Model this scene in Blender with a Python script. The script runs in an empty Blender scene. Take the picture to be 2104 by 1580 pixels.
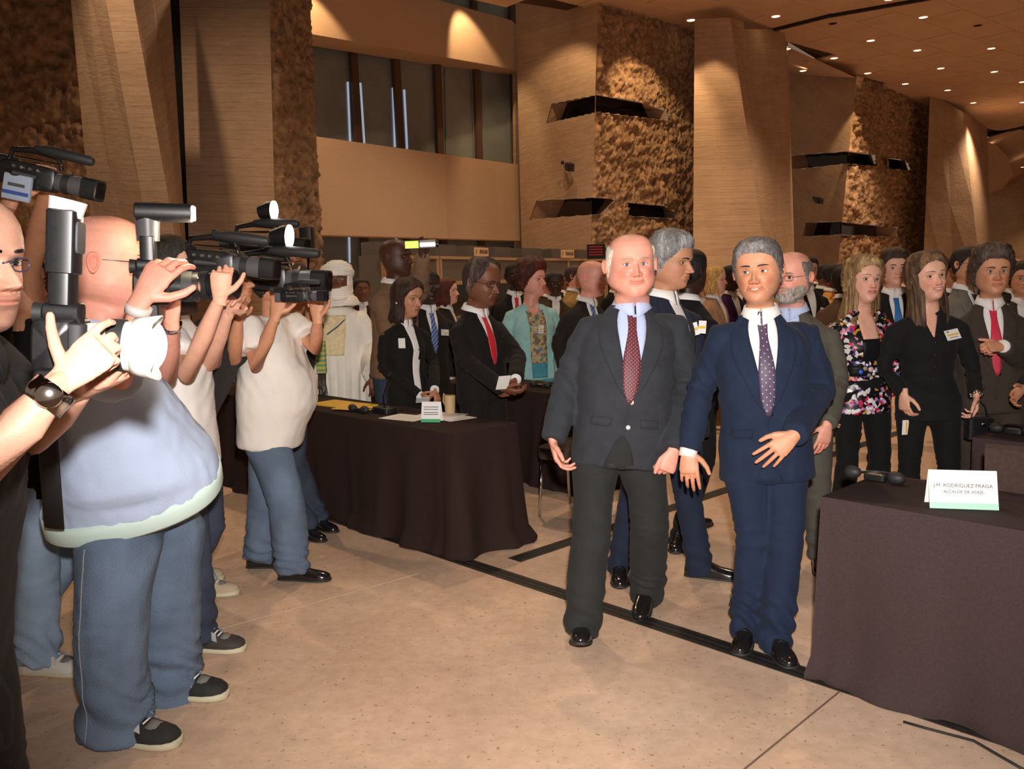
import bpy, bmesh, math, random
import numpy as np
from mathutils import Vector, Matrix
from mathutils.bvhtree import BVHTree
random.seed(7); RNG = np.random.RandomState(7)
PI = math.pi
SC = bpy.context.scene
COL = SC.collection

# ---------------------------------------------------------------- camera
FPX, HY, CAMH, ROLL = 1800.0, 573.0, 1.63, math.radians(1.45)
PITCH = math.atan((790 - HY) * math.cos(ROLL) / FPX)
_F = np.array([0, math.cos(PITCH), -math.sin(PITCH)])
_U = np.array([0, math.sin(PITCH), math.cos(PITCH)])
_c, _s = math.cos(-ROLL), math.sin(-ROLL)
CR = _c * np.array([1., 0, 0]) + _s * _U
CU = -_s * np.array([1., 0, 0]) + _c * _U
CO = np.array([0, 0, CAMH])
cam = bpy.data.cameras.new('camera'); camo = bpy.data.objects.new('camera', cam); COL.objects.link(camo)
cam.sensor_width = 36; cam.lens = 36 * FPX / 2104; cam.clip_start = 0.05; cam.clip_end = 300
camo.matrix_world = Matrix(((CR[0], CU[0], -_F[0], CO[0]), (CR[1], CU[1], -_F[1], CO[1]), (CR[2], CU[2], -_F[2], CO[2]), (0, 0, 0, 1)))
SC.camera = camo
def ray(px, py): return (px - 1052) * CR + (790 - py) * CU + FPX * _F
def P(px, py, Y):
    "the world point seen at that pixel of the photograph, Y metres into the hall"
    d = ray(px, py); return CO + d * (Y / d[1])
def G(px, py, z=0.0):
    d = ray(px, py); return CO + d * ((z - CAMH) / d[2])
def PL(px, py, a, b):
    "point on the vertical plane through ground points a and b"
    d = ray(px, py); n = np.array([b[1] - a[1], a[0] - b[0], 0]); return CO + d * (np.dot(n, np.array([a[0], a[1], 0]) - CO) / np.dot(n, d))
def prj(p):
    q = np.asarray(p) - CO; x = q @ CR; y = q @ CU; z = q @ _F
    return 1052 + FPX * x / z, 790 - FPX * y / z

# ---------------------------------------------------------------- light
w = bpy.data.worlds.new('world'); SC.world = w; w.use_nodes = True
w.node_tree.nodes['Background'].inputs[0].default_value = (1.0, 0.66, 0.44, 1)
w.node_tree.nodes['Background'].inputs[1].default_value = 0.18
SC.view_settings.view_transform = 'Standard'; SC.view_settings.look = 'None'
SC.view_settings.gamma = 1; SC.view_settings.use_curve_mapping = False; SC.view_settings.exposure = 0.08
def aim(o, loc, target):
    o.location = loc; o.rotation_euler = (Vector(target) - Vector(loc)).to_track_quat('-Z', 'Y').to_euler()
def light(name, kind, loc, target, energy, color=(1, 1, 1), size=0.1, angle=60, blend=.5):
    l = bpy.data.lights.new(name, kind); o = bpy.data.objects.new(name, l); COL.objects.link(o)
    l.energy = energy; l.color = color
    if kind == 'AREA': l.size = size
    else: l.shadow_soft_size = size
    if kind == 'SPOT': l.spot_size = math.radians(angle); l.spot_blend = blend
    aim(o, loc, target); return o
light('camera_flash', 'SPOT', (0.05, -0.02, CAMH + 0.20), (0.45, 3.6, 1.30), 880, (1.0, 0.94, 0.90), .035, 92, 1.0)
WARM = (1.0, 0.69, 0.43)

# ---------------------------------------------------------------- mesh helpers
class MB:
    def __init__(s): s.v = []; s.f = []; s.c = []; s.m = []; s.n = 0; s.uv = None
    def add(s, v, f, col=None, m=0):
        v = np.asarray(v, float).reshape(-1, 3); k = s.n
        s.v.append(v); s.f += [tuple(int(i) + k for i in q) for q in f]; s.m += [m] * len(f)
        if col is None: col = (1, 1, 1)
        col = np.asarray(col, float); s.c.append(np.tile(col, (len(v), 1)) if col.ndim == 1 else col)
        s.n += len(v); return s
    def V(s): return np.concatenate(s.v) if s.v else np.zeros((0, 3))
    def C(s): return np.concatenate(s.c)
    def box(s, lo, hi, rz=0, org=(0, 0, 0), col=None, m=0):
        x0, y0, z0 = lo; x1, y1, z1 = hi
        v = np.array([(x, y, z) for z in (z0, z1) for x, y in ((x0, y0), (x1, y0), (x1, y1), (x0, y1))], float)
        v = rotz(v, rz) + np.array(org)
        return s.add(v, [(3, 2, 1, 0), (4, 5, 6, 7), (0, 1, 5, 4), (1, 2, 6, 5), (2, 3, 7, 6), (3, 0, 4, 7)], col, m)
    def loft(s, rings, col=None, cap=True, m=0):
        R = [np.asarray(r, float) for r in rings]; n = len(R[0]); f = []
        for i in range(len(R) - 1):
            for j in range(n):
                a, b = i * n + j, i * n + (j + 1) % n; f.append((a, b, b + n, a + n))
        v = np.concatenate(R)
        if cap:
            v = np.concatenate([v, [R[0].mean(0)], [R[-1].mean(0)]]); k = len(R) * n
            for j in range(n):
                f.append((k, (j + 1) % n, j)); f.append((k + 1, k - n + j, k - n + (j + 1) % n))
        if col is not None and np.asarray(col).ndim == 2: col = np.asarray(col)
        return s.add(v, f, col, m)
    def tube(s, pts, rad, n=12, ref=None, col=None, m=0, cap=True, dome=False):
        "rad: numbers or (a,b) pairs, a across ref, b along ref"
        pts = [np.asarray(p, float) for p in pts]; rad = [(r, r) if np.isscalar(r) else r for r in (rad if hasattr(rad, '__len__') else [rad] * len(pts))]
        if dome:
            def ext(p, q, r):
                d = (p - q); d = d / (np.linalg.norm(d) + 1e-9); k = (r[0] + r[1]) / 2
                return [(p + d * k * .9, (r[0] * .25, r[1] * .25)), (p + d * k * .6, (r[0] * .75, r[1] * .75))]
            a = ext(pts[0], pts[1], rad[0]); b = ext(pts[-1], pts[-2], rad[-1])
            pts = [a[0][0], a[1][0]] + pts + [b[1][0], b[0][0]]; rad = [a[0][1], a[1][1]] + list(rad) + [b[1][1], b[0][1]]
        T = []
        for i in range(len(pts)):
            d = pts[min(i + 1, len(pts) - 1)] - pts[max(i - 1, 0)]; T.append(d / (np.linalg.norm(d) + 1e-9))
        r0 = np.array(ref if ref is not None else (0, -1, 0) if abs(T[0][1]) < .9 else (0, 0, 1), float)
        rings = []; an = np.linspace(0, 2 * PI, n, endpoint=False)
        for p, t, (a, b) in zip(pts, T, rad):
            u = r0 - t * (r0 @ t); u /= np.linalg.norm(u) + 1e-9; w_ = np.cross(u, t)
            rings.append(p + np.outer(np.cos(an) * a, w_) + np.outer(np.sin(an) * b, u))
            if ref is None: r0 = u
        return s.loft(rings, col, cap, m)
    def sphere(s, c, r, nu=14, nv=9, col=None, m=0, ax=None):
        r = np.array(r if hasattr(r, '__len__') else (r, r, r)); rings = []
        A = np.array(ax) if ax is not None else np.eye(3)
        for i in range(nv):
            th = PI * (i + .5) / nv; an = np.linspace(0, 2 * PI, nu, endpoint=False)
            q = np.stack([np.cos(an) * math.sin(th), np.sin(an) * math.sin(th), np.full(nu, -math.cos(th))], 1) * r
            rings.append(np.array(c) + q @ A)
        return s.loft(rings, col, True, m)
    def sheet(s, Gd, thick=0.0, nrm=None, col=None, m=0):
        "grid (r,c,3) as a sheet with a real thickness"
        Gd = np.asarray(Gd, float); r, c, _ = Gd.shape
        idx = lambda i, j, k=0: i * c + j + k
        f = [(idx(i, j), idx(i, j + 1), idx(i + 1, j + 1), idx(i + 1, j)) for i in range(r - 1) for j in range(c - 1)]
        v = Gd.reshape(-1, 3)
        if thick:
            if nrm is None: nrm = gridn(Gd).reshape(-1, 3)
            else: nrm = np.tile(np.asarray(nrm, float), (r * c, 1)) if np.asarray(nrm).ndim == 1 else np.asarray(nrm).reshape(-1, 3)
            o = r * c; v2 = v - nrm * thick; v = np.concatenate([v, v2])
            f += [(b + o, a + o, d + o, e + o) for (a, b, e, d) in [(q[0], q[1], q[2], q[3]) for q in f[:]]]
            ed = [idx(0, j) for j in range(c)] + [idx(i, c - 1) for i in range(1, r)] + [idx(r - 1, j) for j in range(c - 2, -1, -1)] + [idx(i, 0) for i in range(r - 2, 0, -1)]
            for a, b in zip(ed, ed[1:] + ed[:1]): f.append((b, a, a + o, b + o))
            if col is not None and np.asarray(col).ndim == 2: col = np.concatenate([col, col])
        return s.add(v, f, col, m)
    def mesh(s, name='mesh', smooth=True, color=False, uv=None):
        me = bpy.data.meshes.new(name); v = s.V()
        me.from_pydata(v.tolist(), [], s.f)
        if smooth: me.polygons.foreach_set('use_smooth', [True] * len(me.polygons))
        if any(s.m): me.polygons.foreach_set('material_index', s.m)
        if color:
            a = me.color_attributes.new('Col', 'FLOAT_COLOR', 'POINT'); c = s.C()
            a.data.foreach_set('color', np.concatenate([c, np.ones((len(c), 1))], 1).ravel())
        me.update(); return me
    def build(s, name, mat, parent=None, smooth=True, color=False, auto=None, bevel=None):
        me = s.mesh(name, smooth, color)
        for k in (mat if isinstance(mat, (list, tuple)) else [mat]): me.materials.append(k)
        return put(name, me, parent, auto, bevel)
def put(name, me, parent=None, auto=None, bevel=None):
    o = bpy.data.objects.new(name, me); COL.objects.link(o)
    if parent is not None:
        o.parent = parent; o.matrix_parent_inverse = parent.matrix_basis.inverted()
    if auto: me.set_sharp_from_angle(angle=math.radians(auto))
    if bevel:
        b = o.modifiers.new('bevel', 'BEVEL'); b.width = bevel; b.segments = 2; b.limit_method = 'ANGLE'
    return o
def gridn(Gd):
    a = np.gradient(Gd, axis=0); b = np.gradient(Gd, axis=1); n = np.cross(b, a); l = np.linalg.norm(n, axis=-1, keepdims=True)
    return -n / (l + 1e-12)
def rotz(v, a):
    v = np.asarray(v, float); c, s = math.cos(a), math.sin(a)
    return np.stack([v[..., 0] * c - v[..., 1] * s, v[..., 0] * s + v[..., 1] * c, v[..., 2]], -1)
def nz(v): v = np.asarray(v, float); return v / (np.linalg.norm(v) + 1e-12)
def root(name, loc, label, cat, group=None, rz=0):
    o = bpy.data.objects.new(name, None); COL.objects.link(o); o.location = [float(x) for x in loc]; o.rotation_euler = (0, 0, rz); o.empty_display_size = .1
    return tag(o, label, cat, group)
def tag(o, label, cat, group=None):
    o['label'] = label; o['category'] = cat
    if group: o['group'] = group
    return o
def struct(o): o['kind'] = 'structure'; return o
# smooth pseudo noise in numpy
_ND = [(RNG.randn(14, 3), RNG.rand(14) * 6.28) for _ in range(8)]
def noi(p, f=1.0, k=0):
    D, ph = _ND[k % 8]; p = np.asarray(p) * f
    w1 = np.sin(p @ D[:7].T + ph[:7]); q = p + .6 * np.stack([w1[:, 0], w1[:, 1], w1[:, 2]], 1)
    return np.sin(q @ D[7:].T * 1.3 + ph[7:]).mean(1) * 1.6
def fbm(p, f, k=0, o=3):
    r = 0; a = 1
    for i in range(o): r = r + a * noi(p, f * 2 ** i, k + i); a *= .55
    return r
def sm(x, a, b):
    t = np.clip((np.asarray(x, float) - a) / (b - a), 0, 1); return t * t * (3 - 2 * t)
def ga(x, s): return np.exp(-(np.asarray(x) / s) ** 2)
def remesh(mb, vox, it=4, fac=.5):
    me = mb.mesh('tmp', False); o = bpy.data.objects.new('tmp', me); COL.objects.link(o)
    r = o.modifiers.new('r', 'REMESH'); r.mode = 'VOXEL'; r.voxel_size = vox
    s_ = o.modifiers.new('s', 'SMOOTH'); s_.factor = fac; s_.iterations = it
    dg = bpy.context.evaluated_depsgraph_get(); dg.update(); e = o.evaluated_get(dg); m = e.to_mesh()
    v = np.zeros(len(m.vertices) * 3); m.vertices.foreach_get('co', v); v = v.reshape(-1, 3)
    q = np.zeros(len(m.loops), int); m.loops.foreach_get('vertex_index', q)
    ls = np.zeros(len(m.polygons), int); m.polygons.foreach_get('loop_start', ls); lt = np.zeros(len(m.polygons), int); m.polygons.foreach_get('loop_total', lt)
    f = [tuple(q[a:a + b]) for a, b in zip(ls, lt)]
    nn = np.zeros(len(m.vertices) * 3); m.vertex_normals.foreach_get('vector', nn); nn = nn.reshape(-1, 3)
    e.to_mesh_clear(); bpy.data.objects.remove(o); bpy.data.meshes.remove(me)
    return v, f, nn

# ---------------------------------------------------------------- materials
def srgb(r, g, b):
    f = lambda c: (c / 255 / 12.92) if c / 255 <= .04045 else ((c / 255 + .055) / 1.055) ** 2.4
    return (f(r), f(g), f(b))
class NT:
    def __init__(s, name):
        s.mt = bpy.data.materials.new(name); s.mt.use_nodes = True; s.t = s.mt.node_tree; s.b = s.t.nodes['Principled BSDF']
    def n(s, ty, **k):
        x = s.t.nodes.new(ty)
        for a, b in k.items():
            if a.startswith('i_'):
                kk = a[2:]; x.inputs[int(kk) if kk.isdigit() else kk].default_value = b
            else: setattr(x, a, b)
        return x
    def l(s, a, b): s.t.links.new(a, b)
def mat(name, c, rough=.7, metal=0.0, nscale=0, namt=.0, bump=0.0, bscale=80, spec=.5, emit=0, sheen=0, attr=False, coord='Object', stretch=None):
    N = NT(name); b = N.b; b.inputs['Roughness'].default_value = rough; b.inputs['Metallic'].default_value = metal
    b.inputs['Specular IOR Level'].default_value = spec; b.inputs['Base Color'].default_value = (*c, 1)
    if sheen: b.inputs['Sheen Weight'].default_value = sheen; b.inputs['Sheen Roughness'].default_value = .5
    if emit: b.inputs['Emission Color'].default_value = (*c, 1); b.inputs['Emission Strength'].default_value = emit
    src = None
    tc = N.n('ShaderNodeTexCoord'); co = tc.outputs[coord]
    if stretch:
        mp = N.n('ShaderNodeMapping'); mp.inputs['Scale'].default_value = stretch; N.l(co, mp.inputs[0]); co = mp.outputs[0]
    if attr:
        a = N.n('ShaderNodeAttribute', attribute_name='Col'); src = a.outputs['Color']; N.l(src, b.inputs['Base Color'])
    if nscale:
        t = N.n('ShaderNodeTexNoise', i_Scale=nscale, i_Detail=4.0); N.l(co, t.inputs['Vector'])
        mr = N.n('ShaderNodeMapRange'); mr.inputs[1].default_value = .3; mr.inputs[2].default_value = .7; mr.inputs[3].default_value = 1 - namt; mr.inputs[4].default_value = 1 + namt
        N.l(t.outputs['Fac'], mr.inputs[0]); mx = N.n('ShaderNodeVectorMath', operation='SCALE'); mx.inputs[0].default_value = c
        if src: N.l(src, mx.inputs[0])
        N.l(mr.outputs[0], mx.inputs['Scale']); N.l(mx.outputs[0], b.inputs['Base Color'])
    if bump:
        t = N.n('ShaderNodeTexNoise', i_Scale=bscale, i_Detail=3.0); N.l(co, t.inputs['Vector'])
        bp = N.n('ShaderNodeBump', i_Strength=bump, i_Distance=.01); N.l(t.outputs['Fac'], bp.inputs['Height']); N.l(bp.outputs[0], b.inputs['Normal'])
    return N.mt
_FM = {}
def fabric(name, c, rough=.9, sheen=.03, **k):
    if name not in _FM: _FM[name] = mat(name, c, rough, nscale=14, namt=.10, bump=.25, bscale=160, spec=.18, sheen=sheen, **k)
    return _FM[name]
SKIN = mat('skin', (.6, .4, .3), .48, nscale=35, namt=.06, bump=.12, bscale=220, spec=.4, attr=True)
HAIRM = mat('hair', (.1, .1, .1), .55, nscale=150, namt=.45, bump=.6, bscale=260, spec=.35, attr=True, stretch=(1, 1, .12))
CLOTH = mat('cloth_coloured', (.1, .1, .1), .8, nscale=14, namt=.10, bump=.2, bscale=160, spec=.25, attr=True)
BLACKP = mat('black_plastic', (.012, .012, .013), .36, spec=.5, nscale=90, namt=.2)
GREYP = mat('grey_plastic', (.09, .09, .095), .4)
RUBBER = mat('black_rubber', (.02, .02, .02), .6)
CHROME = mat('chrome', (.75, .75, .77), .12, metal=1)
GOLD = mat('gold', (.9, .6, .25), .25, metal=1)
GLASSD = mat('dark_lens_glass', (.008, .009, .014), .05, spec=.9)
PAPER = mat('paper', (.85, .83, .79), .7)
WHITEP = mat('white_plastic', (.80, .79, .76), .4)
def concrete(name, c, board=7.0, ang=0.0, rough=.9, bump=.5, namt=.35):
    N = NT(name); b = N.b; b.inputs['Roughness'].default_value = rough; b.inputs['Specular IOR Level'].default_value = .2
    ge = N.n('ShaderNodeUVMap'); co = ge.outputs[0]
    mp = N.n('ShaderNodeMapping'); mp.inputs['Rotation'].default_value = (0, 0, ang); N.l(co, mp.inputs[0])
    sx = N.n('ShaderNodeSeparateXYZ'); N.l(mp.outputs[0], sx.inputs[0])
    # boards: rows of height 1/board, each with its own tone
    mv = N.n('ShaderNodeMath', operation='MULTIPLY'); mv.inputs[1].default_value = board; N.l(sx.outputs[1], mv.inputs[0])
    fl = N.n('ShaderNodeMath', operation='FLOOR'); N.l(mv.outputs[0], fl.inputs[0])
    fr = N.n('ShaderNodeMath', operation='FRACT'); N.l(mv.outputs[0], fr.inputs[0])
    xo = N.n('ShaderNodeMath', operation='MULTIPLY_ADD'); xo.inputs[1].default_value = .37; N.l(fl.outputs[0], xo.inputs[0]); 
    xs = N.n('ShaderNodeMath', operation='MULTIPLY'); xs.inputs[1].default_value = .45; N.l(sx.outputs[0], xs.inputs[0]); N.l(xs.outputs[0], xo.inputs[2])
    xf = N.n('ShaderNodeMath', operation='FLOOR'); N.l(xo.outputs[0], xf.inputs[0])
    cb = N.n('ShaderNodeCombineXYZ'); N.l(xf.outputs[0], cb.inputs[0]); N.l(fl.outputs[0], cb.inputs[1])
    wn = N.n('ShaderNodeTexWhiteNoise', noise_dimensions='2D'); N.l(cb.outputs[0], wn.inputs['Vector'])
    gr = N.n('ShaderNodeMath', operation='LESS_THAN'); gr.inputs[1].default_value = .10 if board > 1 else -1; N.l(fr.outputs[0], gr.inputs[0])
    st = N.n('ShaderNodeMapping'); st.inputs['Scale'].default_value = (1.2, 9, 1); N.l(mp.outputs[0], st.inputs[0])
    t1 = N.n('ShaderNodeTexNoise', i_Scale=2.0, i_Detail=8.0, i_Roughness=.65); N.l(st.outputs[0], t1.inputs['Vector'])
    t2 = N.n('ShaderNodeTexNoise', i_Scale=.7, i_Detail=6.0, i_Roughness=.7); N.l(co, t2.inputs['Vector'])
    s1 = N.n('ShaderNodeMath', operation='MULTIPLY_ADD'); s1.inputs[1].default_value = namt * 2.0; N.l(t1.outputs['Fac'], s1.inputs[0]); s1.inputs[2].default_value = 1 - namt * 1.9
    s2 = N.n('ShaderNodeMath', operation='MULTIPLY_ADD'); s2.inputs[1].default_value = namt * 2.0; N.l(t2.outputs['Fac'], s2.inputs[0]); N.l(s1.outputs[0], s2.inputs[2])
    s3 = N.n('ShaderNodeMath', operation='MULTIPLY_ADD'); s3.inputs[1].default_value = .09; N.l(wn.outputs['Value'], s3.inputs[0]); N.l(s2.outputs[0], s3.inputs[2])
    # the groove is darkened only here and there
    gm = N.n('ShaderNodeMath', operation='MULTIPLY'); gt = N.n('ShaderNodeMapRange'); gt.inputs[1].default_value = .47; gt.inputs[2].default_value = .62; N.l(t1.outputs['Fac'], gt.inputs[0]); N.l(gr.outputs[0], gm.inputs[0]); N.l(gt.outputs[0], gm.inputs[1])
    s4 = N.n('ShaderNodeMath', operation='MULTIPLY_ADD'); s4.inputs[1].default_value = -.40; N.l(gm.outputs[0], s4.inputs[0]); N.l(s3.outputs[0], s4.inputs[2])
    sc = N.n('ShaderNodeVectorMath', operation='SCALE'); sc.inputs[0].default_value = c; N.l(s4.outputs[0], sc.inputs['Scale']); N.l(sc.outputs[0], b.inputs['Base Color'])
    bp = N.n('ShaderNodeBump', i_Strength=bump, i_Distance=.03); N.l(s4.outputs[0], bp.inputs['Height']); N.l(bp.outputs[0], b.inputs['Normal'])
    return N.mt
# ================================================================ the hall
CC = srgb(172, 147, 124)
M_BOARD = concrete('board_marked_concrete', CC, 6.5)
M_BOARDD = concrete('board_marked_concrete_slanted', CC, 6.5, math.radians(28))
M_BOARDL = concrete('board_marked_concrete_sloping', CC, 6.5, math.radians(-12))
M_PANEL = concrete('smooth_concrete_panel', srgb(192, 164, 138), 0.01, 0, .85, .1, .10)
M_ROCK = mat('hacked_rock_concrete', srgb(160, 130, 102), .95, nscale=6, namt=.42, bump=.9, bscale=16, spec=.15, coord='Object')
M_DARK = mat('dark_opening', (.006, .005, .005), .3)
M_DGLASS = mat('dark_tinted_glass', (.012, .012, .012), .08, spec=.6)
M_CEIL = mat('ceiling_plaster_board', srgb(206, 178, 154), .9, nscale=1.2, namt=.08, bump=.15, bscale=30, spec=.2)

def face(name, A, B, C, D, m, nx=2, ny=2, amp=0, slots=(), seed=0, fr=1.0, edge=.0):
    "wall face A top-left, B top-right, C bottom-right, D bottom-left; slots = ((outer px polygon, inner px polygon), ...)"
    A, B, C, D = [np.asarray(q, float) for q in (A, B, C, D)]
    s_ = np.linspace(0, 1, nx + 1)[None, :, None]; t = np.linspace(0, 1, ny + 1)[:, None, None]
    Gd = (A * (1 - s_) + B * s_) * (1 - t) + (D * (1 - s_) + C * s_) * t
    nrm = nz(np.cross(B - A, D - A)); toc = nz(CO - Gd.mean((0, 1)))
    if nrm @ toc < 0: nrm = -nrm
    flat = Gd.reshape(-1, 3).copy(); W = np.linalg.norm(B - A); H = np.linalg.norm(D - A)
    uv = np.stack([(s_[..., 0] * W + 0 * t[..., 0]).ravel(), ((1 - t[..., 0]) * H + 0 * s_[..., 0]).ravel()], 1)
    if amp:
        q = flat * fr; r = fbm(q, 3.4, seed, 4); r2 = 1 - np.abs(fbm(q, 6.5, seed + 2, 3)); r3 = fbm(q, 17.0, seed + 1, 2)
        d = amp * (.40 * r + .42 * r2 + .16 * r3)
        se = np.minimum(s_[..., 0] + 0 * t[..., 0], 1 - s_[..., 0] + 0 * t[..., 0]).ravel() * W
        d = d * sm(se, 0, .16); flat = flat + nrm * d[:, None]
    keep = None; pol = [o for o, i in slots]
    px, py = prj(Gd.reshape(-1, 3).mean(0)) if False else (None, None)
    Q = Gd.reshape(-1, 3); qq = Q - CO; X = 1052 + FPX * (qq @ CR) / (qq @ _F); Yp = 790 - FPX * (qq @ CU) / (qq @ _F)
    X = X.reshape(ny + 1, nx + 1); Yp = Yp.reshape(ny + 1, nx + 1)
    cx = (X[:-1, :-1] + X[1:, 1:]) / 2; cy = (Yp[:-1, :-1] + Yp[1:, 1:]) / 2
    dead = np.zeros(cx.shape, bool)
    for p in pol:
        ins = np.zeros(cx.shape, bool)
        for (x0, y0), (x1, y1) in zip(p, p[1:] + p[:1]):
            if y0 == y1: continue
            c_ = ((y0 > cy) != (y1 > cy)) & (cx < (x1 - x0) * (cy - y0) / (y1 - y0) + x0); ins ^= c_
        dead |= ins
    f = []; n = nx + 1
    for i in range(ny):
        for j in range(nx):
            if not dead[i, j]: f.append((i * n + j, i * n + j + 1, (i + 1) * n + j + 1, (i + 1) * n + j))
    me = bpy.data.meshes.new(name); me.from_pydata(flat.tolist(), [], f)
    ul = me.uv_layers.new(name='UVMap'); li = np.zeros(len(me.loops), int); me.loops.foreach_get('vertex_index', li); ul.data.foreach_set('uv', uv[li].ravel())
    me.polygons.foreach_set('use_smooth', [bool(amp)] * len(me.polygons)); me.materials.append(m); me.update()
    o = put(name, me)
    d_ = A @ nrm
    for outer, inner in slots:
        def hit(p, off):
            r = ray(*p); k = (d_ - off - CO @ nrm) / (r @ nrm); return CO + r * k
        cxo = np.mean(outer, 0)
        k = len(outer)
        R0 = [hit((p[0] + (p[0] - cxo[0]) * .0, p[1]), -.03 - amp * .5) for p in outer]; R1 = [hit(p, .35) for p in inner]
        if len(inner) != k:  # resample the inner outline to the outer's count
            ip = [inner[min(i, len(inner) - 1)] for i in range(k)]; R1 = [hit(p, .35) for p in ip]
        b = MB(); b.add(np.array(R0 + R1), [(i, (i + 1) % k, (i + 1) % k + k, i + k) for i in range(k)])
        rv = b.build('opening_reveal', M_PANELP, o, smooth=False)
        b = MB(); b.add(np.array(R1), [tuple(range(k))]); b.build('opening_glass', M_DGLASS, o, smooth=False)
    return struct(o)
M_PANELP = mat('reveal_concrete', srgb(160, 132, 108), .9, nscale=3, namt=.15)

ZC = 8.7
def down(p): q = np.array(p, float); q[2] = -.02; return q
def fc(name, tl, tr, br, bl, m, ext=True, **k):
    "corners as (px, py, Y); the bottom is run on down to the floor"
    A, B, C, D = P(*tl), P(*tr), P(*br), P(*bl)
    if ext:
        def run(a, b): d = b - a; return a + d * ((-.02 - a[2]) / d[2])
        C, D = run(B, C), run(A, D)
    return face(name, A, B, C, D, m, **k)
# left side
fc('wall_left', (-180, -60, 17.0), (200, -60, 17.5), (200, 640, 17.5), (-180, 640, 17.0), M_ROCK, nx=110, ny=120, amp=.22, seed=1, fr=.9)
fc('wall_left', (140, -60, 14.6), (207, -60, 13.2), (303, 470, 12.9), (188, 470, 14.2), M_BOARD)
fc('wall_left', (207, -60, 13.2), (263, -60, 13.1), (357, 470, 12.8), (303, 470, 12.9), M_BOARD)
fc('wall_left', (263, -60, 13.1), (346, -60, 14.6), (380, 470, 14.6), (357, 470, 12.8), M_BOARDL)
b = MB(); 
for (x0, x1, yy, Y) in ((340, 420, 700, 15.6),):
    A, B, C, D = P(x0 - 10, -60, Y), P(x1 - 20, -60, Y), P(x1, yy, Y), P(x0 + 10, yy, Y); b.add([A, B, C, D], [(0, 1, 2, 3)])
struct(b.build('wall_left', M_DARK, smooth=False))
fc('wall_left', (366, -60, 15.4), (552, -60, 14.8), (566, 500, 14.8), (388, 500, 15.2), M_BOARD)
fc('wall_left', (552, -60, 14.8), (634, -60, 16.8), (660, 500, 16.5), (566, 500, 14.8), M_ROCK, nx=60, ny=170, amp=.16, seed=3, fr=1.3)
# central block with the slot windows, its left face smooth and its right face hacked
S1L = [([(1122, 254), (1133, 213), (1226, 195), (1226, 231)], [(1152, 247), (1166, 211), (1226, 196), (1226, 231)]),
       ([(1088, 451), (1102, 412), (1219, 406), (1219, 441)], [(1143, 447), (1160, 411), (1219, 407), (1219, 441)])]
S1R = [([(1224, 195), (1318, 211), (1364, 228), (1368, 248), (1224, 231)], [(1224, 196), (1322, 214), (1326, 228), (1333, 243), (1224, 231)]),
       ([(1216, 406), (1250, 408), (1262, 411), (1240, 440), (1216, 441)], [(1216, 407), (1234, 408), (1243, 411), (1224, 440), (1216, 441)]),
       ([(1287, 416), (1365, 423), (1389, 438), (1389, 449), (1287, 444)], [(1287, 417), (1358, 425), (1364, 434), (1366, 447), (1287, 444)])]
fc('wall_back', (1058, -30, 26.0), (1230, -30, 23.8), (1213, 520, 23.6), (1072, 520, 26.0), M_BOARDL, nx=170, ny=230, slots=S1L)
fc('wall_back', (1230, -30, 23.8), (1450, -30, 27.2), (1440, 520, 27.0), (1213, 520, 23.6), M_ROCK, nx=190, ny=240, amp=.20, seed=2, fr=1.25, slots=S1R)
# tapering buttress
fc('wall_back', (1427, 40, 24.6), (1500, 36, 24.2), (1572, 520, 23.6), (1424, 520, 23.9), M_BOARD)
fc('wall_back', (1500, 36, 24.2), (1528, 45, 25.0), (1592, 520, 24.6), (1572, 520, 23.6), M_BOARD)
fc('wall_back', (1524, 60, 25.0), (1612, 60, 27.2), (1628, 520, 27.0), (1590, 520, 24.6), M_BOARD)
fc('wall_back', (1612, 60, 27.2), (1618, 60, 30.2), (1632, 520, 30.0), (1628, 520, 27.0), M_BOARD)
S2L = [([(1610, 322), (1655, 317), (1743, 311), (1743, 336), (1662, 345), (1610, 350)], [(1656, 322), (1658, 319), (1743, 313), (1743, 336), (1662, 344), (1660, 340)]),
       ([(1648, 486), (1655, 457), (1729, 456), (1729, 482)], [(1671, 485), (1680, 458), (1729, 457), (1729, 482)])]
S2R = [([(1741, 311), (1790, 318), (1798, 342), (1741, 336)], [(1741, 313), (1780, 319), (1786, 341), (1741, 336)]),
       ([(1822, 325), (1860, 331), (1866, 351), (1822, 346)], [(1822, 326), (1848, 330), (1852, 349), (1822, 346)]),
       ([(1727, 456), (1800, 464), (1843, 468), (1843, 488), (1727, 482)], [(1727, 457), (1795, 465), (1800, 467), (1800, 486), (1727, 482)])]
fc('wall_back', (1560, 120, 37.0), (1763, 120, 33.0), (1724, 520, 32.6), (1560, 520, 37.0), M_BOARDD, nx=170, ny=190, slots=S2L)
fc('wall_back', (1763, 120, 33.0), (1925, 160, 41.0), (1900, 520, 41.0), (1724, 520, 32.6), M_ROCK, nx=140, ny=190, amp=.26, seed=5, fr=1.0, slots=S2R)
fc('wall_back', (1911, 190, 37.4), (1978, 230, 39.5), (2010, 520, 39.0), (1898, 520, 37.0), M_BOARD)
fc('wall_back', (1978, 230, 39.5), (1985, 232, 40.5), (2014, 520, 40.0), (2010, 520, 39.0), M_BOARD)
fc('wall_back', (1983, 230, 40.5), (2028, 262, 46.0), (2036, 520, 46.0), (2014, 520, 40.0), M_BOARD)
fc('wall_right', (1960, 330, 62.0), (2300, 330, 50.0), (2300, 560, 50.0), (1960, 560, 62.0), M_BOARDL)
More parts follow.
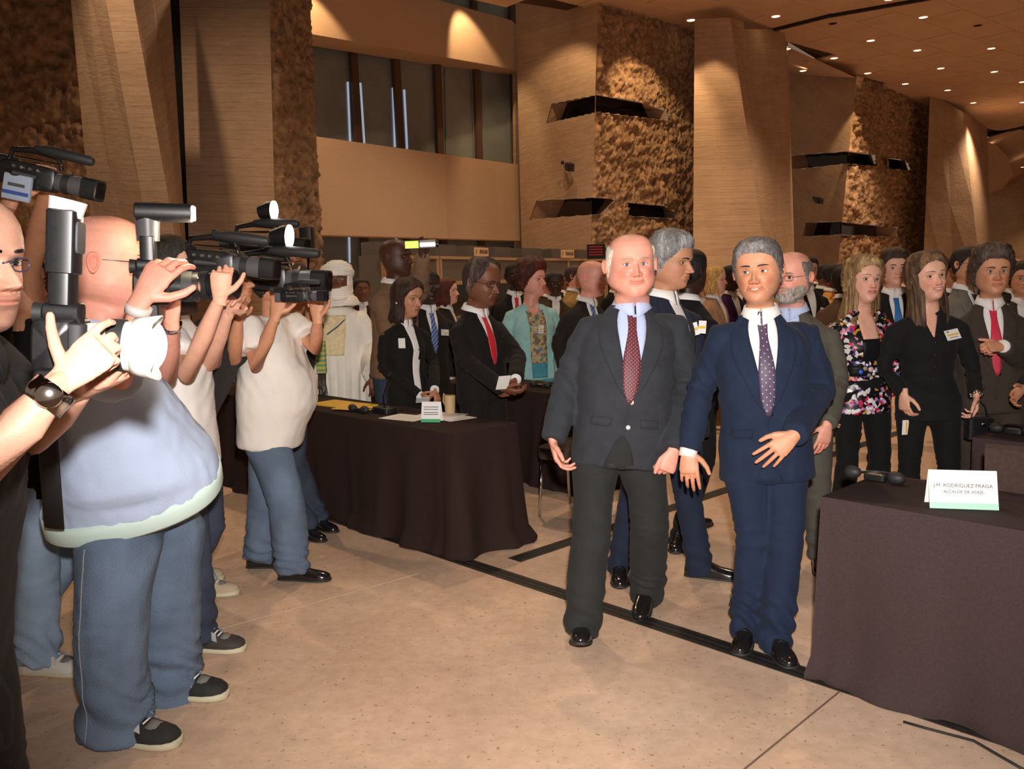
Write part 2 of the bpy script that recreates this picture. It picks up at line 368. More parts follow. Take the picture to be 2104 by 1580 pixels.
# glazed bay with its two concrete spandrels
WA, WB = P(650, 400, 20.0), P(1086, 400, 26.6)
GA, GB = WA + np.array([-.9, 1.0, 0]), WB + np.array([-.3, .55, 0])
def slab(name, pts, thick, m, a=WA, b=WB):
    "vertical slab on the bay's plane from px outline, thick metres deep"
    n = nz(np.array([-(b[1] - a[1]), b[0] - a[0], 0])); F = [PL(x, y, a, b) for x, y in pts]; K = [q + n * thick for q in F]; k = len(F)
    me = MB(); me.add(np.array(F + K), [tuple(range(k)), tuple(range(2 * k - 1, k - 1, -1))] + [(i, i + k, (i + 1) % k + k, (i + 1) % k) for i in range(k)])
    o = me.build(name, m, smooth=False); u = o.data.uv_layers.new(name='UVMap')
    dirx = nz(np.array([b[0] - a[0], b[1] - a[1], 0]))
    for l in o.data.loops:
        q = np.array(o.data.vertices[l.vertex_index].co); u.data[l.index].uv = (float((q - a) @ dirx), float(q[2]))
    return struct(o)
slab('wall_back', [(640, 279), (1084, 341), (1088, 495), (640, 482)], .5, M_PANEL)
slab('wall_back', [(600, -90), (840, -16), (1052, 42), (1068, 60), (1083, 147), (600, 63)], .9, M_PANEL)
slab('trim_1', [(1084, 150), (1058, 148), (1062, 560), (1088, 560)], .1, M_BOARD, GA + np.array([0, -.4, 0]), GB + np.array([0, -.4, 0]))
M_GLZ = mat('blinded_window_glass', srgb(122, 130, 132), .35, nscale=1.5, namt=.15, spec=.8)
slab('window_1', [(600, -100), (1100, -100), (1100, 620), (600, 620)], .03, M_GLZ, GA, GB)
M_MUL = mat('brown_window_mullion', srgb(84, 62, 48), .6)
M_DAY = mat('daylight_gap', (.36, .44, .56), .5, emit=.7)
for (xt, xb, wd) in ((727, 742, 13), (814, 828, 13), (899, 908, 12), (979, 987, 10), (1060, 1066, 16)):
    for (ya, yb, ta, tb) in ((90, 345, 0, 1), (470, 560, 1.5, 1.9), (-20, 60, -.4, -.2)):
        if ya == -20 and xt < 900: continue
        xa, xc = xt + (xb - xt) * ta, xt + (xb - xt) * tb
        o = slab('window_mullion', [(xa - wd / 2, ya), (xa + wd / 2, ya), (xc + wd / 2, yb), (xc - wd / 2, yb)], .12, M_MUL, GA + np.array([.05, -.15, 0]), GB + np.array([.05, -.15, 0]))
for (xt, ya, xb, yb, bright) in ((715, 168, 720, 292, 1), (741, 170, 749, 294, 1), (808, 180, 812, 302, 1), (831, 184, 837, 306, 1), (915, 140, 918, 320, 0), (969, 140, 975, 328, 0), (990, 145, 994, 330, 0), (1043, 150, 1048, 335, 0), (893, 130, 898, 315, 0), (718, 484, 719, 540, 1), (745, 484, 748, 540, 1), (815, 484, 816, 530, 1), (833, 484, 836, 525, 1), (900, 488, 900, 530, 0), (920, 488, 922, 530, 0), (1056, 492, 1056, 530, 0)):
    w2 = 1.7 if bright else 1.1
    mm = M_DAY if bright else mat('thin_frame', (.2, .22, .23), .3)  # bright strips glow in place of daylight at the window, the others are thin frames
    slab('window_strip', [(xt - w2, ya), (xt + w2, ya), (xb + w2, yb), (xb - w2, yb)], .02, mm, GA + np.array([.0, -.05, 0]), GB + np.array([.0, -.05, 0]))
for o in [q for q in COL.objects if q.name.startswith(('window_mullion', 'window_strip'))]:
    o.parent = bpy.data.objects['window_1']; del o['kind']
# ceiling of staggered boards
cr = MB(); 
EDG = [G(a, b_, ZC)[:2] for a, b_ in ((700, -60), (1000, 0), (1228, 36), (1430, 75), (1615, 88), (1720, 150), (1910, 222), (2032, 284))]
pl_ = [(x, y, ZC + .06) for x, y in EDG] + [(45, 47.2, ZC + .06), (45, -6, ZC + .06), (-30, -6, ZC + .06), (-30, 15, ZC + .06)]
cr.add(pl_ + [(x, y, ZC + .9) for x, y, z in pl_], [tuple(range(12)), tuple(range(23, 11, -1))] + [(i, i + 12, (i + 1) % 12 + 12, (i + 1) % 12) for i in range(12)])
ceil = struct(cr.build('ceiling', mat('ceiling_joint_dark', srgb(70, 48, 36), .9), smooth=False))
def clip_ceiling(x, y):
    # edge of the suspended ceiling along the rock walls
    pts = [G(a, b_, ZC)[:2] for a, b_ in ((700, -60), (1000, 0), (1228, 36), (1430, 75), (1615, 88), (1720, 150), (1910, 222), (2032, 284))]
    return pts
edge = clip_ceiling(0, 0)
def yedge(x):
    xs = [p[0] for p in edge]; ys = [p[1] for p in edge]
    return float(np.interp(x, xs, ys))
pbm = MB(); pbm.box((-.595, -1.78, 0), (.595, 1.78, .05)); pme = pbm.mesh('ceiling_panel', False); pme.materials.append(M_CEIL)
cnt = 0; ang = math.radians(-50); ca, sa = math.cos(ang), math.sin(ang)
cand = []
for i in range(-60, 60):
    for j in range(-20, 20):
        u = i * 1.2; v = j * 3.6 + (i * 1.37 % 3.6); x = u * ca - v * sa; y = u * sa + v * ca + 20
        if y > 47.5 or y < 4: continue
        if x < 24 and (y > yedge(x) - .3 or y > yedge(x + 1.3) - .3 and x > -6): continue
        X, Y_ = prj((x, y, ZC)); 
        if -160 < X < 2300 and -260 < Y_ < 420: cand.append((y, x))
cand.sort()
for y, x in cand[:300]:
    o = put('ceiling_panel', pme, ceil); o.location = (x, y, ZC); o.rotation_euler = (0, 0, ang); cnt += 1
if len(cand) > 300:
    b = MB()
    for y, x in cand[300:]: b.box((-.595, -1.78, 0), (.595, 1.78, .05), ang, (x, y, ZC))
    o = b.build('ceiling_panel', M_CEIL, ceil, smooth=False); o['kind'] = 'stuff'
print('ceiling panels', len(cand))
# long shadow joint between two ceiling bays, seen as a dark line
def strip(name, pts, wd, z0, z1, m, parent=None):
    b = MB()
    for p, q in zip(pts, pts[1:]):
        d = nz(np.array([q[0] - p[0], q[1] - p[1], 0])); n = np.array([-d[1], d[0], 0]) * wd / 2
        p3, q3 = np.array([p[0], p[1], 0]), np.array([q[0], q[1], 0])
        R = [[c_ + k for c_ in (a - n + [0, 0, z0], a + n + [0, 0, z0], a + n + [0, 0, z1], a - n + [0, 0, z1])] for a, k in ((p3, 0), (q3, 0))]
        b.loft(R)
    return b.build(name, m, parent, smooth=False)
M_JOINT = mat('joint_dark', (.02, .014, .01), .9)
struct(strip('trim_2', [G(x, y, ZC - .05) for x, y in ((1528, 78), (1700, 35), (1900, 0), (2104, -45))], .14, ZC - .07, ZC + .02, M_JOINT))
struct(strip('trim_3', [G(x, y, ZC - .05) for x, y in ((2020, 281), (2104, 262), (2200, 235))], .3, ZC - .07, ZC + .02, M_JOINT))
# the ceiling's downstand edge and the paler, higher bays behind it
b = MB(); e3 = [np.array([*p, ZC]) for p in edge]
M_PALE = mat('pale_plaster', srgb(196, 168, 146), .9, nscale=1, namt=.05)
b.add([P(1560, 150, 39), P(1560, 70, 28), P(1760, 160, 31.5), P(1763, 160, 36)], [(0, 1, 2, 3)])
struct(b.build('ceiling', M_PALE, smooth=False))
b = MB(); A1 = [P(2020, 286, 47), P(2300, 200, 47), P(2300, 330, 62), P(2120, 385, 62), P(2030, 405, 60)]
b.add(A1, [(0, 1, 2, 3, 4)]); struct(b.build('ceiling', M_CEIL, smooth=False))
b = MB(); A1 = [P(2026, 290, 46.8), P(2050, 300, 47.5), P(2072, 325, 49), P(2082, 360, 52), P(2060, 388, 56), P(2030, 400, 57)]
b.add(A1, [(0, 1, 2, 3, 4, 5)]); struct(b.build('ceiling', M_PALE, smooth=False))
# floor
def floor_mat():
    N = NT('polished_concrete_floor'); b = N.b; b.inputs['Specular IOR Level'].default_value = .35
    co = N.n('ShaderNodeTexCoord').outputs['Object']
    t1 = N.n('ShaderNodeTexNoise', i_Scale=.9, i_Detail=8.0, i_Roughness=.6); N.l(co, t1.inputs[0])
    t2 = N.n('ShaderNodeTexNoise', i_Scale=16.0, i_Detail=6.0, i_Roughness=.7); N.l(co, t2.inputs[0])
    v = N.n('ShaderNodeTexNoise', i_Scale=42.0, i_Detail=3.0, i_Roughness=.55); N.l(co, v.inputs[0])
    cr = N.n('ShaderNodeValToRGB'); cr.color_ramp.elements[0].position = .25; cr.color_ramp.elements[0].color = (*srgb(190, 157, 131), 1); cr.color_ramp.elements[1].position = .75; cr.color_ramp.elements[1].color = (*srgb(231, 200, 173), 1)
    N.l(t1.outputs['Fac'], cr.inputs[0])
    r2 = N.n('ShaderNodeMapRange'); r2.inputs[1].default_value = .35; r2.inputs[2].default_value = .65; r2.inputs[3].default_value = .9; r2.inputs[4].default_value = 1.08; N.l(t2.outputs['Fac'], r2.inputs[0])
    r3 = N.n('ShaderNodeMapRange'); r3.inputs[1].default_value = .30; r3.inputs[2].default_value = .37; r3.inputs[3].default_value = .55; r3.inputs[4].default_value = 1.0; N.l(v.outputs['Fac'], r3.inputs[0])
    m = N.n('ShaderNodeMath', operation='MULTIPLY'); N.l(r2.outputs[0], m.inputs[0]); N.l(r3.outputs[0], m.inputs[1])
    s = N.n('ShaderNodeVectorMath', operation='SCALE'); N.l(cr.outputs[0], s.inputs[0]); N.l(m.outputs[0], s.inputs['Scale']); N.l(s.outputs[0], b.inputs['Base Color'])
    rr = N.n('ShaderNodeMapRange'); rr.inputs[3].default_value = .38; rr.inputs[4].default_value = .6; N.l(t2.outputs['Fac'], rr.inputs[0]); N.l(rr.outputs[0], b.inputs['Roughness'])
    bp = N.n('ShaderNodeBump', i_Strength=.12, i_Distance=.01); N.l(r3.outputs[0], bp.inputs['Height']); N.l(bp.outputs[0], b.inputs['Normal'])
    return N.mt
fb = MB(); fb.add([(-30, -3, 0), (45, -3, 0), (45, 70, 0), (-30, 70, 0)], [(0, 1, 2, 3)])
floor = struct(fb.build('floor', floor_mat(), smooth=False))
M_CUT = mat('floor_saw_cut', srgb(196, 168, 146), .8); M_CUTD = mat('floor_joint_dark', srgb(120, 96, 80), .8)
M_RAIL = mat('floor_rail_steel', srgb(44, 38, 35), .55, nscale=20, namt=.3); M_RAILB = mat('floor_rail_slot', (.006, .006, .006), .6)
DIR1 = nz((G(1655, 1385) - G(970, 1160))[:3]); DIR2 = np.array([-DIR1[1], DIR1[0], 0])
ra = G(1300, 1268)
def rail(i, p, q):
    n = np.array([-(q - p)[1], (q - p)[0], 0]); n = nz(n)
    r = struct(strip('trim_%d' % i, [p, q], .105, -.01, .004, M_RAIL))
    strip('rail_slot', [p + n * .018, q + n * .018], .018, .002, .0055, M_RAILB, r); strip('rail_slot', [p - n * .022, q - n * .022], .014, .002, .0055, M_RAILB, r)
rail(4, ra - DIR1 * 9, ra + DIR1 * 6)
rb = G(1057, 1151); rail(5, rb, rb + DIR2 * 9)
for i, (p, q, wd, m) in enumerate(((G(416, 1302), G(860, 1178), .008, M_CUT), (G(1500, 1605), G(1706, 1437), .007, M_CUTD))):
    d = nz(q - p); struct(strip('trim_%d' % (6 + i), [p - d * 3, q + d * (0 if i == 0 else 9)], wd, -.01, .0022, m))
# recessed downlights
M_LAMP = mat('downlight_glow', (1, .72, .42), .5, emit=9); M_LAMPR = mat('downlight_rim', srgb(230, 130, 70), .5, emit=.0)
DL = [(1420, 41), (1594, 33), (1897, 35), (1789, 83), (1617, 100), (1885, 103), (2037, 99), (1714, 119), (2043, 147), (1933, 140), (1783, 150), (1860, 172), (1947, 185), (2000, 211), (1650, 145), (2004, 252), (2101, 168), (2101, 210), (1827, -2), (2034, 299), (2065, 390), (2101, 341)]
lamp0 = MB(); an = np.linspace(0, 2 * PI, 20, endpoint=False); ring = lambda r, z: np.stack([np.cos(an) * r, np.sin(an) * r, np.full(20, z)], 1)
lamp0.loft([ring(.15, -.012), ring(.13, -.02), ring(.115, -.012), ring(.105, .02)], cap=False); rimme = lamp0.mesh('rim'); rimme.materials.append(M_LAMPR)
lb = MB(); lb.add(ring(.115, -.008), [tuple(range(20))]); lme = lb.mesh('lamp'); lme.materials.append(M_LAMP)
DLL = ['just left of the buttress top', 'beyond the dark seam right of the buttress', 'high centre right', 'left of centre in the wide bay', 'touching the dark side of the buttress', 'centre of the wide bay', 'upper right near the frame edge', 'lower left near the pale triangle', 'brightest on the right side', 'right of centre, above the hacked wall', "above the far block's corner", 'middle of the row along the far edge', 'right of the lit hacked patch', 'nearer the far edge on the right', 'alone on the pale higher plaster', 'close to the curved far edge', 'at the right frame edge, upper', 'at the right frame edge, lower', 'cut by the top frame edge', 'beside the pale dome', 'lowest, above the far right wall', 'at the right edge below the dark seam']
def ceiling_at(px, py):
    q = G(px, py, ZC - .004)
    if q[1] > 47:
        a, b_ = P(2020, 286, 47), P(2030, 405, 60); n = np.cross(b_ - a, np.array([1, 0, 0])); r = ray(px, py); q = CO + r * (((a - CO) @ n) / (r @ n)) - np.array([0, 0, .06])
    if px == 1650: q = P(1650, 145, 33.0)
    return q
for i, (x, y) in enumerate(DL):
    q = ceiling_at(x, y)
    if y < -50: continue
    side = 'near the big buttress' if x < 1640 else 'above the far crowd' if y > 160 else 'in the wide ceiling bay'
    r = root('downlight', q, 'round glowing recessed ceiling downlight, ' + DLL[i], 'downlight', 'recessed ceiling downlights')
    for nm, me in (('rim', rimme), ('lamp', lme)):
        o = bpy.data.objects.new(nm, me); COL.objects.link(o); o.parent = r
for i, (x, y) in enumerate(((1711, 49), (2009, 53))):
    q = G(x, y, ZC - .01); bb = MB(); bb.add(ring(.12, 0) + q, [tuple(range(20))]); o = bb.build('ceiling_speaker', M_JOINT, None)
    tag(o, 'unlit dark round fitting in the ceiling, %s of two' % ('left' if i == 0 else 'right'), 'ceiling fitting')
# light given by the hall's own downlights
for (x, y, z, e) in ((0, 10, ZC, 1200), (5, 12, ZC, 1300), (-6, 11, ZC, 1300), (9, 20, ZC, 2200), (2, 19, ZC, 1700), (14, 30, ZC, 2600), (22, 40, ZC, 3000), (3.5, 7, ZC, 300), (-4, 17, ZC, 1100)):
    light('hall_downlight', 'SPOT', (x, y, z - .15), (x, y, 0), e * .56, WARM, .15, 125, .6)

# wall-washing spots: on the upper spandrel, the buttress and the hacked faces
def wash(px, py, off, e, ang, ty, name='wall_spot'):
    t = P(px, py, off[1]); q_ = t + np.array([off[0], -off[2], off[3]]); q_[2] = q_[2] if px < 1000 or px == 1640 else min(q_[2], ZC - .15); light(name, 'SPOT', q_, P(px, ty, off[1]), e, (1, .66, .34), .06, ang, .5)
wash(975, 20, (0, 24.4, 1.0, .55), 420, 60, 110); wash(655, -20, (.1, 20.0, .9, .55), 330, 60, 70); wash(1455, 130, (-.2, 24.3, 1.3, 1.3), 260, 50, 260); wash(1765, 190, (-.1, 33.0, 1.6, 1.0), 420, 40, 300)
wash(1640, 200, (0, 36.0, 2.4, 1.0), 300, 70, 300); wash(2090, 420, (0, 54.0, 2.5, 1.2), 700, 70, 520); wash(1330, 230, (0, 25.4, 2.6, 3.0), 500, 70, 380); wash(1140, 150, (-.2, 25, 2.6, 2.6), 260, 80, 330)
# ================================================================ people
PAL = dict(light=srgb(226, 172, 146), pink=srgb(228, 160, 138), tan=srgb(205, 146, 112), olive=srgb(190, 136, 104), brown=srgb(120, 74, 52), dark=srgb(78, 46, 34), darker=srgb(58, 36, 28))
HK = np.array([(1.0, .01, .010, 1.0, .01), (.993, .09, .085, .993, .10), (.975, .17, .16, .975, .19), (.94, .245, .232, .945, .28), (.88, .318, .296, .885, .36), (.80, .368, .336, .80, .425),
    (.70, .398, .356, .70, .460), (.62, .408, .360, .62, .465), (.56, .402, .356, .56, .458), (.50, .392, .350, .50, .440), (.42, .396, .345, .42, .410), (.34, .400, .335, .35, .37),
    (.26, .402, .320, .29, .335), (.19, .396, .300, .24, .31), (.12, .392, .272, .19, .295), (.06, .385, .232, .15, .285), (.015, .345, .205, .12, .28), (-.02, .25, .205, .09, .28),
    (-.06, .17, .215, .05, .28), (-.12, .145, .225, 0, .285), (-.25, .14, .23, -.12, .29), (-.42, .14, .23, -.3, .30), (-.55, .13, .22, -.45, .28)])
def head_grid(nr, nc, chub=0.0, smile=0.0, age=0.0, fem=0.0, jaw=0.0, nose=1.0, wide=1.0):
    k = np.linspace(0, len(HK) - 1, nr * 4); zz = np.interp(k, range(len(HK)), HK[:, 0])
    # spread the rows: even in z with extra density on the face
    wgt = np.abs(np.gradient(zz)) * np.where((zz > .08) & (zz < .66), 2.2, 1.0) + .0012
    cw = np.cumsum(wgt); cw = (cw - cw[0]) / (cw[-1] - cw[0]); kk = np.interp(np.linspace(0, 1, nr), cw, k)
    R = np.stack([np.interp(kk, range(len(HK)), HK[:, i]) for i in range(5)], 1)
    zf, yf, w_, zb, yb = R.T
    w_ = w_ * wide * (1 + (chub * .22 + jaw * .08) * ga(zf - .14, .2) + chub * .22 * sm(-zf, .0, .1)) * (1 - fem * .07 * ga(zf - .1, .16))
    yf = yf + chub * .10 * ga(zf + .05, .07)
    s = np.linspace(-1, 1, nc, endpoint=False); a = PI * (.48 * s + .52 * s ** 3)
    ca, sa = np.cos(a), np.sin(a); e = .88
    cs = np.sign(ca) * np.abs(ca) ** e; sn = np.sign(sa) * np.abs(sa) ** e
    y = np.where(cs > 0, yf[:, None] * cs, yb[:, None] * cs); x = w_[:, None] * sn
    # the temples and cheeks turn in towards the front of the face
    x = x * (1 - .10 * np.clip(cs, 0, 1) * sm(.9 - zf, 0, .5)[:, None])
    tt = (y + yb[:, None]) / (yf + yb)[:, None]; z = zb[:, None] * (1 - tt) + zf[:, None] * tt
    fr = sm(cs, .15, .6); ax = np.abs(x); d = np.zeros_like(x)
    d += (.020 - .008 * fem) * ga(ax - .12, .085) * ga(z - .60, .032) + .006 * ga(x, .08) * ga(z - .62, .06)
    d -= (.052 + .006 * age) * ga(ax - .135, .072) * ga(z - .515, .046)
    d -= .022 * ga(x, .06) * ga(z - .55, .03)
    nb = np.interp(z, [.306, .322, .342, .368, .415, .50, .56, .60], [0, .036, .092, .118, .092, .040, .012, 0]) * nose
    nw = np.interp(z, [.31, .35, .41, .50, .58], [.060, .058, .040, .032, .045])
    d += nb * ga(ax, nw) * 1.0
    d += .050 * nose ** .5 * ga(ax - .066, .026) * ga(z - .352, .028)
    d -= .014 * ga(ax - .045, .018) * ga(z - .314, .012)
    d += .026 * ga(x, .12) * ga(z - .24, .075)
    mz = .243 + smile * .55 * ax ** 1.5
    lm = sm(.115 + smile * .025 - ax, 0, .03)
    d += lm * (.015 * ga(z - mz - .020, .013) + .019 * ga(z - mz + .022, .016) - .014 * ga(z - mz, .006))
    d -= .014 * ga(x, .07) * ga(z - .165, .02)
    d += .022 * ga(x, .075) * ga(z - .075, .045)
    d += (.016 + .025 * smile + .012 * chub) * ga(ax - .185, .075) * ga(z - .37, .065)
    q = ax - (.085 + (.355 - z) * .55); d -= (.007 + .012 * age + .012 * smile) * ga(q, .012) * sm(z, .19, .24) * sm(.38 - z, 0, .04)
    d -= age * .006 * ga(z - .462 + .0 * ax, .008) * ga(ax - .135, .06)
    d += age * .007 * ga(z - .445, .014) * ga(ax - .13, .05)
    d -= age * .0035 * (np.sin(z * 150) > .6) * ga(x, .18) * sm(z, .68, .72) * sm(.84 - z, 0, .03)
    y = y + d * fr
    lip = sm(.108 + smile * .02 - ax, 0, .02) * (ga(z - mz - .014, .014) + ga(z - mz + .02, .017)) * fr
    return x, y, z, a, lip, mz, fr
class Person:
    def __init__(s, px, Y, top, yaw=0, label='', skin='light', H=.255, group=None, base=None, res=1.0, lean=(0, 0), fat=0.0, hpx=None, hyaw=None, hpitch=0, hroll=0, hY=None, wide=1.0, scale=None, vox=.011, nk=-.21):
        s.res = res; s.vox = vox; s.fat = fat; s.wide = wide; s.H = H; s.skin = np.array(PAL[skin]) if isinstance(skin, str) else np.array(skin)
        hp = P(hpx if hpx is not None else px, top, hY or Y)
        s.base = np.array([P(px, 800, Y)[0], Y, 0.]) if base is None else np.array(base, float)
        s.height = hp[2]; s.s = scale or np.clip(s.height / 1.76, .9, 1.12); s.yaw = math.radians(yaw)
        hy = math.radians(hyaw if hyaw is not None else yaw); hpi = math.radians(hpitch); hr = math.radians(hroll)
        f = np.array([math.sin(hy) * math.cos(hpi), -math.cos(hy) * math.cos(hpi), math.sin(hpi)])
        u = nz(np.array([0, 0, 1.]) - f * f[2]); sd = np.cross(u, f); u = nz(u * math.cos(hr) + sd * math.sin(hr)); sd = np.cross(u, f)
        s.hf, s.hu, s.hs = f, u, sd
        s.hc = hp - np.array([0, 0, .5 * H * (abs(u[2]) + .0)]) - np.array([0, 0, .004])
        s.J = {}; k = s.s
        s.root = root('person', (s.base[0], s.base[1], 0), label, 'person', group)
        s.neck = s.HP(0, -.09, nk)
        d = s.neck - s.base
        s.pel = s.base + np.array([d[0] * .35 + lean[0], d[1] * .35 + lean[1], .92 * k])
        s.up = nz(s.neck - s.pel); s.k = np.linalg.norm(s.neck - s.pel) / .54
        sd = np.array([math.cos(s.yaw), math.sin(s.yaw), 0]); s.sd = nz(sd - s.up * (sd @ s.up)); s.fr = np.cross(s.sd, s.up)
        F = lambda x, y, z: s.pel + s.sd * x * k * wide + s.fr * (-y) * k + s.up * z * s.k
        for n, m in (('L', 1), ('R', -1)):
            s.J['sh' + n] = F(.175 * m, .0, .405); s.J['el' + n] = F(.262 * m, .045, .165); s.J['wr' + n] = F(.262 * m, -.04, -.065)
            s.J['hip' + n] = F(.092 * m, 0, -.03); g = lambda x, y, z: s.base + rotz(np.array([x * k, y * k, z * k]), s.yaw)
            s.J['kn' + n] = g(.11 * m, -.015, .49); s.J['an' + n] = g(.12 * m, .03, .085)
            s.J['ft' + n] = rotz(np.array([.25 * m, -1, 0]), s.yaw)
        s.parts = []; s.body = MB(); s.hn = 0
    def F(s, x, y, z): "torso frame: x to the person's left, y forward, z up from the pelvis"; return s.pel + s.sd * x * s.s * s.wide + s.fr * y * s.s + s.up * z * s.k
    def HP(s, x, y, z): return s.hc + (s.hs * x + s.hf * y + s.hu * (z - .5)) * s.H
    def set(s, **kw):
        for a, b in kw.items(): s.J[a] = np.array(b, float)
        return s
    # ---- head
    def head(s, hair='short', hcol=(.05, .04, .03), brow=None, eye=(.07, .045, .03), beard=0.0, bcol=None, smile=0, age=.3, fem=0, chub=0, jaw=0, nose=1.0, glasses=None, gaze=0, teeth=0, hlen=-.5, thick=.06, wide=1.0, hi=None, lipc=None, curl=0, stub=0.0, blush=1.0):
        r = s.res; nr, nc = (104, 112) if r >= 1 else (64, 64) if r >= .6 else (44, 40)
        x, y, z, a, lip, mz, fr = head_grid(nr, nc, chub, smile, age, fem, jaw, nose, wide)
        q = np.stack([x, y, z], -1).reshape(-1, 3); n = nc; f = []
        for i in range(nr - 1):
            for j in range(nc): f.append((i * n + j, (i + 1) * n + j, (i + 1) * n + (j + 1) % n, i * n + (j + 1) % n))
        zr, xr, yr = z.ravel(), x.ravel(), y.ravel(); ax = np.abs(xr)
        sk = s.skin; dk = sk.mean() < .1
        col = np.tile(sk, (len(q), 1))
        red = (ga(ax - .19, .09) * ga(zr - .36, .09) + .9 * ga(ax, .07) * ga(zr - .33, .05) * (yr > .3) + .3 * ga(zr - .1, .08)) * (yr > 0)
        col = col * (1 - red[:, None] * np.array([.0, .20, .20]) * (.35 if dk else 1.0) * blush)
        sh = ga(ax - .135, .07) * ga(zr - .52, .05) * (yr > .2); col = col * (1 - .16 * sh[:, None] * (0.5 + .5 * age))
        col = col * (1 + .06 * fbm(q, 6, 2, 2)[:, None] * (.5 + age))
        lp = np.clip(lip.ravel(), 0, 1)[:, None]; lc = np.array(lipc) if lipc is not None else sk * np.array([.82, .52, .52] if not dk else [.95, .6, .6])
        col = col * (1 - .8 * lp) + lc * .8 * lp
        ml = (ga(zr - mz.ravel(), .0055) * (ax < .11) * (yr > .2))[:, None]; col = col * (1 - .65 * ml)
        ns = (ga(ax - .040, .016) * ga(zr - .318, .010) * (yr > .38))[:, None]; col = col * (1 - .75 * ns)
        bm = (sm(.40 - .0 * zr - zr, 0, .12) * sm(zr, -.02, .03) * (ax < .34) * (yr > -.02)); bm = bm * (1 - .9 * ga(ax - .16, .07) * ga(zr - .35, .07)) * (1 - lp[:, 0]) * (1 - ga(ax, .09) * sm(zr, .27, .31))
        st = (stub or beard * .8); bc = np.array(bcol if bcol is not None else hcol)
        col = col * (1 - st * bm[:, None]) + (bc * .6 + sk * .25) * (st * bm)[:, None]
        # hairline
        aa = np.abs(np.tile(a, (nr, 1)).ravel())
        hl = {'short': [.80, .80, .74, .60, .50, .30, .17, .15], 'receding': [1.1, .97, .84, .64, .50, .30, .17, .15], 'fringe': [1.2, 1.2, 1.1, .66, .50, .30, .17, .15],
              'long': [.84, .80, .70, .56, .40, .2, .1, .1], 'bob': [.84, .78, .70, .50, .40, .2, .1, .1], 'bald': [1.3] * 8, 'crew': [.82, .80, .74, .62, .50, .33, .2, .18]}.get(hair, [.8, .8, .74, .6, .5, .3, .17, .15])
        hz = np.interp(aa, [0, .45, .80, 1.15, 1.40, 1.62, 2.2, PI], hl)
        mk = sm(zr + .012 * noi(q, 30, 3), hz - .01, hz + .03)
        if hair == 'fringe': mk = mk * sm(.80 + .03 * noi(q, 9, 1) - zr, -.02, .05) * sm(aa, 1.0, 1.35)
        hcn = np.array(hcol)
        if hair != 'bald': col = col * (1 - mk[:, None] * .85) + hcn * .85 * mk[:, None]
        if hair == 'turban': pass
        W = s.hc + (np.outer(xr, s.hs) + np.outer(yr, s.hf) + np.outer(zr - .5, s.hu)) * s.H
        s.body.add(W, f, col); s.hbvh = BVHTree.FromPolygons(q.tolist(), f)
        def surf(x_, z_, off=0.0):
            h = s.hbvh.ray_cast(Vector((x_, 2, z_)), Vector((0, -1, 0))); yy = h[0][1] if h[0] else .38
            return s.HP(x_, yy + off, z_)
        s.surf = surf
        # ears
        er = MB()
        for m in (1, -1):
            nt, nq = (16, 5) if r >= .6 else (9, 3); Gd = []
            for i in range(nq + 1):
                rr = i / nq; row = []
                for j in range(nt):
                    t = 2 * PI * j / nt; oy = math.cos(t) * .058 * rr * (1 + .25 * math.sin(t)); oz = math.sin(t) * .115 * rr
                    out = .045 + .030 * sm(rr, .5, .85) - .012 * sm(rr, .85, 1) - .018 * (1 - rr); back = .5 * oy
                    row.append(s.HP(m * (.332 * wide * (1 + .12 * chub) + out - back * .9), -.035 + oy, .49 + oz))
                Gd.append(row)
            for j in range(1): Gd.append([s.HP(m * (.332 * wide + .028 - .45 * math.cos(2 * PI * q_ / nt) * .05), -.035 + math.cos(2 * PI * q_ / nt) * .045, .49 + math.sin(2 * PI * q_ / nt) * .09) for q_ in range(nt)])
            Gd.append([s.HP(m * .29 * wide, -.035, .49)] * nt)
            if hair not in ('long', 'turban', 'bob'): s.body.loft(Gd if m > 0 else [g[::-1] for g in Gd], sk * np.array([1, .86, .84]) if not dk else sk, cap=True)
        # eyes
        for m in (1, -1):
            cx, cz = .135 * m, .513; nu, nv = (15, 9) if r >= .6 else (9, 5); Gd = np.zeros((nv, nu, 3)); C_ = np.zeros((nv, nu, 3))
            sq = .72 if smile > .4 else 1.0
            c0 = s.hbvh.ray_cast(Vector((cx, 2, cz)), Vector((0, -1, 0)))[0][1]
            for i in range(nv):
                for j in range(nu):
                    uu = (j / (nu - 1) * 2 - 1); up_ = .030 * sq * (1 - abs(uu) ** 2.2); lo = -.020 * (1 - abs(uu) ** 2.4); vv = lo + (up_ - lo) * i / (nv - 1)
                    X = cx + uu * .066; Z = cz + vv + .004 * uu * m
                    Gd[i, j] = s.HP(X, c0 + .018 - 2.6 * (X - cx) ** 2 - 4 * vv * vv - (.002 if abs(uu) > .95 else 0), Z)
                    rr = math.hypot(X - cx - gaze * .02, vv - .003); C_[i, j] = (.01, .01, .01) if rr < .013 else eye if rr < .029 else ((.62, .58, .55) if not dk else (.5, .43, .38))
            s.body.sheet(Gd, .003 * s.H * 4, col=C_.reshape(-1, 3))
            T = np.linspace(-1, 1, 9); cs_ = sk * (.82 if not dk else .8)
            upl = [s.HP(cx + t * .072, c0 + .016 - 2.9 * (t * .06) ** 2, cz + .032 * sq * (1 - abs(t) ** 2.2) + .004 * t * m) for t in T]
            lol = [s.HP(cx + t * .068, c0 + .013 - 2.9 * (t * .06) ** 2, cz - .024 * (1 - abs(t) ** 2.4) + .004 * t * m) for t in T]
            s.body.tube(upl, [.005 * s.H] + [.011 * s.H] * 7 + [.005 * s.H], 7, col=cs_)
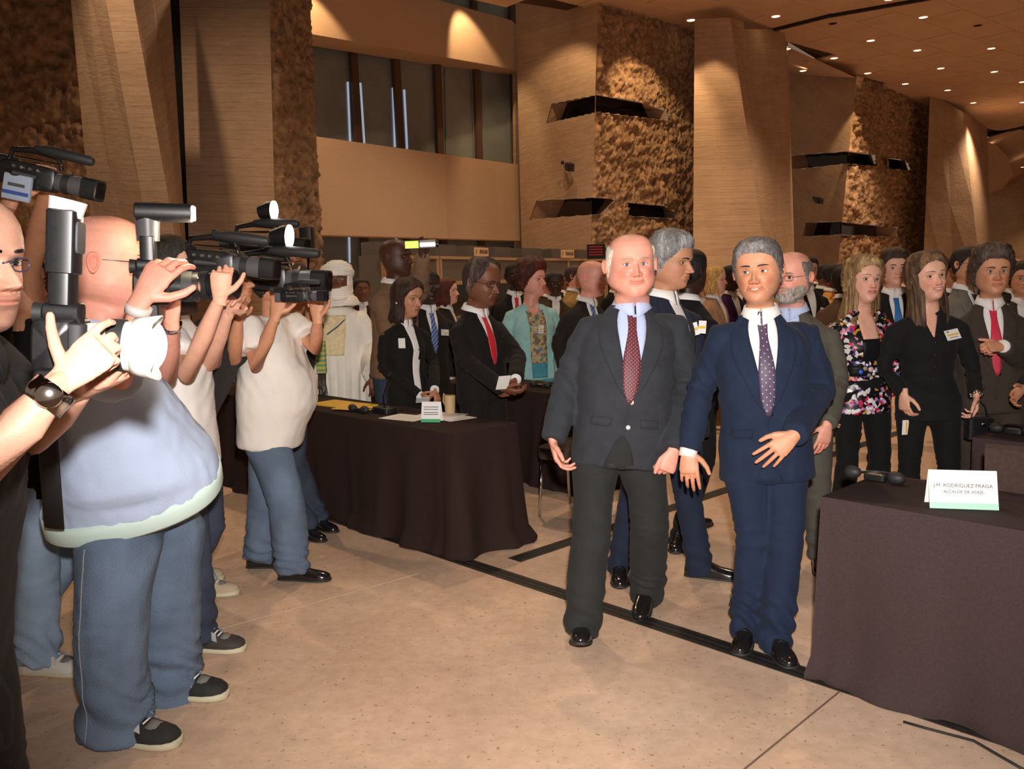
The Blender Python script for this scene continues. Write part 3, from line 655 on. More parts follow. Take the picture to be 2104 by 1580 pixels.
            s.body.tube(lol, [.004 * s.H] + [.007 * s.H] * 7 + [.004 * s.H], 6, col=cs_ * np.array([1, .85, .85]))
            la = [p + s.hf * .012 * s.H - s.hu * .006 * s.H for p in upl]; s.body.tube(la, .0035 * s.H * (1.5 if fem else 1), 5, col=(.02, .015, .012))
            bcl = np.array(brow if brow is not None else hcol) * .8
            bp = [surf(m * (.055 + .165 * t), .600 + (.010 if fem else 0) + .014 * math.sin(t * 2.6) - .006 * t, .004) for t in np.linspace(0, 1, 7)]
            th = .55 if fem else 1.0
            s.body.tube(bp, [(.006 * s.H * th, .010 * s.H * th), (.008 * s.H, .016 * s.H * th), (.008 * s.H, .016 * s.H * th), (.008 * s.H, .015 * s.H * th), (.007 * s.H, .012 * s.H * th), (.006 * s.H, .009 * s.H * th), (.004 * s.H, .004 * s.H)], 6, ref=s.hu, col=bcl)
        if teeth:
            Gd = np.array([[surf(t * .075 * teeth, .243 + smile * .55 * abs(t * .075) ** 1.5 + vz * (1 - t * t) * .013 * teeth - .004, .004) for t in np.linspace(-1, 1, 9)] for vz in (-1, 0, 1)])
            s.body.sheet(Gd, .002, col=(.75, .70, .62))
        # hair
        if hair not in ('bald', 'turban'):
            th = thick; rel = q - np.array([0, -.03, .55]); nr_ = rel / np.linalg.norm(rel, axis=1)[:, None]
            tex = .5 + .5 * fbm(q * np.array([1, 1, 1]), 22 if curl else 9, 4, 3)
            strand = .30 * np.sin(np.arctan2(q[:, 0], q[:, 1] - .1) * 61 + 5 * noi(q, 5, 2) + q[:, 2] * 6)
            topb = 1 + .6 * sm(zr, .75, 1.0) * (hair in ('short', 'receding') and hair != 'crew')
            if hair == 'crew': th = min(th, .03); topb = 1
            if hair == 'fringe': th = .03; topb = 1
            disp = mk * th * topb * (.25 + .75 * sm(zr - hz, -.02, .16)) * (.85 + .30 * tex + .12 * strand + (curl * .5 * np.abs(noi(q, 26, 5))))
            disp = disp - .012 * (1 - sm(mk, 0, .25)); hv = q + nr_ * disp[:, None]; hm = MB()
            hf_ = [t for t in f if mk[list(t)].max() > .01]
            hc2 = np.tile(hcn, (len(q), 1)) * (1 + .22 * strand[:, None]) * (1 + .25 * (tex[:, None] - .5))
            if hi is not None: w_ = (sm(noi(q * np.array([1, 1, .35]), 16, 1) + .3 * noi(q, 45, 2), -.2, .9) * .8)[:, None]; hc2 = hc2 * (1 - w_) + np.array(hi) * w_
            # compact
            used = sorted({i for t in hf_ for i in t}); mp = {o: i for i, o in enumerate(used)}
            HW = s.hc + (np.outer(hv[used, 0], s.hs) + np.outer(hv[used, 1], s.hf) + np.outer(hv[used, 2] - .5, s.hu)) * s.H
            if used: hm.add(HW, [tuple(mp[i] for i in t) for t in hf_], np.clip(hc2[used], 0, 1))
            if hair in ('long', 'bob'):
                NA, NR = (64, 26) if r >= .8 else (36, 14); end = hlen; a0 = .62 if hair == 'long' else .75
                inner = []
                for shell in (0, 1):
                    Gd = np.zeros((NR, NA, 3)); Cc = np.zeros((NR, NA, 3))
                    for i in range(NR):
                        t = i / (NR - 1); zz = .93 + (end - .93) * t
                        for j in range(NA):
                            g = a0 + (2 * PI - 2 * a0) * j / (NA - 1)
                            zc = max(zz, .30); wx = np.interp(zc, [.30, .5, .7, .88, .95], [.34, .37, .375, .32, .24]) ; wb = np.interp(zc, [.30, .5, .7, .88, .95], [.40, .45, .475, .38, .27]); wf = np.interp(zc, [.3, .5, .7, .88, .95], [.33, .35, .39, .36, .25])
                            fl = 1 + thick * 1.4 + .30 * max(0, .35 - zz) * (1 - .3 * t)
                            wave = .005 * math.sin(g * 27 + 6 * math.sin(t * 4)) + .026 * math.sin(g * 8 - 9 * t + 1) + (.05 if curl else .03) * sm(t, .3, .9) * math.sin(g * 5 + 7 * t) + (.055 if curl else .02) * t * math.sin(9 * t + g * 3)
                            k_ = fl + wave - (.10 + .05 * math.sin(g * 13)) * shell - (.22 * sm(t, .88, 1.0) if t > .85 else 0)
                            cg, sg = math.cos(g), math.sin(g)
                            X = wx * sg * k_; Yy = (wf if cg > 0 else wb) * cg * k_ - .02
                            zo = zz + .05 * math.sin(g * 7 + 2) * t - (.10 * abs(sg) * t)
                            Gd[i, j] = s.HP(X, Yy - .03, zo)
                            w_ = .5 + .5 * math.sin(g * 31 + 4 * math.sin(g * 5) + 3 * math.sin(t * 5 + g * 2)); cc = hcn * (.75 + .5 * w_)
                            if hi is not None: w2 = .65 * sm(w_ + .5 * math.sin(g * 57 + 3 * t), .3, 1.1) * (.4 + .6 * t); cc = cc * (1 - w2) + np.array(hi) * w2
                            Cc[i, j] = cc
                    inner.append((Gd, Cc))
                (G0, C0), (G1, C1) = inner; n_ = NA
                vv = np.concatenate([G0.reshape(-1, 3), G1.reshape(-1, 3)]); o = NR * NA; ff = []
                for i in range(NR - 1):
                    for j in range(NA - 1):
                        p_ = i * n_ + j; ff.append((p_, p_ + 1, p_ + n_ + 1, p_ + n_)); ff.append((p_ + o, p_ + n_ + o, p_ + n_ + 1 + o, p_ + 1 + o))
                for j in range(NA - 1): p_ = (NR - 1) * n_ + j; ff.append((p_, p_ + 1, p_ + 1 + o, p_ + o)); ff.append((j + 1, j, j + o, j + 1 + o))
                for i in range(NR - 1):
                    for j in (0, NA - 1): p_ = i * n_ + j; ff.append((p_, p_ + n_, p_ + n_ + o, p_ + o))
                hm.add(vv, ff, np.clip(np.concatenate([C0.reshape(-1, 3), C1.reshape(-1, 3)]), 0, 1))
            if hm.n: s.part('hair', hm, HAIRM, color=True)
        if beard:
            bv = q + np.stack([xr * .3, np.full(len(q), .6), -.5 * np.ones(len(q))], 1) * (bm * (.5 + .5 * fbm(q, 14, 3, 2)) * .07 * beard)[:, None]
            ff = [t for t in f if bm[list(t)].mean() > .35]; used = sorted({i for t in ff for i in t}); mp = {o: i for i, o in enumerate(used)}; hm = MB()
            HW = s.hc + (np.outer(bv[used, 0], s.hs) + np.outer(bv[used, 1], s.hf) + np.outer(bv[used, 2] - .5, s.hu)) * s.H
            hm.add(HW, [tuple(mp[i] for i in t) for t in ff], np.tile(bc, (len(used), 1)) * (1 + .3 * fbm(q[used], 20, 2, 2)[:, None])); s.part('beard', hm, HAIRM, color=True)
        if glasses is not None:
            gm = MB(); rd = .0055 * s.H; gc = glasses
            for m in (1, -1):
                c0 = s.hbvh.ray_cast(Vector((.135 * m, 2, .56)), Vector((0, -1, 0)))[0][1] + .035
                pts = [s.HP(.142 * m + .082 * np.sign(math.cos(t)) * abs(math.cos(t)) ** .6, c0 - .02 * abs(math.cos(t)) * (1 if math.cos(t) * m > 0 else 0), .507 + .050 * np.sign(math.sin(t)) * abs(math.sin(t)) ** .6) for t in np.linspace(0, 2 * PI, 21)]
                gm.tube(pts, rd, 6, cap=False)
                gm.tube([s.HP(.222 * m, c0 - .02, .53), s.HP(.30 * m, c0 - .10, .53), s.HP(.345 * m * wide, .06, .53), s.HP(.35 * m * wide, -.07, .51)], rd, 6)
            gm.tube([s.HP(-.06, .43, .52), s.HP(0, .445, .535), s.HP(.06, .43, .52)], rd, 6)
            s.part('glasses', gm, mat('glasses_frame', gc, .3, metal=.6) if gc not in _FM else _FM[gc])
        return s
    def part(s, name, mb, m, color=False, label=None, parent=None, smooth=True, auto=None):
        o = mb.build(name, m, parent or s.root, smooth, color, auto)
        if label: o['label'] = label
        s.parts.append(o); return o
    # ---- hands
    def hand(s, side, d=None, pn=None, curl=(25, 25, 28, 32), spread=4, thumb=(.55, .75, .35), tcurl=20, L=.19, vox=None, lat=None, ring=False):
        wr = s.J['wr' + side]; el = s.J['el' + side]; d = nz(wr - el) if d is None else nz(d)
        if pn is None: pn = s.sd * (-1 if side == 'L' else 1)
        pn = nz(np.array(pn, float) - d * (d @ np.array(pn, float))); la = np.cross(d, pn)
        if lat is not None and la @ np.array(lat, float) < 0: la = -la
        if lat is None and la @ s.fr < 0: la = -la
        k = L / .19 * s.s; m = MB()
        m.tube([wr - d * .03, wr, wr + d * .04 * k, wr + d * .08 * k, wr + d * .098 * k], [(.027 * k, .020 * k), (.028 * k, .019 * k), (.037 * k, .0165 * k), (.042 * k, .0135 * k), (.036 * k, .009 * k)], 14, ref=pn)
        for i in range(4):
            o = (.031, .0105, -.010, -.029)[i]; b = (.088, .094, .091, .082)[i]; ls = ((.043, .026, .021), (.047, .030, .022), (.043, .028, .022), (.033, .021, .019))[i]
            p = wr + d * b * k * .9 + la * o * k; pts = [p - d * .02 * k, p]; th = 0
            sp = math.radians((1.5 - i) * spread); c_ = curl[i] if hasattr(curl, '__len__') else curl
            for j, l in enumerate(ls):
                th += math.radians(c_ * (.8, 1.15, .8)[j]); dd = d * math.cos(th) + pn * math.sin(th); dd = nz(dd + la * math.tan(sp) * math.cos(th)); pts.append(pts[-1] + dd * l * k)
            r0 = (.0092, .0095, .0090, .0080)[i] * k; m.tube(pts, [r0 * 1.05, r0 * 1.08, r0 * .98, r0 * .9, r0 * .72], 9, dome=True)
        t = nz(d * thumb[0] + la * thumb[1] + pn * thumb[2]); p = wr + d * .020 * k + la * .020 * k; pts = [p, p + t * .042 * k]; th = 0; ax_ = nz(d * .9 - la * .35)
        for l in (.036, .027): th += math.radians(tcurl); dd = nz(t * math.cos(th) + ax_ * math.sin(th)); pts.append(pts[-1] + dd * l * k)
        m.tube(pts, [.014 * k, .0125 * k, .0105 * k, .0085 * k], 10, dome=True)
        v, f, nn = remesh(m, vox or (.0034 if s.res >= .8 else .005), 3); sk = s.skin
        tip = sk * np.array([1, .88, .86]); w_ = sm((v - wr) @ d, .06 * k, .13 * k)[:, None]; c = sk * (1 - w_) + tip * w_; c = c * (1 + .05 * fbm(v, 45, 1, 2)[:, None])
        s.body.add(v, f, c)
        if ring:
            p = wr + d * .105 * k - la * .010 * k + pn * .004; rm = MB(); rm.tube([p, p + d * .004], .0108 * k, 12); s.part('ring', rm, GOLD)
        return s
    def finish(s, arms=('', ''), legs=True):
        b = s.body; J = s.J; sk = s.skin
        b.tube([s.HP(0, -.08, -.15), s.neck, s.F(0, .0, .44), s.F(0, .0, .2), s.F(0, 0, .06)], [(.05, .05), (.055, .05), (.11, .06), (.11, .07), (.09, .06)], 12, ref=s.fr, col=sk)
        for n in 'LR':
            r = (.046, .040, .030, .0275) if 'bare' in arms else (.034, .031, .028, .026)
            b.tube([s.F(0, 0, .42), J['sh' + n], J['el' + n], (J['el' + n] * .45 + J['wr' + n] * .55), J['wr' + n] - nz(J['wr' + n] - J['el' + n]) * .03, J['wr' + n] + nz(J['wr' + n] - J['el' + n]) * .015], [.05, r[0], r[1], (r[1] + r[2]) * .52, r[3] * .93, .017], 14, col=sk)
            if legs: b.tube([J['hip' + n] + s.up * .03, J['hip' + n], J['kn' + n], J['an' + n]], [.06, .055, .042, .032], 10, col=sk)
        s.part('body', b, SKIN, color=True); return s
    # ---- clothes
    def torso_prof(s, prof, mb, n=28, grow=0.0, belly=0.0):
        rings = []; an = np.linspace(0, 2 * PI, n, endpoint=False); fat = s.fat
        for (v, hw, f, b, *ti) in prof:
            bl = math.exp(-((v - .14) / .17) ** 2); hw = hw * (1 + fat * .5 * bl + fat * .15) + grow; f_ = f * (1 + fat * .2) + (fat * .16 + belly) * bl + grow; b_ = b * (1 + fat * .25 * bl) + grow
            c = np.cos(an); t = np.sin(an); X = np.sign(c) * np.abs(c) ** .85 * hw; Yv = np.where(t > 0, np.abs(t) ** .85 * f_, -np.abs(t) ** .85 * b_)
            rings.append(s.pel + np.outer(X * s.s * s.wide, s.sd) + np.outer(Yv * s.s, s.fr) + s.up * v * s.k + np.outer(Yv * s.s * (ti[0] if ti else 0), s.up))
        mb.loft(rings)
    def wrinkle(s, v, nn, amp, f=7, seed=0):
        w_ = fbm(v * np.array([1, 1, .75]), f, seed, 3); r = (1 - np.abs(fbm(v * np.array([1, 1, .6]), f * 1.6, seed + 3, 2)) * 1.4); a = amp * (.6 * w_ + .6 * r)
        J = s.J
        for n in 'LR':
            for jn, L in (('el' + n, .07), ('kn' + n, .10)):
                d = np.linalg.norm(v - J[jn], axis=1); ax_ = nz(J[('wr' if jn[0] == 'e' else 'an') + n] - J[jn]); q = (v - J[jn]) @ ax_
                a = a + amp * .9 * np.exp(-(d / L) ** 2) * np.sin(q * 95 + 9 * noi(v, 7, seed))
        for n in 'LR':
            for a_, b_, L in ((J['sh' + n], J['wr' + n], .5), (J['hip' + n], J['an' + n], .0)):
                if L:
                    e_ = J['el' + n]; d = np.linalg.norm(v - e_, axis=1); ax_ = nz(b_ - a_); q = (v - e_) @ ax_; sd_ = (v - e_) @ np.cross(ax_, s.fr)
                    rg = 1 - np.abs(np.sin(q * 42 + sd_ * 30 + 2.2 * noi(v, 6, seed + 1))) * 1.6; a = a + amp * 1.1 * np.exp(-(d / .17) ** 2) * rg
        return v + nn * a[:, None]
    JP = [(-.14, .198, .125, .145), (-.03, .190, .125, .140), (.10, .172, .125, .118), (.24, .180, .130, .120), (.35, .190, .128, .132), (.42, .180, .108, .128), (.465, .150, .088, .110), (.505, .098, .070, .088), (.535, .074, .062, .078), (.555, .066, .060, .076)]
    def jacket(s, color, mname='suit', hem=-.14, sleeve=1.0, grow=0.0, belly=0.0, amp=.005, vox=None, cut=None, name='jacket', rad=(.064, .060, .049, .044), prof=None, cuff=True, label=None, m=None):
        mb = MB(); pr = [list(p) for p in (prof or s.JP)]
        pr = [[hem if i == 0 else p[0], *p[1:]] for i, p in enumerate(pr)]; pr = [p for i, p in enumerate(pr) if i == 0 or p[0] > hem + .02]
        s.torso_prof(pr, mb, grow=grow, belly=belly); J = s.J; k = s.s
        sp = [J['shL'] + s.up * -.006, (J['shL'] * .5 + s.neck * .5) + s.up * -.040 * k, s.neck - s.up * .05 - s.fr * .012, (J['shR'] * .5 + s.neck * .5) - s.up * .040 * k, J['shR'] + s.up * -.006]
        mb.tube(sp, [(.056 * k, .046 * k), (.064 * k, .045 * k), (.07 * k, .05 * k), (.064 * k, .045 * k), (.056 * k, .046 * k)], 14, ref=s.up)
        for n in 'LR':
            sh, el, wr = J['sh' + n], J['el' + n], J['wr' + n]; f_ = 1 + s.fat * .25
            if sleeve >= .9: pts = [sh * .7 + s.F(0, 0, .40) * .3 + s.up * .0, sh + nz(el - sh) * .02, sh * .5 + el * .5, el, el * .5 + wr * .5, wr * sleeve + el * (1 - sleeve)]; rr = [rad[0] * .9, rad[0], rad[0] * .95, rad[1] * .92, (rad[2] + rad[1]) * .5, rad[2]]
            else: e2 = sh + (el - sh) * sleeve * 1.1; pts = [sh * .75 + s.F(0, 0, .43) * .25, sh, (sh + e2) / 2, e2]; rr = [rad[0] * .9, rad[0], rad[0] * 1.05, rad[0] * 1.1]
            mb.tube(pts, [r * k * f_ + grow for r in rr], 16)
        v, f, nn = remesh(mb, vox or s.vox, 6, .5); v = s.wrinkle(v, nn, amp, seed=int(abs(s.base[0]) * 7) % 5)
        s.cutp = cut; s.hem = hem
        if False:  # rounded opening at the front hem: drop faces below the curve, then tidy the rim on to it
            x, y, z = (v - s.pel) @ s.sd / s.s, (v - s.pel) @ s.fr, (v - s.pel) @ s.up / s.k
            dead = (y > .02) & (np.abs(x - cut[2]) < cut[0] * np.sqrt(np.clip((cut[1] - z) / (cut[1] - hem + .03), 0, 1.3)) )
            f = [t for t in f if not dead[list(t)].any()]
        m_ = MB(); m_.add(v, f); 
        far = np.ones(len(v), bool)
        for n in 'LR':
            for a_, b_, r_ in ((s.J['el' + n], s.J['wr' + n], .075), (s.J['sh' + n] * .3 + s.J['el' + n] * .7, s.J['el' + n], .08)):
                ab = b_ - a_; t_ = np.clip(((v - a_) @ ab) / (ab @ ab), 0, 1)[:, None]; far &= np.linalg.norm(v - a_ - t_ * ab, axis=1) > r_ * k
        fz_ = [t for t in f if far[list(t)].all()]; s.jb = BVHTree.FromPolygons(v.tolist(), fz_ or f)
        o = s.part(name, m_, m or fabric(mname, color), label=label)
        return s
    def patch(s, name, rows, m, off=.004, nc=6, label=None, bvh=None, thick=.004, uvs=True, fr=None, parent=None, ease=0):
        "strip laid on the front of the garment: rows = (v, left x, right x) in torso metres"
        bv = bvh or s.jb; d = s.fr if fr is None else nz(fr); R = []
        rows2 = []
        for (a, b) in zip(rows, rows[1:]):
            st = max(1, int(abs(b[0] - a[0]) / .02));
            for i in range(st): t = i / st; rows2.append([a[j] + (b[j] - a[j]) * t for j in range(3)])
        rows2.append(list(rows[-1])); last = None
        for (v_, x0, x1) in rows2[::-1]:
            r = []
            for j in range(nc):
                xx = x0 + (x1 - x0) * j / (nc - 1); o = s.F(xx, 0, v_) + d * .6
                h = bv.ray_cast(Vector(o), Vector(-d), 1.0)
                if h[0] is not None: last = (np.array(h[0]) - s.F(xx, 0, v_)) @ d
                dep = last if last is not None else .1
                r.append(s.F(xx, 0, v_) + d * (dep + off))
            R.append(r)
        R = np.array(R[::-1])
        for _ in range(2): R[1:-1] = R[1:-1] * .5 + (R[:-2] + R[2:]) * .25
        mb = MB(); mb.sheet(R, thick, nrm=d); me = mb.mesh(name); me.materials.append(m)
        u = me.uv_layers.new(name='UVMap'); uv = np.array([[(x0 + (x1 - x0) * j / (nc - 1), v_) for j in range(nc)] for (v_, x0, x1) in rows2]).reshape(-1, 2); uv = np.concatenate([uv, uv])
        li = np.zeros(len(me.loops), int); me.loops.foreach_get('vertex_index', li); u.data.foreach_set('uv', uv[li].ravel())
        o = put(name, me, s.root)
        if label: o['label'] = label
        return o
    def collar(s, m, r=.062, h=.034, point=.034, name='collar', gap=.05, low=.0):
        c0 = s.HP(0, -.085, -.15) - s.hu * low; n = 26; Gd = []
        r = r * s.s * (s.H / .255)
        u = nz(s.hu + s.up); f_ = nz(s.fr + s.hf * 1.0 - u * ((s.fr + s.hf) @ u)); sd = np.cross(u, f_)
        for (rr, z, p) in ((1.0, h * .3, 0), (1.02, h * .8, 0), (1.07, h * .82, 0), (1.20, h * .2, .3), (1.36, -.010, 1)):
            row = []
            for j in range(n):
                a = gap * (1 if p < .5 else 1.1) + (2 * PI - 2 * gap) * j / (n - 1); fr_ = max(0, math.cos(a)) ** 6
                row.append(c0 + (sd * math.sin(a) + f_ * math.cos(a) * 1.04) * r * rr - u * (fr_ * (point * p) + .012 * math.cos(a)) + u * z)
            Gd.append(row)
        mb = MB(); mb.sheet(np.array(Gd), .0025); s.part(name, mb, m); return s
    def dress_front(s, shirt=None, tie=None, lapel=None, vb=.17, button=None, badge=None, sw=.052, cx=0.0, pocket=True, tiew=.042, nb=1, bm=None, lapw=.085, tlen=-.02, trm=None):
        sh_ = shirt; T = .50
        if shirt: s.patch('shirt', [(.56, cx - sw * .6, cx + sw * .6), (.535, cx - sw * .8, cx + sw * .8), (T - .02, cx - sw, cx + sw), (T - .12, cx - sw * .82, cx + sw * .82), (vb, cx - .004, cx + .004)], shirt, .004, 9)
        if shirt: s.collar(shirt)
        if tie:
            s.patch('tie', [(.558, cx - .015, cx + .015), (.53, cx - .024, cx + .024), (.50, cx - .023, cx + .023), (.465, cx - .015, cx + .015), (.44, cx - .017, cx + .017), (.30, cx - tiew * .8, cx + tiew * .8), (vb + .03, cx - tiew * .62, cx + tiew * .62), (vb - .0, cx - .012, cx + .012), (vb + tlen, cx - .006, cx + .006)], tie, .010, 7, thick=.010)
        if lapel:
            for m_ in (1, -1):
                r = [(.545, cx + m_ * sw * .95, cx + m_ * (sw + .022)), (.50, cx + m_ * sw, cx + m_ * (sw + .05)), (.455, cx + m_ * sw * .98, cx + m_ * (sw + lapw)), (.43, cx + m_ * sw * .93, cx + m_ * (sw + lapw * .62)), (.425, cx + m_ * sw * .92, cx + m_ * (sw + lapw * .98)), (.33, cx + m_ * sw * .66, cx + m_ * (sw + lapw * .72)), (vb + .03, cx + m_ * .006, cx + m_ * .045), (vb, cx - m_ * .004, cx + m_ * .014)]
                s.patch('lapel', r, lapel, .0085, 6, thick=.007)
            s.patch('front_edge', [(vb + .0, cx - .006, cx + .004), (.05, cx - .006, cx + .004), (-.06, cx - .012, cx - .002)], lapel, .003, 3)
        if lapel and s.res >= .9:
            for m_ in (1, -1): s.patch('pocket_flap', [(.045, cx + m_ * .062, cx + m_ * .145), (.005, cx + m_ * .064, cx + m_ * .147)], lapel, .006, 6, thick=.005)
            s.patch('breast_pocket', [(.335, cx + .085, cx + .155), (.315, cx + .085, cx + .155)], lapel, .005, 5, thick=.004)
        if nb:
            for i in range(nb):
                p = s.F(cx + .010, 0, vb - .012 - .115 * i); h = s.jb.ray_cast(Vector(p + s.fr * .6), Vector(-s.fr), 1.0)
                if h[0]:
                    q = np.array(h[0]); mb = MB(); mb.tube([q, q + s.fr * .006, q + s.fr * .008], [.0105, .0105, .007], 14); s.part('button', mb, bm or BLACKP)
        if badge: s.badge(*badge)
        if getattr(s, 'cutp', None) and trm is not None:
            w0, v0, c0 = s.cutp; rows = [(v0, c0 - .004, c0 + .004)] + [(v0 + (s.hem + .004 - v0) * t, c0 - w0 * t ** .5, c0 + w0 * t ** .5) for t in (.1, .25, .45, .7, 1.0)]
            s.patch('trouser_fly', rows, trm, .0035, 7)
        return s
    def badge(s, x, v, w=.075, h=.05, rot=0, stripe=True):
        d = s.fr; h_ = s.jb.ray_cast(Vector(s.F(x, 0, v) + d * .6), Vector(-d), 1.0)
        if not h_[0]: return s
        n = nz(np.array(h_[1])); n = n if n @ d > 0 else -n; c = np.array(h_[0]) + n * .008; u = nz(s.up - n * (s.up @ n)); sd = np.cross(u, n); a = math.radians(rot); sd, u = sd * math.cos(a) + u * math.sin(a), u * math.cos(a) - sd * math.sin(a)
        mb = MB(); mb.box((-w / 2, -.0015, -h / 2), (w / 2, .0015, h / 2)); B = np.stack([sd, -n, u]); mb.v = [v_ @ B + c for v_ in mb.v]; o = s.part('name_badge', mb, PAPER, smooth=False)
        if stripe:
            mb = MB(); mb.box((-w * .4, -.0025, -h * .08), (w * .4, -.001, h * .08)); mb.v = [v_ @ B + c for v_ in mb.v]; s.part('badge_stripe', mb, YEL, parent=o, smooth=False)
            mb = MB(); mb.box((-w * .3, -.0025, -h * .30), (w * .3, -.001, -h * .24)); mb.box((-w * .36, -.0025, h * .26), (-w * .22, -.001, h * .38)); mb.v = [v_ @ B + c for v_ in mb.v]; s.part('badge_print', mb, GREYP, parent=o, smooth=False)
        return s
    def cuff(s, side, m, r=.036, L=.03):
        wr, el = s.J['wr' + side], s.J['el' + side]; d = nz(wr - el); mb = MB(); mb.tube([wr - d * .05, wr - d * .02, wr + d * (L - .015)], [r * s.s, r * s.s, r * s.s * .97], 16); s.part('shirt_cuff', mb, m); return s
    def trousers(s, color, mname='trousers', rad=(.092, .068, .060), amp=.004, vox=None, m=None, top=.10, hemz=.045, seat=1.0, flare=1.15, name='trousers'):
        mb = MB(); J = s.J; k = s.s; f_ = 1 + s.fat * .35
        s.torso_prof([(-.15, .10 * seat, .065, .08 * seat), (-.10, .145 * seat, .090, .115 * seat), (-.03, .172 * seat, .105, .130 * seat), (.05, .160 * seat, .105, .11), (top, .150 * seat, .105, .105)], mb)
        for n in 'LR':
            h, kn, an = J['hip' + n], J['kn' + n], J['an' + n]; d = nz(kn - an); ft = nz(J['ft' + n]); low = an - d * (.085 * k - hemz)
            mb.tube([h + s.up * .03, h - s.up * .06, h * .45 + kn * .55, kn, kn * .5 + an * .5, an + d * .03, low], [(.095 * k * f_, .095 * k * f_), (rad[0] * k * f_ * 1.06, rad[0] * k * f_ * 1.06), (rad[0] * .88 * k * f_, rad[0] * .95 * k * f_), (rad[1] * k * f_, rad[1] * k * f_), (rad[2] * 1.05 * k * f_, rad[2] * 1.1 * k * f_), (rad[2] * k * f_, rad[2] * flare * k), (rad[2] * 1.02 * k, rad[2] * flare * 1.15 * k)], 18, ref=ft)
        v, f, nn = remesh(mb, vox or s.vox, 5, .5)
        v = s.wrinkle(v, nn, amp, 6, 2)
        for n in 'LR':  # folds stacked above the shoe
            an = J['an' + n]; d = np.linalg.norm((v - an)[:, :2], axis=1); z = v[:, 2]; w_ = np.exp(-((z - .13) / .10) ** 2) * (d < .16); a = amp * 1.6 * w_ * np.sin(z * 75 + 8 * noi(v, 7, 1) + 2 * v[:, 0] * 20); v = v + nn * a[:, None]
        m_ = MB(); m_.add(v, f); s.tb = BVHTree.FromPolygons(v.tolist(), f); s.part(name, m_, m or fabric(mname, color)); return s
    def shoe(s, side, col=None, style='dress', L=.29, toeup=0, heelup=0, lift=0, m=None):
        an, ft = s.J['an' + side], nz(s.J['ft' + side] * np.array([1, 1, 0])); g = np.array([an[0], an[1], 0]); lt = np.array([-ft[1], ft[0], 0]); k = L / .29 * s.s
        S_ = [(-.078, .018, .045), (-.066, .031, .072), (-.03, .036, .088), (.02, .037, .086), (.06, .039, .070), (.105, .044, .052), (.15, .046, .044), (.185, .040, .038), (.208, .026, .030), (.216, .010, .022)]
        if style != 'dress': S_ = [(a, b * 1.12, c * 1.12) for a, b, c in S_]
        an_ = np.linspace(0, 2 * PI, 18, endpoint=False); tilt = math.radians(toeup - heelup)
        piv = .0 if toeup else .17
        def X(p): 
            x, y, z = p; x, z = x * k, z * k; xp = x - piv * k; x, z = piv * k + xp * math.cos(tilt) - z * math.sin(tilt), xp * math.sin(tilt) + z * math.cos(tilt)
            return g + ft * x + lt * y * k + np.array([0, 0, z + lift])
        sol = .026 if style != 'dress' else .014
        up_ = MB(); R = []
        for (x, w_, h) in S_: R.append([X((x, np.sign(math.cos(t)) * abs(math.cos(t)) ** .8 * w_, sol * .6 + (h if math.sin(t) > 0 else h * .1) * np.sign(math.sin(t)) * abs(math.sin(t)) ** .75 * (1 if math.sin(t) > 0 else 1))) for t in an_])
        up_.loft(R); o = s.part('shoe', up_, m or (mat('shoe_leather', (.012, .010, .010), .16, spec=.8) if 'shl' not in _FM else _FM['shl']))
        so = MB(); R = []
        for (x, w_, h) in S_: R.append([X((x * 1.02, math.copysign(abs(math.cos(t)) ** .5, math.cos(t)) * (w_ + .004), sol / 2 + math.copysign(abs(math.sin(t)) ** .4, math.sin(t)) * sol / 2)) for t in an_])
        so.loft(R); s.part('sole', so, SOLEW if style != 'dress' else RUBBER, parent=o)
        if style == 'dress':
            b = MB()
            for i in range(3): x = .052 + i * .018; b.tube([X((x, -.016, .080 - i * .008)), X((x, 0, .086 - i * .008)), X((x, .016, .080 - i * .008))], .0022, 5)
            s.part('laces', b, RUBBER, parent=o)
            b = MB(); b.tube([X((.115, -.040, .034)), X((.118, -.024, .050)), X((.120, 0, .056)), X((.118, .024, .050)), X((.115, .040, .034))], .0016, 5); s.part('toe_seam', b, RUBBER, parent=o)
        else:
            b = MB()
            for i in range(5): x = .045 + i * .016; b.tube([X((x, -.022, .100 - i * .007)), X((x + .008, 0, .112 - i * .008)), X((x, .022, .100 - i * .007))], .0035, 5)
            s.part('laces', b, WHITEP, parent=o)
            for sgn in (1, -1):
                b = MB(); P_ = [X((-.02, sgn * .0425, .035)), X((.005, sgn * .0425, .075)), X((.03, sgn * .043, .075)), X((.015, sgn * .0435, .035))]; b.sheet(np.array([[P_[0], P_[3]], [P_[1], P_[2]]]), .003, nrm=lt * sgn); s.part('side_stripe', b, REFL, parent=o, smooth=False)
            for sgn in (1, -1):
                b = MB(); b.sheet(np.array([[X((.085, sgn * .030, .092)), X((.105, sgn * .034, .082))], [X((.092, sgn * .046, .062)), X((.114, sgn * .048, .054))]]), .003, nrm=lt * sgn); s.part('reflective_patch', b, REFL, parent=o, smooth=False)
            b = MB(); b.sheet(np.array([[X((.122, -.032, .066)), X((.126, 0, .079)), X((.122, .032, .066))], [X((.152, -.030, .058)), X((.158, 0, .070)), X((.152, .030, .058))]]), .003); s.part('toe_patch', b, mat('grey_suede', srgb(120, 116, 112), .9), parent=o)
        return s
_FM['shl'] = mat('black_shoe_leather', (.012, .010, .010), .16, spec=.8)
YEL = mat('yellow_print', srgb(235, 190, 50), .6); SOLEW = mat('cream_rubber_sole', srgb(205, 198, 170), .6); REFL = mat('reflective_tape', (.9, .9, .92), .15, metal=.6)
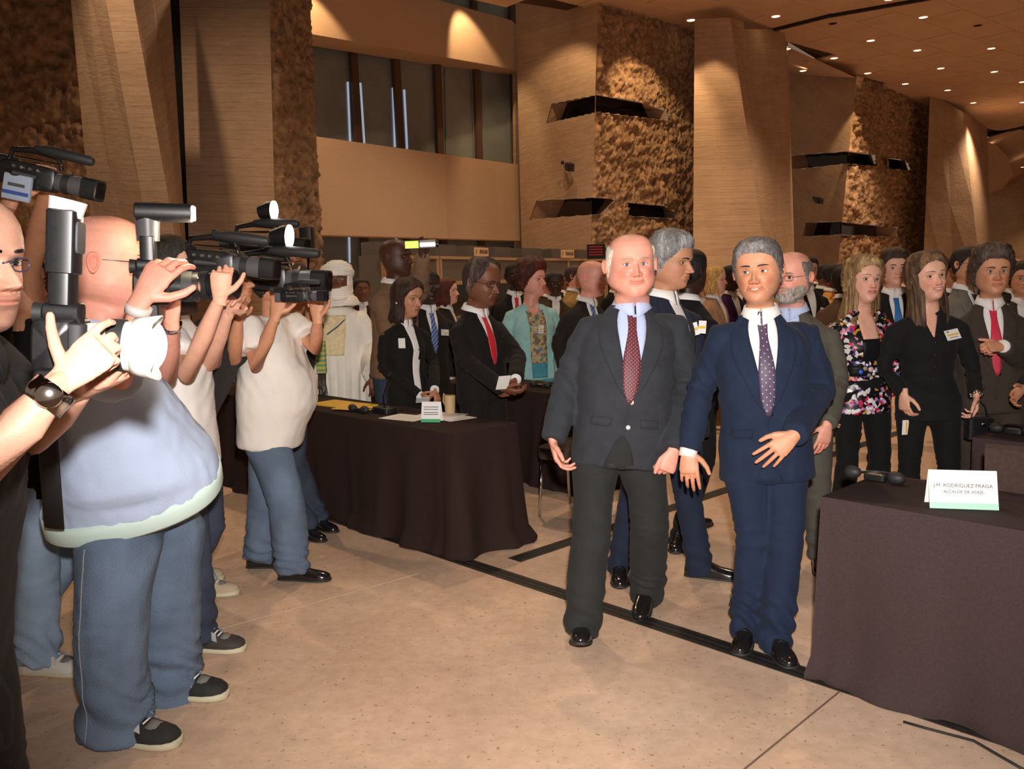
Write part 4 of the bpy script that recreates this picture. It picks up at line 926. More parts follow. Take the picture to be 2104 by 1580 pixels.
SH_WHITE = mat('white_shirt_cotton', srgb(236, 232, 228), .8, bump=.1, bscale=200, spec=.2); SH_BLUE = mat('pale_blue_shirt_cotton', srgb(186, 200, 232), .8, bump=.1, bscale=200, spec=.2)
def dotted(name, base, dot, scale=90, size=.28, rough=.55):
    N = NT(name); uv = N.n('ShaderNodeUVMap'); mp = N.n('ShaderNodeMapping'); mp.inputs['Rotation'].default_value = (0, 0, PI / 4); mp.inputs['Scale'].default_value = (scale, scale, scale); N.l(uv.outputs[0], mp.inputs[0])
    fr = N.n('ShaderNodeVectorMath', operation='FRACTION'); N.l(mp.outputs[0], fr.inputs[0]); sb = N.n('ShaderNodeVectorMath', operation='SUBTRACT'); sb.inputs[1].default_value = (.5, .5, 0); N.l(fr.outputs[0], sb.inputs[0])
    ml = N.n('ShaderNodeVectorMath', operation='MULTIPLY'); ml.inputs[1].default_value = (1, 1, 0); N.l(sb.outputs[0], ml.inputs[0]); ln = N.n('ShaderNodeVectorMath', operation='LENGTH'); N.l(ml.outputs[0], ln.inputs[0])
    lt = N.n('ShaderNodeMath', operation='LESS_THAN'); lt.inputs[1].default_value = size; N.l(ln.outputs['Value'], lt.inputs[0]); mx = N.n('ShaderNodeMix', data_type='RGBA'); mx.inputs[6].default_value = (*base, 1); mx.inputs[7].default_value = (*dot, 1)
    N.l(lt.outputs[0], mx.inputs[0]); N.l(mx.outputs[2], N.b.inputs['Base Color']); N.b.inputs['Roughness'].default_value = rough; N.b.inputs['Sheen Weight'].default_value = .2; return N.mt
def striped(name, a, b_, scale=60, rot=.7, rough=.6, w=.5, coord='UV'):
    N = NT(name); tc = N.n('ShaderNodeTexCoord'); mp = N.n('ShaderNodeMapping'); mp.inputs['Rotation'].default_value = (0, 0, rot); mp.inputs['Scale'].default_value = (scale,) * 3; N.l(tc.outputs[coord], mp.inputs[0])
    sx = N.n('ShaderNodeSeparateXYZ'); N.l(mp.outputs[0], sx.inputs[0]); fr = N.n('ShaderNodeMath', operation='FRACT'); N.l(sx.outputs[0], fr.inputs[0]); lt = N.n('ShaderNodeMath', operation='LESS_THAN'); lt.inputs[1].default_value = w; N.l(fr.outputs[0], lt.inputs[0])
    mx = N.n('ShaderNodeMix', data_type='RGBA'); mx.inputs[6].default_value = (*a, 1); mx.inputs[7].default_value = (*b_, 1); N.l(lt.outputs[0], mx.inputs[0]); N.l(mx.outputs[2], N.b.inputs['Base Color']); N.b.inputs['Roughness'].default_value = rough; return N.mt

def plainskin(p): 
    k = 'skin_%.3f' % p.skin[0]
    if k not in _FM: _FM[k] = mat(k, tuple(p.skin), .5, nscale=30, namt=.06, bump=.1, bscale=200, spec=.4)
    return _FM[k]
WPR = [(-.14, .182, .115, .150), (-.03, .180, .110, .145), (.10, .145, .100, .105), (.20, .150, .115, .108), (.28, .162, .145, .112), (.35, .160, .122, .115), (.41, .155, .090, .108), (.455, .130, .072, .092), (.490, .088, .058, .076)]
def mk_pose(p, mode):
    F = p.F
    if mode == 'clasp': p.set(elL=F(.245, .02, .17), elR=F(-.245, .02, .17), wrL=F(.06, .20, .02), wrR=F(-.06, .20, .02))
    elif mode == 'front': p.set(elL=F(.25, .02, .17), elR=F(-.25, .02, .17), wrL=F(.10, .24, .04), wrR=F(-.10, .24, .04))
    elif mode == 'back': p.set(elL=F(.25, -.10, .17), elR=F(-.25, -.10, .17), wrL=F(.08, -.20, -.0), wrR=F(-.08, -.20, -.0))
    elif mode == 'chest': p.set(elL=F(.26, .02, .16), wrL=F(.10, .21, .16))
    return p
def suitman(px, Y, top, yaw, label, skin='light', suit=(40, 38, 38), shirt=None, tie=None, hair='short', hcol=(.04, .03, .025), pose='clasp', badge=None, H=.255, fat=.1, res=.7, shoes=False, legs=True, vb=.16, sw=.05, hem=-.15, group=None, jm=None, head={}, P_={}, hands=True, amp=.004, tcol=None, lapel=True, J={}, hd=None, cuffs=False):
    p = Person(px, Y, top, yaw=yaw, label=label, skin=skin, H=H, fat=fat, res=res, group=group, vox=.013 if res >= .8 else .016 if res >= .6 else .022, **P_)
    mk_pose(p, pose); p.set(**{k: P(*v) for k, v in J.items()}); return _suit2(p, suit, shirt, tie, hair, hcol, badge, shoes, legs, vb, sw, hem, jm, head, hands, amp, tcol, pose, lapel, hd, cuffs)
def _suit2(p, suit, shirt, tie, hair, hcol, badge, shoes, legs, vb, sw, hem, jm, head, hands, amp, tcol, pose='', lapel=True, hd=None, cuffs=False):
    p.head(hair, hcol, **head); c = srgb(*suit); fm = fabric('suit_%d_%d_%d' % tuple(suit), c)
    p.jacket(c, 'suit_%d_%d_%d' % tuple(suit), hem=hem, amp=amp, vox=p.vox)
    p.dress_front(shirt or SH_WHITE, tie, fm if lapel else None, vb=vb, sw=sw, nb=1 if p.res >= .6 else 0, badge=badge)
    if legs: p.trousers(srgb(*(tcol or suit)), 'suit_%d_%d_%d' % tuple(tcol or suit), vox=p.vox * 1.15, amp=amp)
    if shoes: p.shoe('L'); p.shoe('R')
    if cuffs:
        for n in cuffs: p.cuff(n, SH_WHITE, .037, .035)
    if hands:
        for n in 'LR':
            if hd and n in hd: p.hand(n, **hd[n]); continue
            if pose in ('clasp', 'front', 'chest') and not (pose == 'chest' and n == 'R'): p.hand(n, pn=-p.fr * .8 + p.up * -.3, curl=(30, 34, 38, 40), lat=p.up)
            elif pose == 'custom': continue
            else: p.hand(n)
    p.finish(legs=legs); return p
def solid_tie(name, c): 
    if name not in _FM: _FM[name] = mat(name, c, .5, bump=.1, bscale=300, sheen=.2)
    return _FM[name]
# ---------------------------------------------------------------- the two men walking in front
TIE_RED = dotted('dotted_wine_tie', srgb(92, 30, 42), srgb(160, 105, 110), 85, .22); TIE_PUR = dotted('dotted_purple_tie', srgb(74, 56, 82), srgb(185, 180, 175), 45, .12)
BTN = mat('pale_button', srgb(205, 200, 190), .3)
def man_a():
    p = Person(1262, 3.98, 479, yaw=4, label='white-haired man in charcoal suit and wine dotted tie walking in front', skin='pink', H=.275, hpx=1296, hroll=-2, hpitch=-2, fat=.30, wide=1.0, vox=.010)
    p.set(shR=P(1218, 668, 4.02), shL=P(1380, 662, 4.08), elR=P(1172, 770, 4.05), wrR=P(1136, 905, 3.90), elL=P(1412, 790, 4.12), wrL=P(1384, 925, 3.85),
          knR=P(1215, 1090, 3.88), anR=P(1196, 1285, 3.80), knL=P(1335, 1075, 4.02), anL=P(1330, 1215, 4.22), hipR=P(1225, 935, 3.98), hipL=P(1322, 935, 4.02), ftR=(-.12, -1, 0), ftL=(-.35, -1, 0))
    p.head('fringe', srgb(225, 215, 200), brow=srgb(190, 170, 150), smile=.3, age=.9, chub=.9, wide=1.04, jaw=.6, eye=(.10, .13, .17), nose=1.05, blush=1.1, gaze=-.3)
    p.jacket(srgb(52, 54, 59), 'charcoal_suit', hem=-.19, grow=.004, amp=.006, cut=(.07, -.03, -.02))
    p.dress_front(SH_BLUE, TIE_RED, trm=fabric('dark_grey_trousers', srgb(45, 46, 45)), lapel= fabric('charcoal_suit', (0, 0, 0)), vb=.135, cx=-.012, sw=.066, nb=2, bm=BTN, tiew=.050)
    p.trousers(srgb(45, 46, 45), 'dark_grey_trousers', rad=(.092, .078, .075), hemz=.05, amp=.005)
    p.hand('R', d=(.18, -.25, -1), pn=(.9, -.1, .1), curl=(28, 35, 40, 45), lat=(0, -1, .2)); p.hand('L', d=(-.35, -.2, -.9), pn=(-.3, 1, 0), curl=(62, 68, 72, 75), lat=(-1, 0, .2), tcurl=35, thumb=(.8, .4, .3))
    p.shoe('R', toeup=14, lift=.012); p.shoe('L', heelup=16)
    p.finish(); return p
A_ = man_a()
def man_b():
    p = Person(1578, 3.78, 492, yaw=-6, label='smiling grey-haired man in navy suit and purple dotted tie walking in front', skin='tan', H=.265, hpx=1558, hyaw=-24, hroll=-3, hpitch=-2, fat=.12, vox=.010)
    p.set(shR=P(1492, 682, 3.82), shL=P(1652, 678, 3.86), elR=P(1442, 790, 3.90), wrR=P(1415, 925, 3.82), elL=P(1690, 800, 3.86), wrL=P(1632, 893, 3.55),
          hipR=P(1530, 935, 3.78), hipL=P(1612, 935, 3.78), knR=P(1552, 1100, 3.72), anR=P(1535, 1290, 3.78), knL=P(1615, 1110, 3.66), anL=P(1592, 1318, 3.66), ftR=(-.45, -1, 0), ftL=(.02, -1, 0))
    p.head('short', srgb(98, 92, 90), hi=srgb(150, 146, 144), brow=srgb(70, 58, 50), age=.7, smile=.75, teeth=.8, jaw=.2, nose=1.1, thick=.036, curl=.9, gaze=-.6, stub=.12)
    p.jacket(srgb(32, 42, 62), 'navy_suit', hem=-.20, grow=.002, amp=.0065, cut=(.06, -.09, -.01))
    p.dress_front(SH_WHITE, TIE_PUR, trm=fabric('navy_trousers', srgb(32, 42, 64)), lapel= fabric('navy_suit', (0, 0, 0)), vb=.125, cx=-.01, sw=.062, nb=2, tiew=.045)
    p.trousers(srgb(32, 42, 64), 'navy_trousers', rad=(.094, .076, .068), hemz=.05, amp=.0065)
    p.cuff('R', SH_WHITE, .040, .045)
    p.hand('R', d=(-.05, -.35, -1), pn=(.3, 1, 0), curl=(18, 22, 26, 26), lat=(.4, -.2, 0), L=.2); p.hand('L', d=(-.75, -.1, -.62), pn=(.3, 1, -.1), curl=(8, 10, 12, 16), lat=(-.6, 0, .8), spread=7, L=.2, thumb=(.7, .6, .1))
    p.shoe('R'); p.shoe('L'); p.finish(); return p
B_ = man_b()


# ---------------------------------------------------------------- guests behind them
def guest_c():
    p = Person(1378, 4.55, 482, yaw=52, label='grey-haired man in dark navy suit talking behind the white-haired man', skin='olive', H=.265, hyaw=50, hpitch=-10, fat=.05, vox=.012, res=.9)
    p.set(shR=P(1330, 650, 4.45), shL=P(1418, 655, 4.85), elR=P(1335, 790, 4.6), wrR=P(1345, 900, 4.6), elL=P(1432, 780, 4.9), wrL=P(1440, 900, 4.85), hipR=P(1330, 900, 4.5), hipL=P(1405, 900, 4.7), knR=P(1300, 1020, 4.6), anR=P(1272, 1160, 4.66), knL=P(1415, 1030, 4.6), anL=P(1438, 1165, 4.6), ftR=(-.1, -1, 0), ftL=(.9, -.35, 0))
    return _suit2(p, (38, 42, 58), SH_WHITE, None, 'short', srgb(118, 116, 114), None, True, True, .2, .05, -.15, None, dict(hi=srgb(185, 184, 182), brow=srgb(50, 44, 40), age=1.0, nose=1.25, thick=.075, curl=.5, jaw=.3), False, .004, (36, 42, 60), 'custom')
guest_c()
def guest_d():
    p = Person(1418, 5.45, 512, yaw=120, label='dark-skinned man in black suit with white badge turned away behind the navy suit', skin='darker', H=.26, hyaw=125, vox=.013, res=.7, fat=.1)
    p.set(anR=P(1395, 1110, 5.2), anL=P(1420, 1105, 5.45), ftR=(-.3, -1, 0))
    _suit2(p, (26, 25, 25), SH_WHITE, None, 'crew', srgb(28, 22, 20), None, True, True, .2, .05, -.15, None, dict(age=.4, nose=1.0), False, .004, None, 'custom'); return p
gd = guest_d()
for (x, y, rot, lab, Yd) in ((1427, 676, 14, 'tilted white badge with yellow stripe on the shoulder of the black suit, left one', 4.62), (1443, 672, -4, 'upright white badge with green dot beside the tilted badge', 4.66)):
    c = P(x, y, Yd); mb = MB(); mb.box((-.020, -.002, -.034), (.020, .002, .034)); R = rotz(np.concatenate(mb.v), 0); a = math.radians(rot); v = np.stack([R[:, 0] * math.cos(a) - R[:, 2] * math.sin(a), R[:, 1], R[:, 0] * math.sin(a) + R[:, 2] * math.cos(a)], 1); mb.v = [v + c]
    o = mb.build('name_badge', PAPER, gd.root, smooth=False); o['label'] = lab
    mb = MB(); mb.box((-.017, -.003, -.008), (.017, -.001, .006)); R = np.concatenate(mb.v); v = np.stack([R[:, 0] * math.cos(a) - R[:, 2] * math.sin(a), R[:, 1], R[:, 0] * math.sin(a) + R[:, 2] * math.cos(a)], 1); mb.v = [v + c]; mb.build('badge_stripe', YEL, o, smooth=False)
p = suitman(1640, 4.75, 516, -28, 'bearded bald man with glasses in grey-brown suit behind the navy suit', 'pink', (92, 86, 76), SH_BLUE, None, 'fringe', srgb(120, 112, 105), pose='', H=.27, fat=.25, res=.9, shoes=True, vb=.25, sw=.05,
    P_=dict(hpx=1625, hyaw=-42, hpitch=-4), head=dict(beard=.55, bcol=srgb(165, 155, 145), age=.9, glasses=(.10, .09, .09), nose=1.1, wide=1.05, chub=.3), tcol=(84, 80, 72), J=dict(wrL=(1700, 872, 4.45), elL=(1722, 780, 4.7)), hd=dict(L=dict(d=(-.25, -.1, -1), pn=(-.2, 1, 0), curl=(15, 18, 20, 22))))
# women on the right
def floral():
    N = NT('floral_print'); co = N.n('ShaderNodeTexCoord').outputs['Object']
    n0 = N.n('ShaderNodeTexNoise', i_Scale=18.0, i_Detail=2.0); N.l(co, n0.inputs[0]); vm = N.n('ShaderNodeVectorMath', operation='MULTIPLY_ADD'); vm.inputs[1].default_value = (.06, .06, .06); N.l(n0.outputs['Color'], vm.inputs[0]); N.l(co, vm.inputs[2])
    v = N.n('ShaderNodeTexVoronoi', i_Scale=46.0); N.l(vm.outputs[0], v.inputs['Vector']); sp = N.n('ShaderNodeSeparateColor'); N.l(v.outputs['Color'], sp.inputs[0])
    cr = N.n('ShaderNodeValToRGB'); cr.color_ramp.interpolation = 'CONSTANT'; e = cr.color_ramp.elements; e[0].color = (.008, .007, .008, 1); e[1].position = .36; e[1].color = (*srgb(206, 40, 84), 1)
    for ps, c in ((.48, (12, 10, 12)), (.56, (222, 214, 214)), (.68, (206, 150, 40)), (.76, (20, 18, 20)), (.84, (200, 130, 170)), (.9, (90, 70, 140)), (.95, (235, 235, 235))): x = e.new(ps); x.color = (*srgb(*c), 1)
    N.l(sp.outputs[0], cr.inputs[0]); N.l(cr.outputs[0], N.b.inputs['Base Color']); N.b.inputs['Roughness'].default_value = .35; return N.mt
FLORAL = floral()
def woman_floral():
    p = Person(1775, 5.3, 529, yaw=8, label='blonde woman in black and floral print jacket with jewelled belt', skin='light', H=.262, res=1.0, vox=.012, hroll=3, nk=-.08)
    p.set(elR=p.F(-.25, -.02, .16), wrR=p.F(-.25, .02, -.05), elL=p.F(.25, -.03, .17), wrL=p.F(.235, .04, -.04))
    p.head('long', srgb(130, 96, 60), hi=srgb(205, 172, 120), brow=srgb(110, 80, 55), age=.35, fem=1, hlen=-.5, thick=.085, curl=1, lipc=srgb(190, 70, 80), teeth=.5, eye=(.08, .10, .09), chub=.25, smile=.15)
    p.jacket((0, 0, 0), m=FLORAL, hem=-.13, prof=WPR, rad=(.058, .05, .042, .040), sleeve=1.0, amp=.004, vox=.012)
    p.patch('neckline', [(.50, -.045, .05), (.42, -.055, .06), (.33, -.050, .055)], plainskin(p), .004, 7); blk = fabric('black_satin', (.010, .009, .010), rough=.4)
    p.patch('camisole', [(.335, -.060, .058), (.26, -.058, .055), (.20, -.050, .048)], blk, .006, 7)
    o = p.patch('belt', [(.175, -.128, .128), (.11, -.122, .122)], blk, .012, 12)
    for i, (dx, dz, r, c) in enumerate(((0, 0, .017, (225, 175, 180)), (-.035, .008, .014, (150, 150, 120)), (.04, -.005, .016, (150, 155, 165)), (-.06, -.012, .014, (60, 100, 220)), (-.025, .03, .009, (200, 215, 255)), (.02, -.03, .010, (210, 190, 190)), (-.01, -.035, .012, (110, 140, 130)), (.022, -.014, .009, (235, 235, 250)))):
        q = p.F(dx - .01, 0, .150 + dz); h = p.jb.ray_cast(Vector(q + p.fr * .6), Vector(-p.fr), 1.0); mb = MB(); mb.sphere(np.array(h[0]) + p.fr * .022, (r, r * .6, r), 12, 7); p.part('bead', mb, mat('bead', srgb(*c), .15, spec=.9))
    # ruffles along the shoulders
    mb = MB()
    for m_ in (1, -1):
        for i in range(10):
            t = i / 9; q = p.F(m_ * (.075 + .10 * t), .07 * (1 - t) + .02, .50 - .085 * t - .10 * max(0, t - .6)); rr = .022 + .008 * math.sin(i * 2.1)
            mb.sphere(q + p.up * .012 * math.sin(i * 3), (rr, rr * .8, rr * .7), 8, 5)
    p.part('ruffle', mb, FLORAL)['kind'] = 'stuff'
    p.trousers((.010, .010, .010), 'black_trousers', rad=(.088, .066, .070), vox=.015, flare=1.3); p.hand('L'); p.hand('R'); p.shoe('L', L=.25); p.shoe('R', L=.25); p.finish(); return p
wf = woman_floral()
def woman_black():
    p = Person(1912, 5.0, 519, yaw=-8, label='laughing woman with long brown hair in black blouse wearing a white name badge', skin='light', H=.262, res=1.0, vox=.012, hpx=1906, hroll=-6, hyaw=6, nk=-.09)
    p.set(elR=p.F(-.235, -.04, .17), wrR=P(1857, 808, 4.92), elL=p.F(.26, -.03, .17), wrL=P(2006, 812, 4.9))
    p.head('long', srgb(74, 52, 38), hi=srgb(150, 116, 80), brow=srgb(70, 50, 35), age=.3, fem=1, hlen=-.62, thick=.072, smile=1.0, teeth=1.1, lipc=srgb(196, 104, 96), eye=(.06, .05, .03), nose=1.05)
    blk = fabric('black_blouse', (.012, .011, .012)); p.jacket((0, 0, 0), m=blk, hem=-.14, prof=WPR, rad=(.055, .047, .040, .036), vox=.012)
    p.patch('neckline', [(.535, -.035, .035), (.48, -.045, .045), (.42, -.026, .026), (.35, -.003, .003)], plainskin(p), .004, 7)
    for m_ in (1, -1): p.patch('lapel', [(.545, m_ * .036, m_ * .055), (.48, m_ * .046, m_ * .092), (.42, m_ * .028, m_ * .080), (.345, m_ * .003, m_ * .02)], blk, .007, 5)
    for i in range(4):
        q = p.F(.004, 0, .32 - .07 * i); h = p.jb.ray_cast(Vector(q + p.fr * .6), Vector(-p.fr), 1.0); mb = MB(); mb.tube([np.array(h[0]), np.array(h[0]) + p.fr * .006], .007, 10); p.part('button', mb, BLACKP)
    p.badge(.105, .355, .095, .060, 7)
    p.trousers((.014, .013, .014), 'black_trousers', rad=(.086, .064, .066), vox=.015, flare=1.25); p.hand('R', d=(.02, -.1, -1), curl=(35, 40, 45, 50), pn=(1, .4, 0)); p.hand('L', d=(-.02, -.1, -1), curl=(35, 40, 45, 50), pn=(-1, .4, 0)); p.finish()
    wr = p.J['wrL']; d = nz(wr - p.J['elL']); mb = MB()
    for i in range(7):
        a = 2 * PI * i / 7; u = nz(np.cross(d, p.fr)); w_ = np.cross(d, u); mb.sphere(wr - d * .005 + (u * math.cos(a) + w_ * math.sin(a)) * .031, (.013, .013, .010), 8, 5)
    p.part('bracelet', mb, CHROME); return p
wb = woman_black()
p = suitman(2042, 5.2, 512, -16, 'man with dark wavy hair in brown suit and bright red tie at the right edge', 'tan', (68, 58, 50), SH_WHITE, solid_tie('red_tie', srgb(205, 40, 66)), 'short', srgb(62, 48, 40), pose='', H=.262, fat=.15, res=1.0, vb=.12, sw=.055, J=dict(elL=(2108, 745, 5.1), wrL=(2062, 712, 4.87)), hd=dict(L=dict(d=(-1, -.15, .05), pn=(0, .6, -.6), curl=(60, 65, 68, 70), lat=(0, 0, 1))), cuffs='L',
    P_=dict(hpx=2040, hyaw=-12), head=dict(hi=srgb(100, 84, 72), brow=srgb(40, 30, 24), age=.6, thick=.10, curl=.6, jaw=.3, nose=1.15, eye=(.05, .07, .06)))
p.part('pin', MB().sphere(P(2071, 625, 5.02), .006, 8, 5), GOLD)
# his raised hand needs its own arm pose, so it belongs to a second pass of the same builder
def suit_front(px, Y, top, yaw, label, skin, suit, tie, hair, hcol, head=None, res=.6, H=.255, badge=None, shirt=None, pose='', P_={}, fat=.08, group=None, **k):
    return suitman(px, Y, top, yaw, label, skin, suit, shirt, tie, hair, hcol, pose=pose, H=H, res=res, head=head or {}, badge=badge, P_=P_, fat=fat, hands=k.pop('hands', False), group=group, **k)
BLT = striped('blue_striped_tie', srgb(60, 80, 130), srgb(120, 140, 180), 40)
suit_front(1838, 6.7, 516, -8, 'young dark-haired man in black suit and sky blue tie behind the floral jacket', 'light', (30, 28, 28), solid_tie('sky_tie', srgb(40, 110, 170)), 'short', srgb(48, 34, 26), dict(age=.1, thick=.08, hi=srgb(74, 52, 38), brow=srgb(48, 34, 26)), res=.8)
suit_front(1990, 6.5, 506, 22, 'man with dark-rimmed glasses in light grey suit behind the woman in black', 'tan', (118, 112, 102), solid_tie('black_tie', (.012, .012, .014)), 'crew', srgb(40, 30, 26), dict(glasses=(.05, .05, .08), chub=.4, age=.4, brow=srgb(40, 30, 26)), res=.8)
suit_front(2083, 8.2, 530, 5, 'balding man in dark suit far right behind the red tie', 'tan', (40, 36, 34), None, 'fringe', srgb(60, 45, 38), dict(age=.6))
suit_front(2103, 7.2, 540, -20, 'dark-haired man cut off by the right frame edge behind the red tie', 'tan', (60, 50, 44), None, 'short', srgb(50, 38, 30), dict(age=.5))
suit_front(1957, 8.6, 533, 10, 'short dark-haired man half hidden between woman in black and glasses man', 'olive', (44, 38, 34), None, 'short', srgb(28, 20, 18), dict(age=.3))
suit_front(1945, 10.5, 540, -10, 'small distant man just right of the laughing woman', 'olive', (60, 52, 46), None, 'short', srgb(38, 28, 24), res=.5)
# left of centre
def turban():
    p = Person(700, 7.3, 540, yaw=6, label='man in white robe and white turban veil with round glasses', skin='brown', H=.272, res=.9, vox=.014, hpx=690, fat=.1)
    p.set(elL=p.F(.28, .0, .13), wrL=P(766, 775, 7.0), elR=p.F(-.27, .02, .15), wrR=p.F(-.22, .1, -.05))
    p.head('turban', (.05, .04, .03), age=.5, nose=1.2, glasses=(.35, .30, .25), brow=(.03, .02, .015), blush=.3)
    WH = mat('white_robe_cotton', srgb(250, 242, 228), .85, nscale=5, namt=.05, bump=.3, bscale=60)
    # turban wound round the head and down over chin and neck
    mb = MB()
    for i in range(9):
        th_ = math.radians(i / 8 * 78 - 6); zc = .68 + .33 * math.sin(th_); rx = .46 * math.cos(th_) + .02; tl = .06 * math.sin(i * 1.3)
        mb.tube([s_ for s_ in [p.HP(rx * math.sin(a), -.03 + (rx * 1.12) * math.cos(a), zc + tl * math.sin(a + i) + .04 * math.cos(a)) for a in np.linspace(0, 2 * PI, 25)]], (.055 + .012 * math.sin(i * 2)) * p.H * 1.1, 8, cap=False)
    mb.sphere(p.HP(0, -.03, .80), (.098, .110, .062), 20, 11, ax=np.stack([p.hs, p.hf, p.hu]))
    for i in range(8):
        zc = .20 - i * .065; rx = .40 + .03 * i * (.4 if i < 5 else 1); fz = -.02 - .015 * i
        mb.tube([p.HP(rx * math.sin(a), -.06 + (rx * 1.18) * math.cos(a), zc + .26 * (1 - math.cos(a)) * .5 * (1 if i < 4 else .4) + .02 * math.sin(3 * a + i)) for a in np.linspace(0, 2 * PI, 25)], .050 * p.H * 1.15, 8, cap=False)
    for m_ in (1, -1):
        for j in range(3): mb.tube([p.HP(m_ * (.34 + .04 * j), .10 - .12 * j, z_) for z_ in np.linspace(.75, .12, 6)], .05 * p.H, 8)
    v, f, nn = remesh(mb, .0075, 2); v = v + nn * (.0022 * np.sin(v[:, 2] * 330 + 6 * noi(v, 9, 1)))[:, None]; m2 = MB(); m2.add(v, f); p.part('turban', m2, WH)
    pr = [(-.90, .24, .17, .17), (-.60, .235, .165, .165), (-.3, .23, .16, .165), (-.03, .23, .17, .17), (.10, .215, .16, .155), (.24, .21, .16, .15), (.35, .21, .15, .15), (.42, .19, .12, .135), (.47, .15, .10, .115), (.51, .10, .08, .09)]
    mb = MB(); p.torso_prof(pr, mb)
    for n in 'LR': mb.tube([p.F(0, 0, .40), p.J['sh' + n], (p.J['sh' + n] + p.J['el' + n]) / 2, p.J['el' + n], p.J['wr' + n] * .9 + p.J['el' + n] * .1], [.07, .085, .095, .105, .10], 16)
    v, f, nn = remesh(mb, .016, 5); an_ = np.arctan2((v - p.pel) @ p.sd, (v - p.pel) @ p.fr); w_ = sm(p.pel[2] + .35 - v[:, 2], 0, .5); v = v + nn * (.012 * w_ * np.sin(an_ * 17 + 3 * noi(v, 3, 1)) + .006 * fbm(v, 6, 2, 3))[:, None]
    m2 = MB(); m2.add(v, f); p.jb = BVHTree.FromPolygons(v.tolist(), f); p.part('robe', m2, WH)
    p.patch('robe_placket', [(.44, -.10, .07), (.30, -.12, .07), (.10, -.13, .05)], mat('cream_embroidery', srgb(246, 226, 180), .8, nscale=30, namt=.15, bump=.5, bscale=60), .006, 6, thick=.006)
    q = p.F(-.02, 0, .40); p.part('neck_strap', MB().tube([p.F(.06, .13, .40), p.F(0, .165, .34), p.F(-.08, .17, .28)], .006, 6), mat('blue_strap', srgb(90, 100, 130), .7))
    p.hand('L', d=(.1, 0, -1), pn=(-.4, 1, 0)); p.hand('R'); p.finish(legs=False)
    mb = MB(); c = P(660, 735, 6.9); mb.box((-.035, -.03, -.12), (.035, .03, .13), 0, c); o = p.part('woven_pouch', mb, striped('woven_stripes', srgb(110, 170, 120), srgb(210, 190, 90), 26, PI / 2 * 0, .9, .5, 'Object'), smooth=False)
    o.data.materials[0].node_tree.nodes['Mapping'].inputs['Rotation'].default_value = (0, PI / 2, 0)
    mb = MB()
    for i in range(12): x = -.03 + i * .0055; mb.tube([c + np.array([x, 0, -.12]), c + np.array([x + .003 * math.sin(i * 5), -.01, -.20]), c + np.array([x + .008 * math.sin(i * 3), 0, -.30])], .003, 5)
    p.part('fringe', mb, CLOTH if False else mat('dark_fringe', srgb(70, 60, 55), .9), parent=o); return p
turban()
def woman_suit():
    p = Person(842, 6.5, 572, yaw=42, label='dark-haired woman in black suit with long white collar standing behind the table', skin='olive', H=.27, res=1.0, vox=.012, hpx=836, hyaw=52, hpitch=-12, nk=-.12)
    p.set(elR=p.F(-.21, -.02, .16), wrR=P(862, 812, 6.3), elL=p.F(.23, .05, .17), wrL=P(893, 800, 6.32))
    p.head('bob', srgb(48, 32, 26), hi=srgb(80, 50, 36), age=.15, fem=1, hlen=-.15, thick=.05, brow=srgb(50, 34, 28), lipc=srgb(180, 96, 90), eye=(.04, .03, .02), nose=1.1)
    blk = fabric('black_suit_wool', (.013, .011, .010)); p.jacket((0, 0, 0), m=blk, hem=-.15, prof=WPR, rad=(.056, .048, .042, .040), vox=.012)
    p.patch('shirt', [(.53, -.04, .05), (.47, -.04, .055), (.38, -.025, .05), (.2, -.02, .05), (.0, -.015, .045), (-.13, -.01, .04)], SH_WHITE, .004, 6)
    p.collar(SH_WHITE, r=.058, point=.06)
    for m_ in (1, -1): p.patch('lapel', [(.53, m_ * .045, m_ * .07), (.46, m_ * .05, m_ * .10), (.36, m_ * .035, m_ * .085), (.2, m_ * .03, m_ * .05)], blk, .009, 5)
    p.badge(-.10, .34, .05, .075, -4, False); p.cuff('L', SH_WHITE, .036, .04); p.cuff('R', SH_WHITE, .036, .04)
    p.hand('L', d=(.2, -.3, -.6), pn=(-.5, 0, -1)); p.hand('R', d=(1, -.2, -.2), pn=(0, .3, 1), curl=(40, 45, 50, 55)); p.trousers((.013, .011, .010), 'black_suit_wool', vox=.016); p.finish()
    p.part('earring', MB().sphere(p.HP(-.37, -.03, .34), .008, 10, 6), WHITEP); return p
woman_suit()
p = suitman(995, 6.05, 534, 44, 'grey-templed man with glasses in black suit and red tie behind the table end', 'brown', (30, 26, 24), None, solid_tie('crimson_tie', srgb(200, 30, 44)), 'receding', srgb(58, 44, 38), pose='', H=.30, fat=.15, res=1.0, vb=.15, legs=True, J=dict(elL=(1064, 735, 5.98), wrL=(1060, 778, 5.68), elR=(955, 740, 5.85), wrR=(1032, 798, 5.55)), hd=dict(L=dict(d=(-.3, -.3, -.8), pn=(-.8, .3, 0), curl=(30, 34, 38, 40)), R=dict(d=(.8, 0, -.3), pn=(0, .5, 1), curl=(30, 34, 38, 40))), cuffs='L',
    P_=dict(hpx=990, hyaw=52, hpitch=-14), head=dict(glasses=(.03, .03, .03), age=.9, nose=1.15, thick=.05, chub=.3, stub=.2, hi=srgb(110, 96, 88)))
suit_front(878, 7.3, 556, 30, 'man with thin glasses in dark suit and blue striped tie behind the suited woman', 'darker', (36, 30, 27), BLT, 'crew', srgb(24, 18, 16), dict(glasses=(.3, .3, .3), age=.2), res=.8, badge=(.10, .33, .085, .05, -4))
suit_front(1057, 8.9, 540, 12, 'man in dark suit and short red tie behind the man with glasses', 'darker', (34, 29, 27), solid_tie('crimson_tie', srgb(200, 30, 44)), 'crew', srgb(24, 18, 16), dict(age=.3))
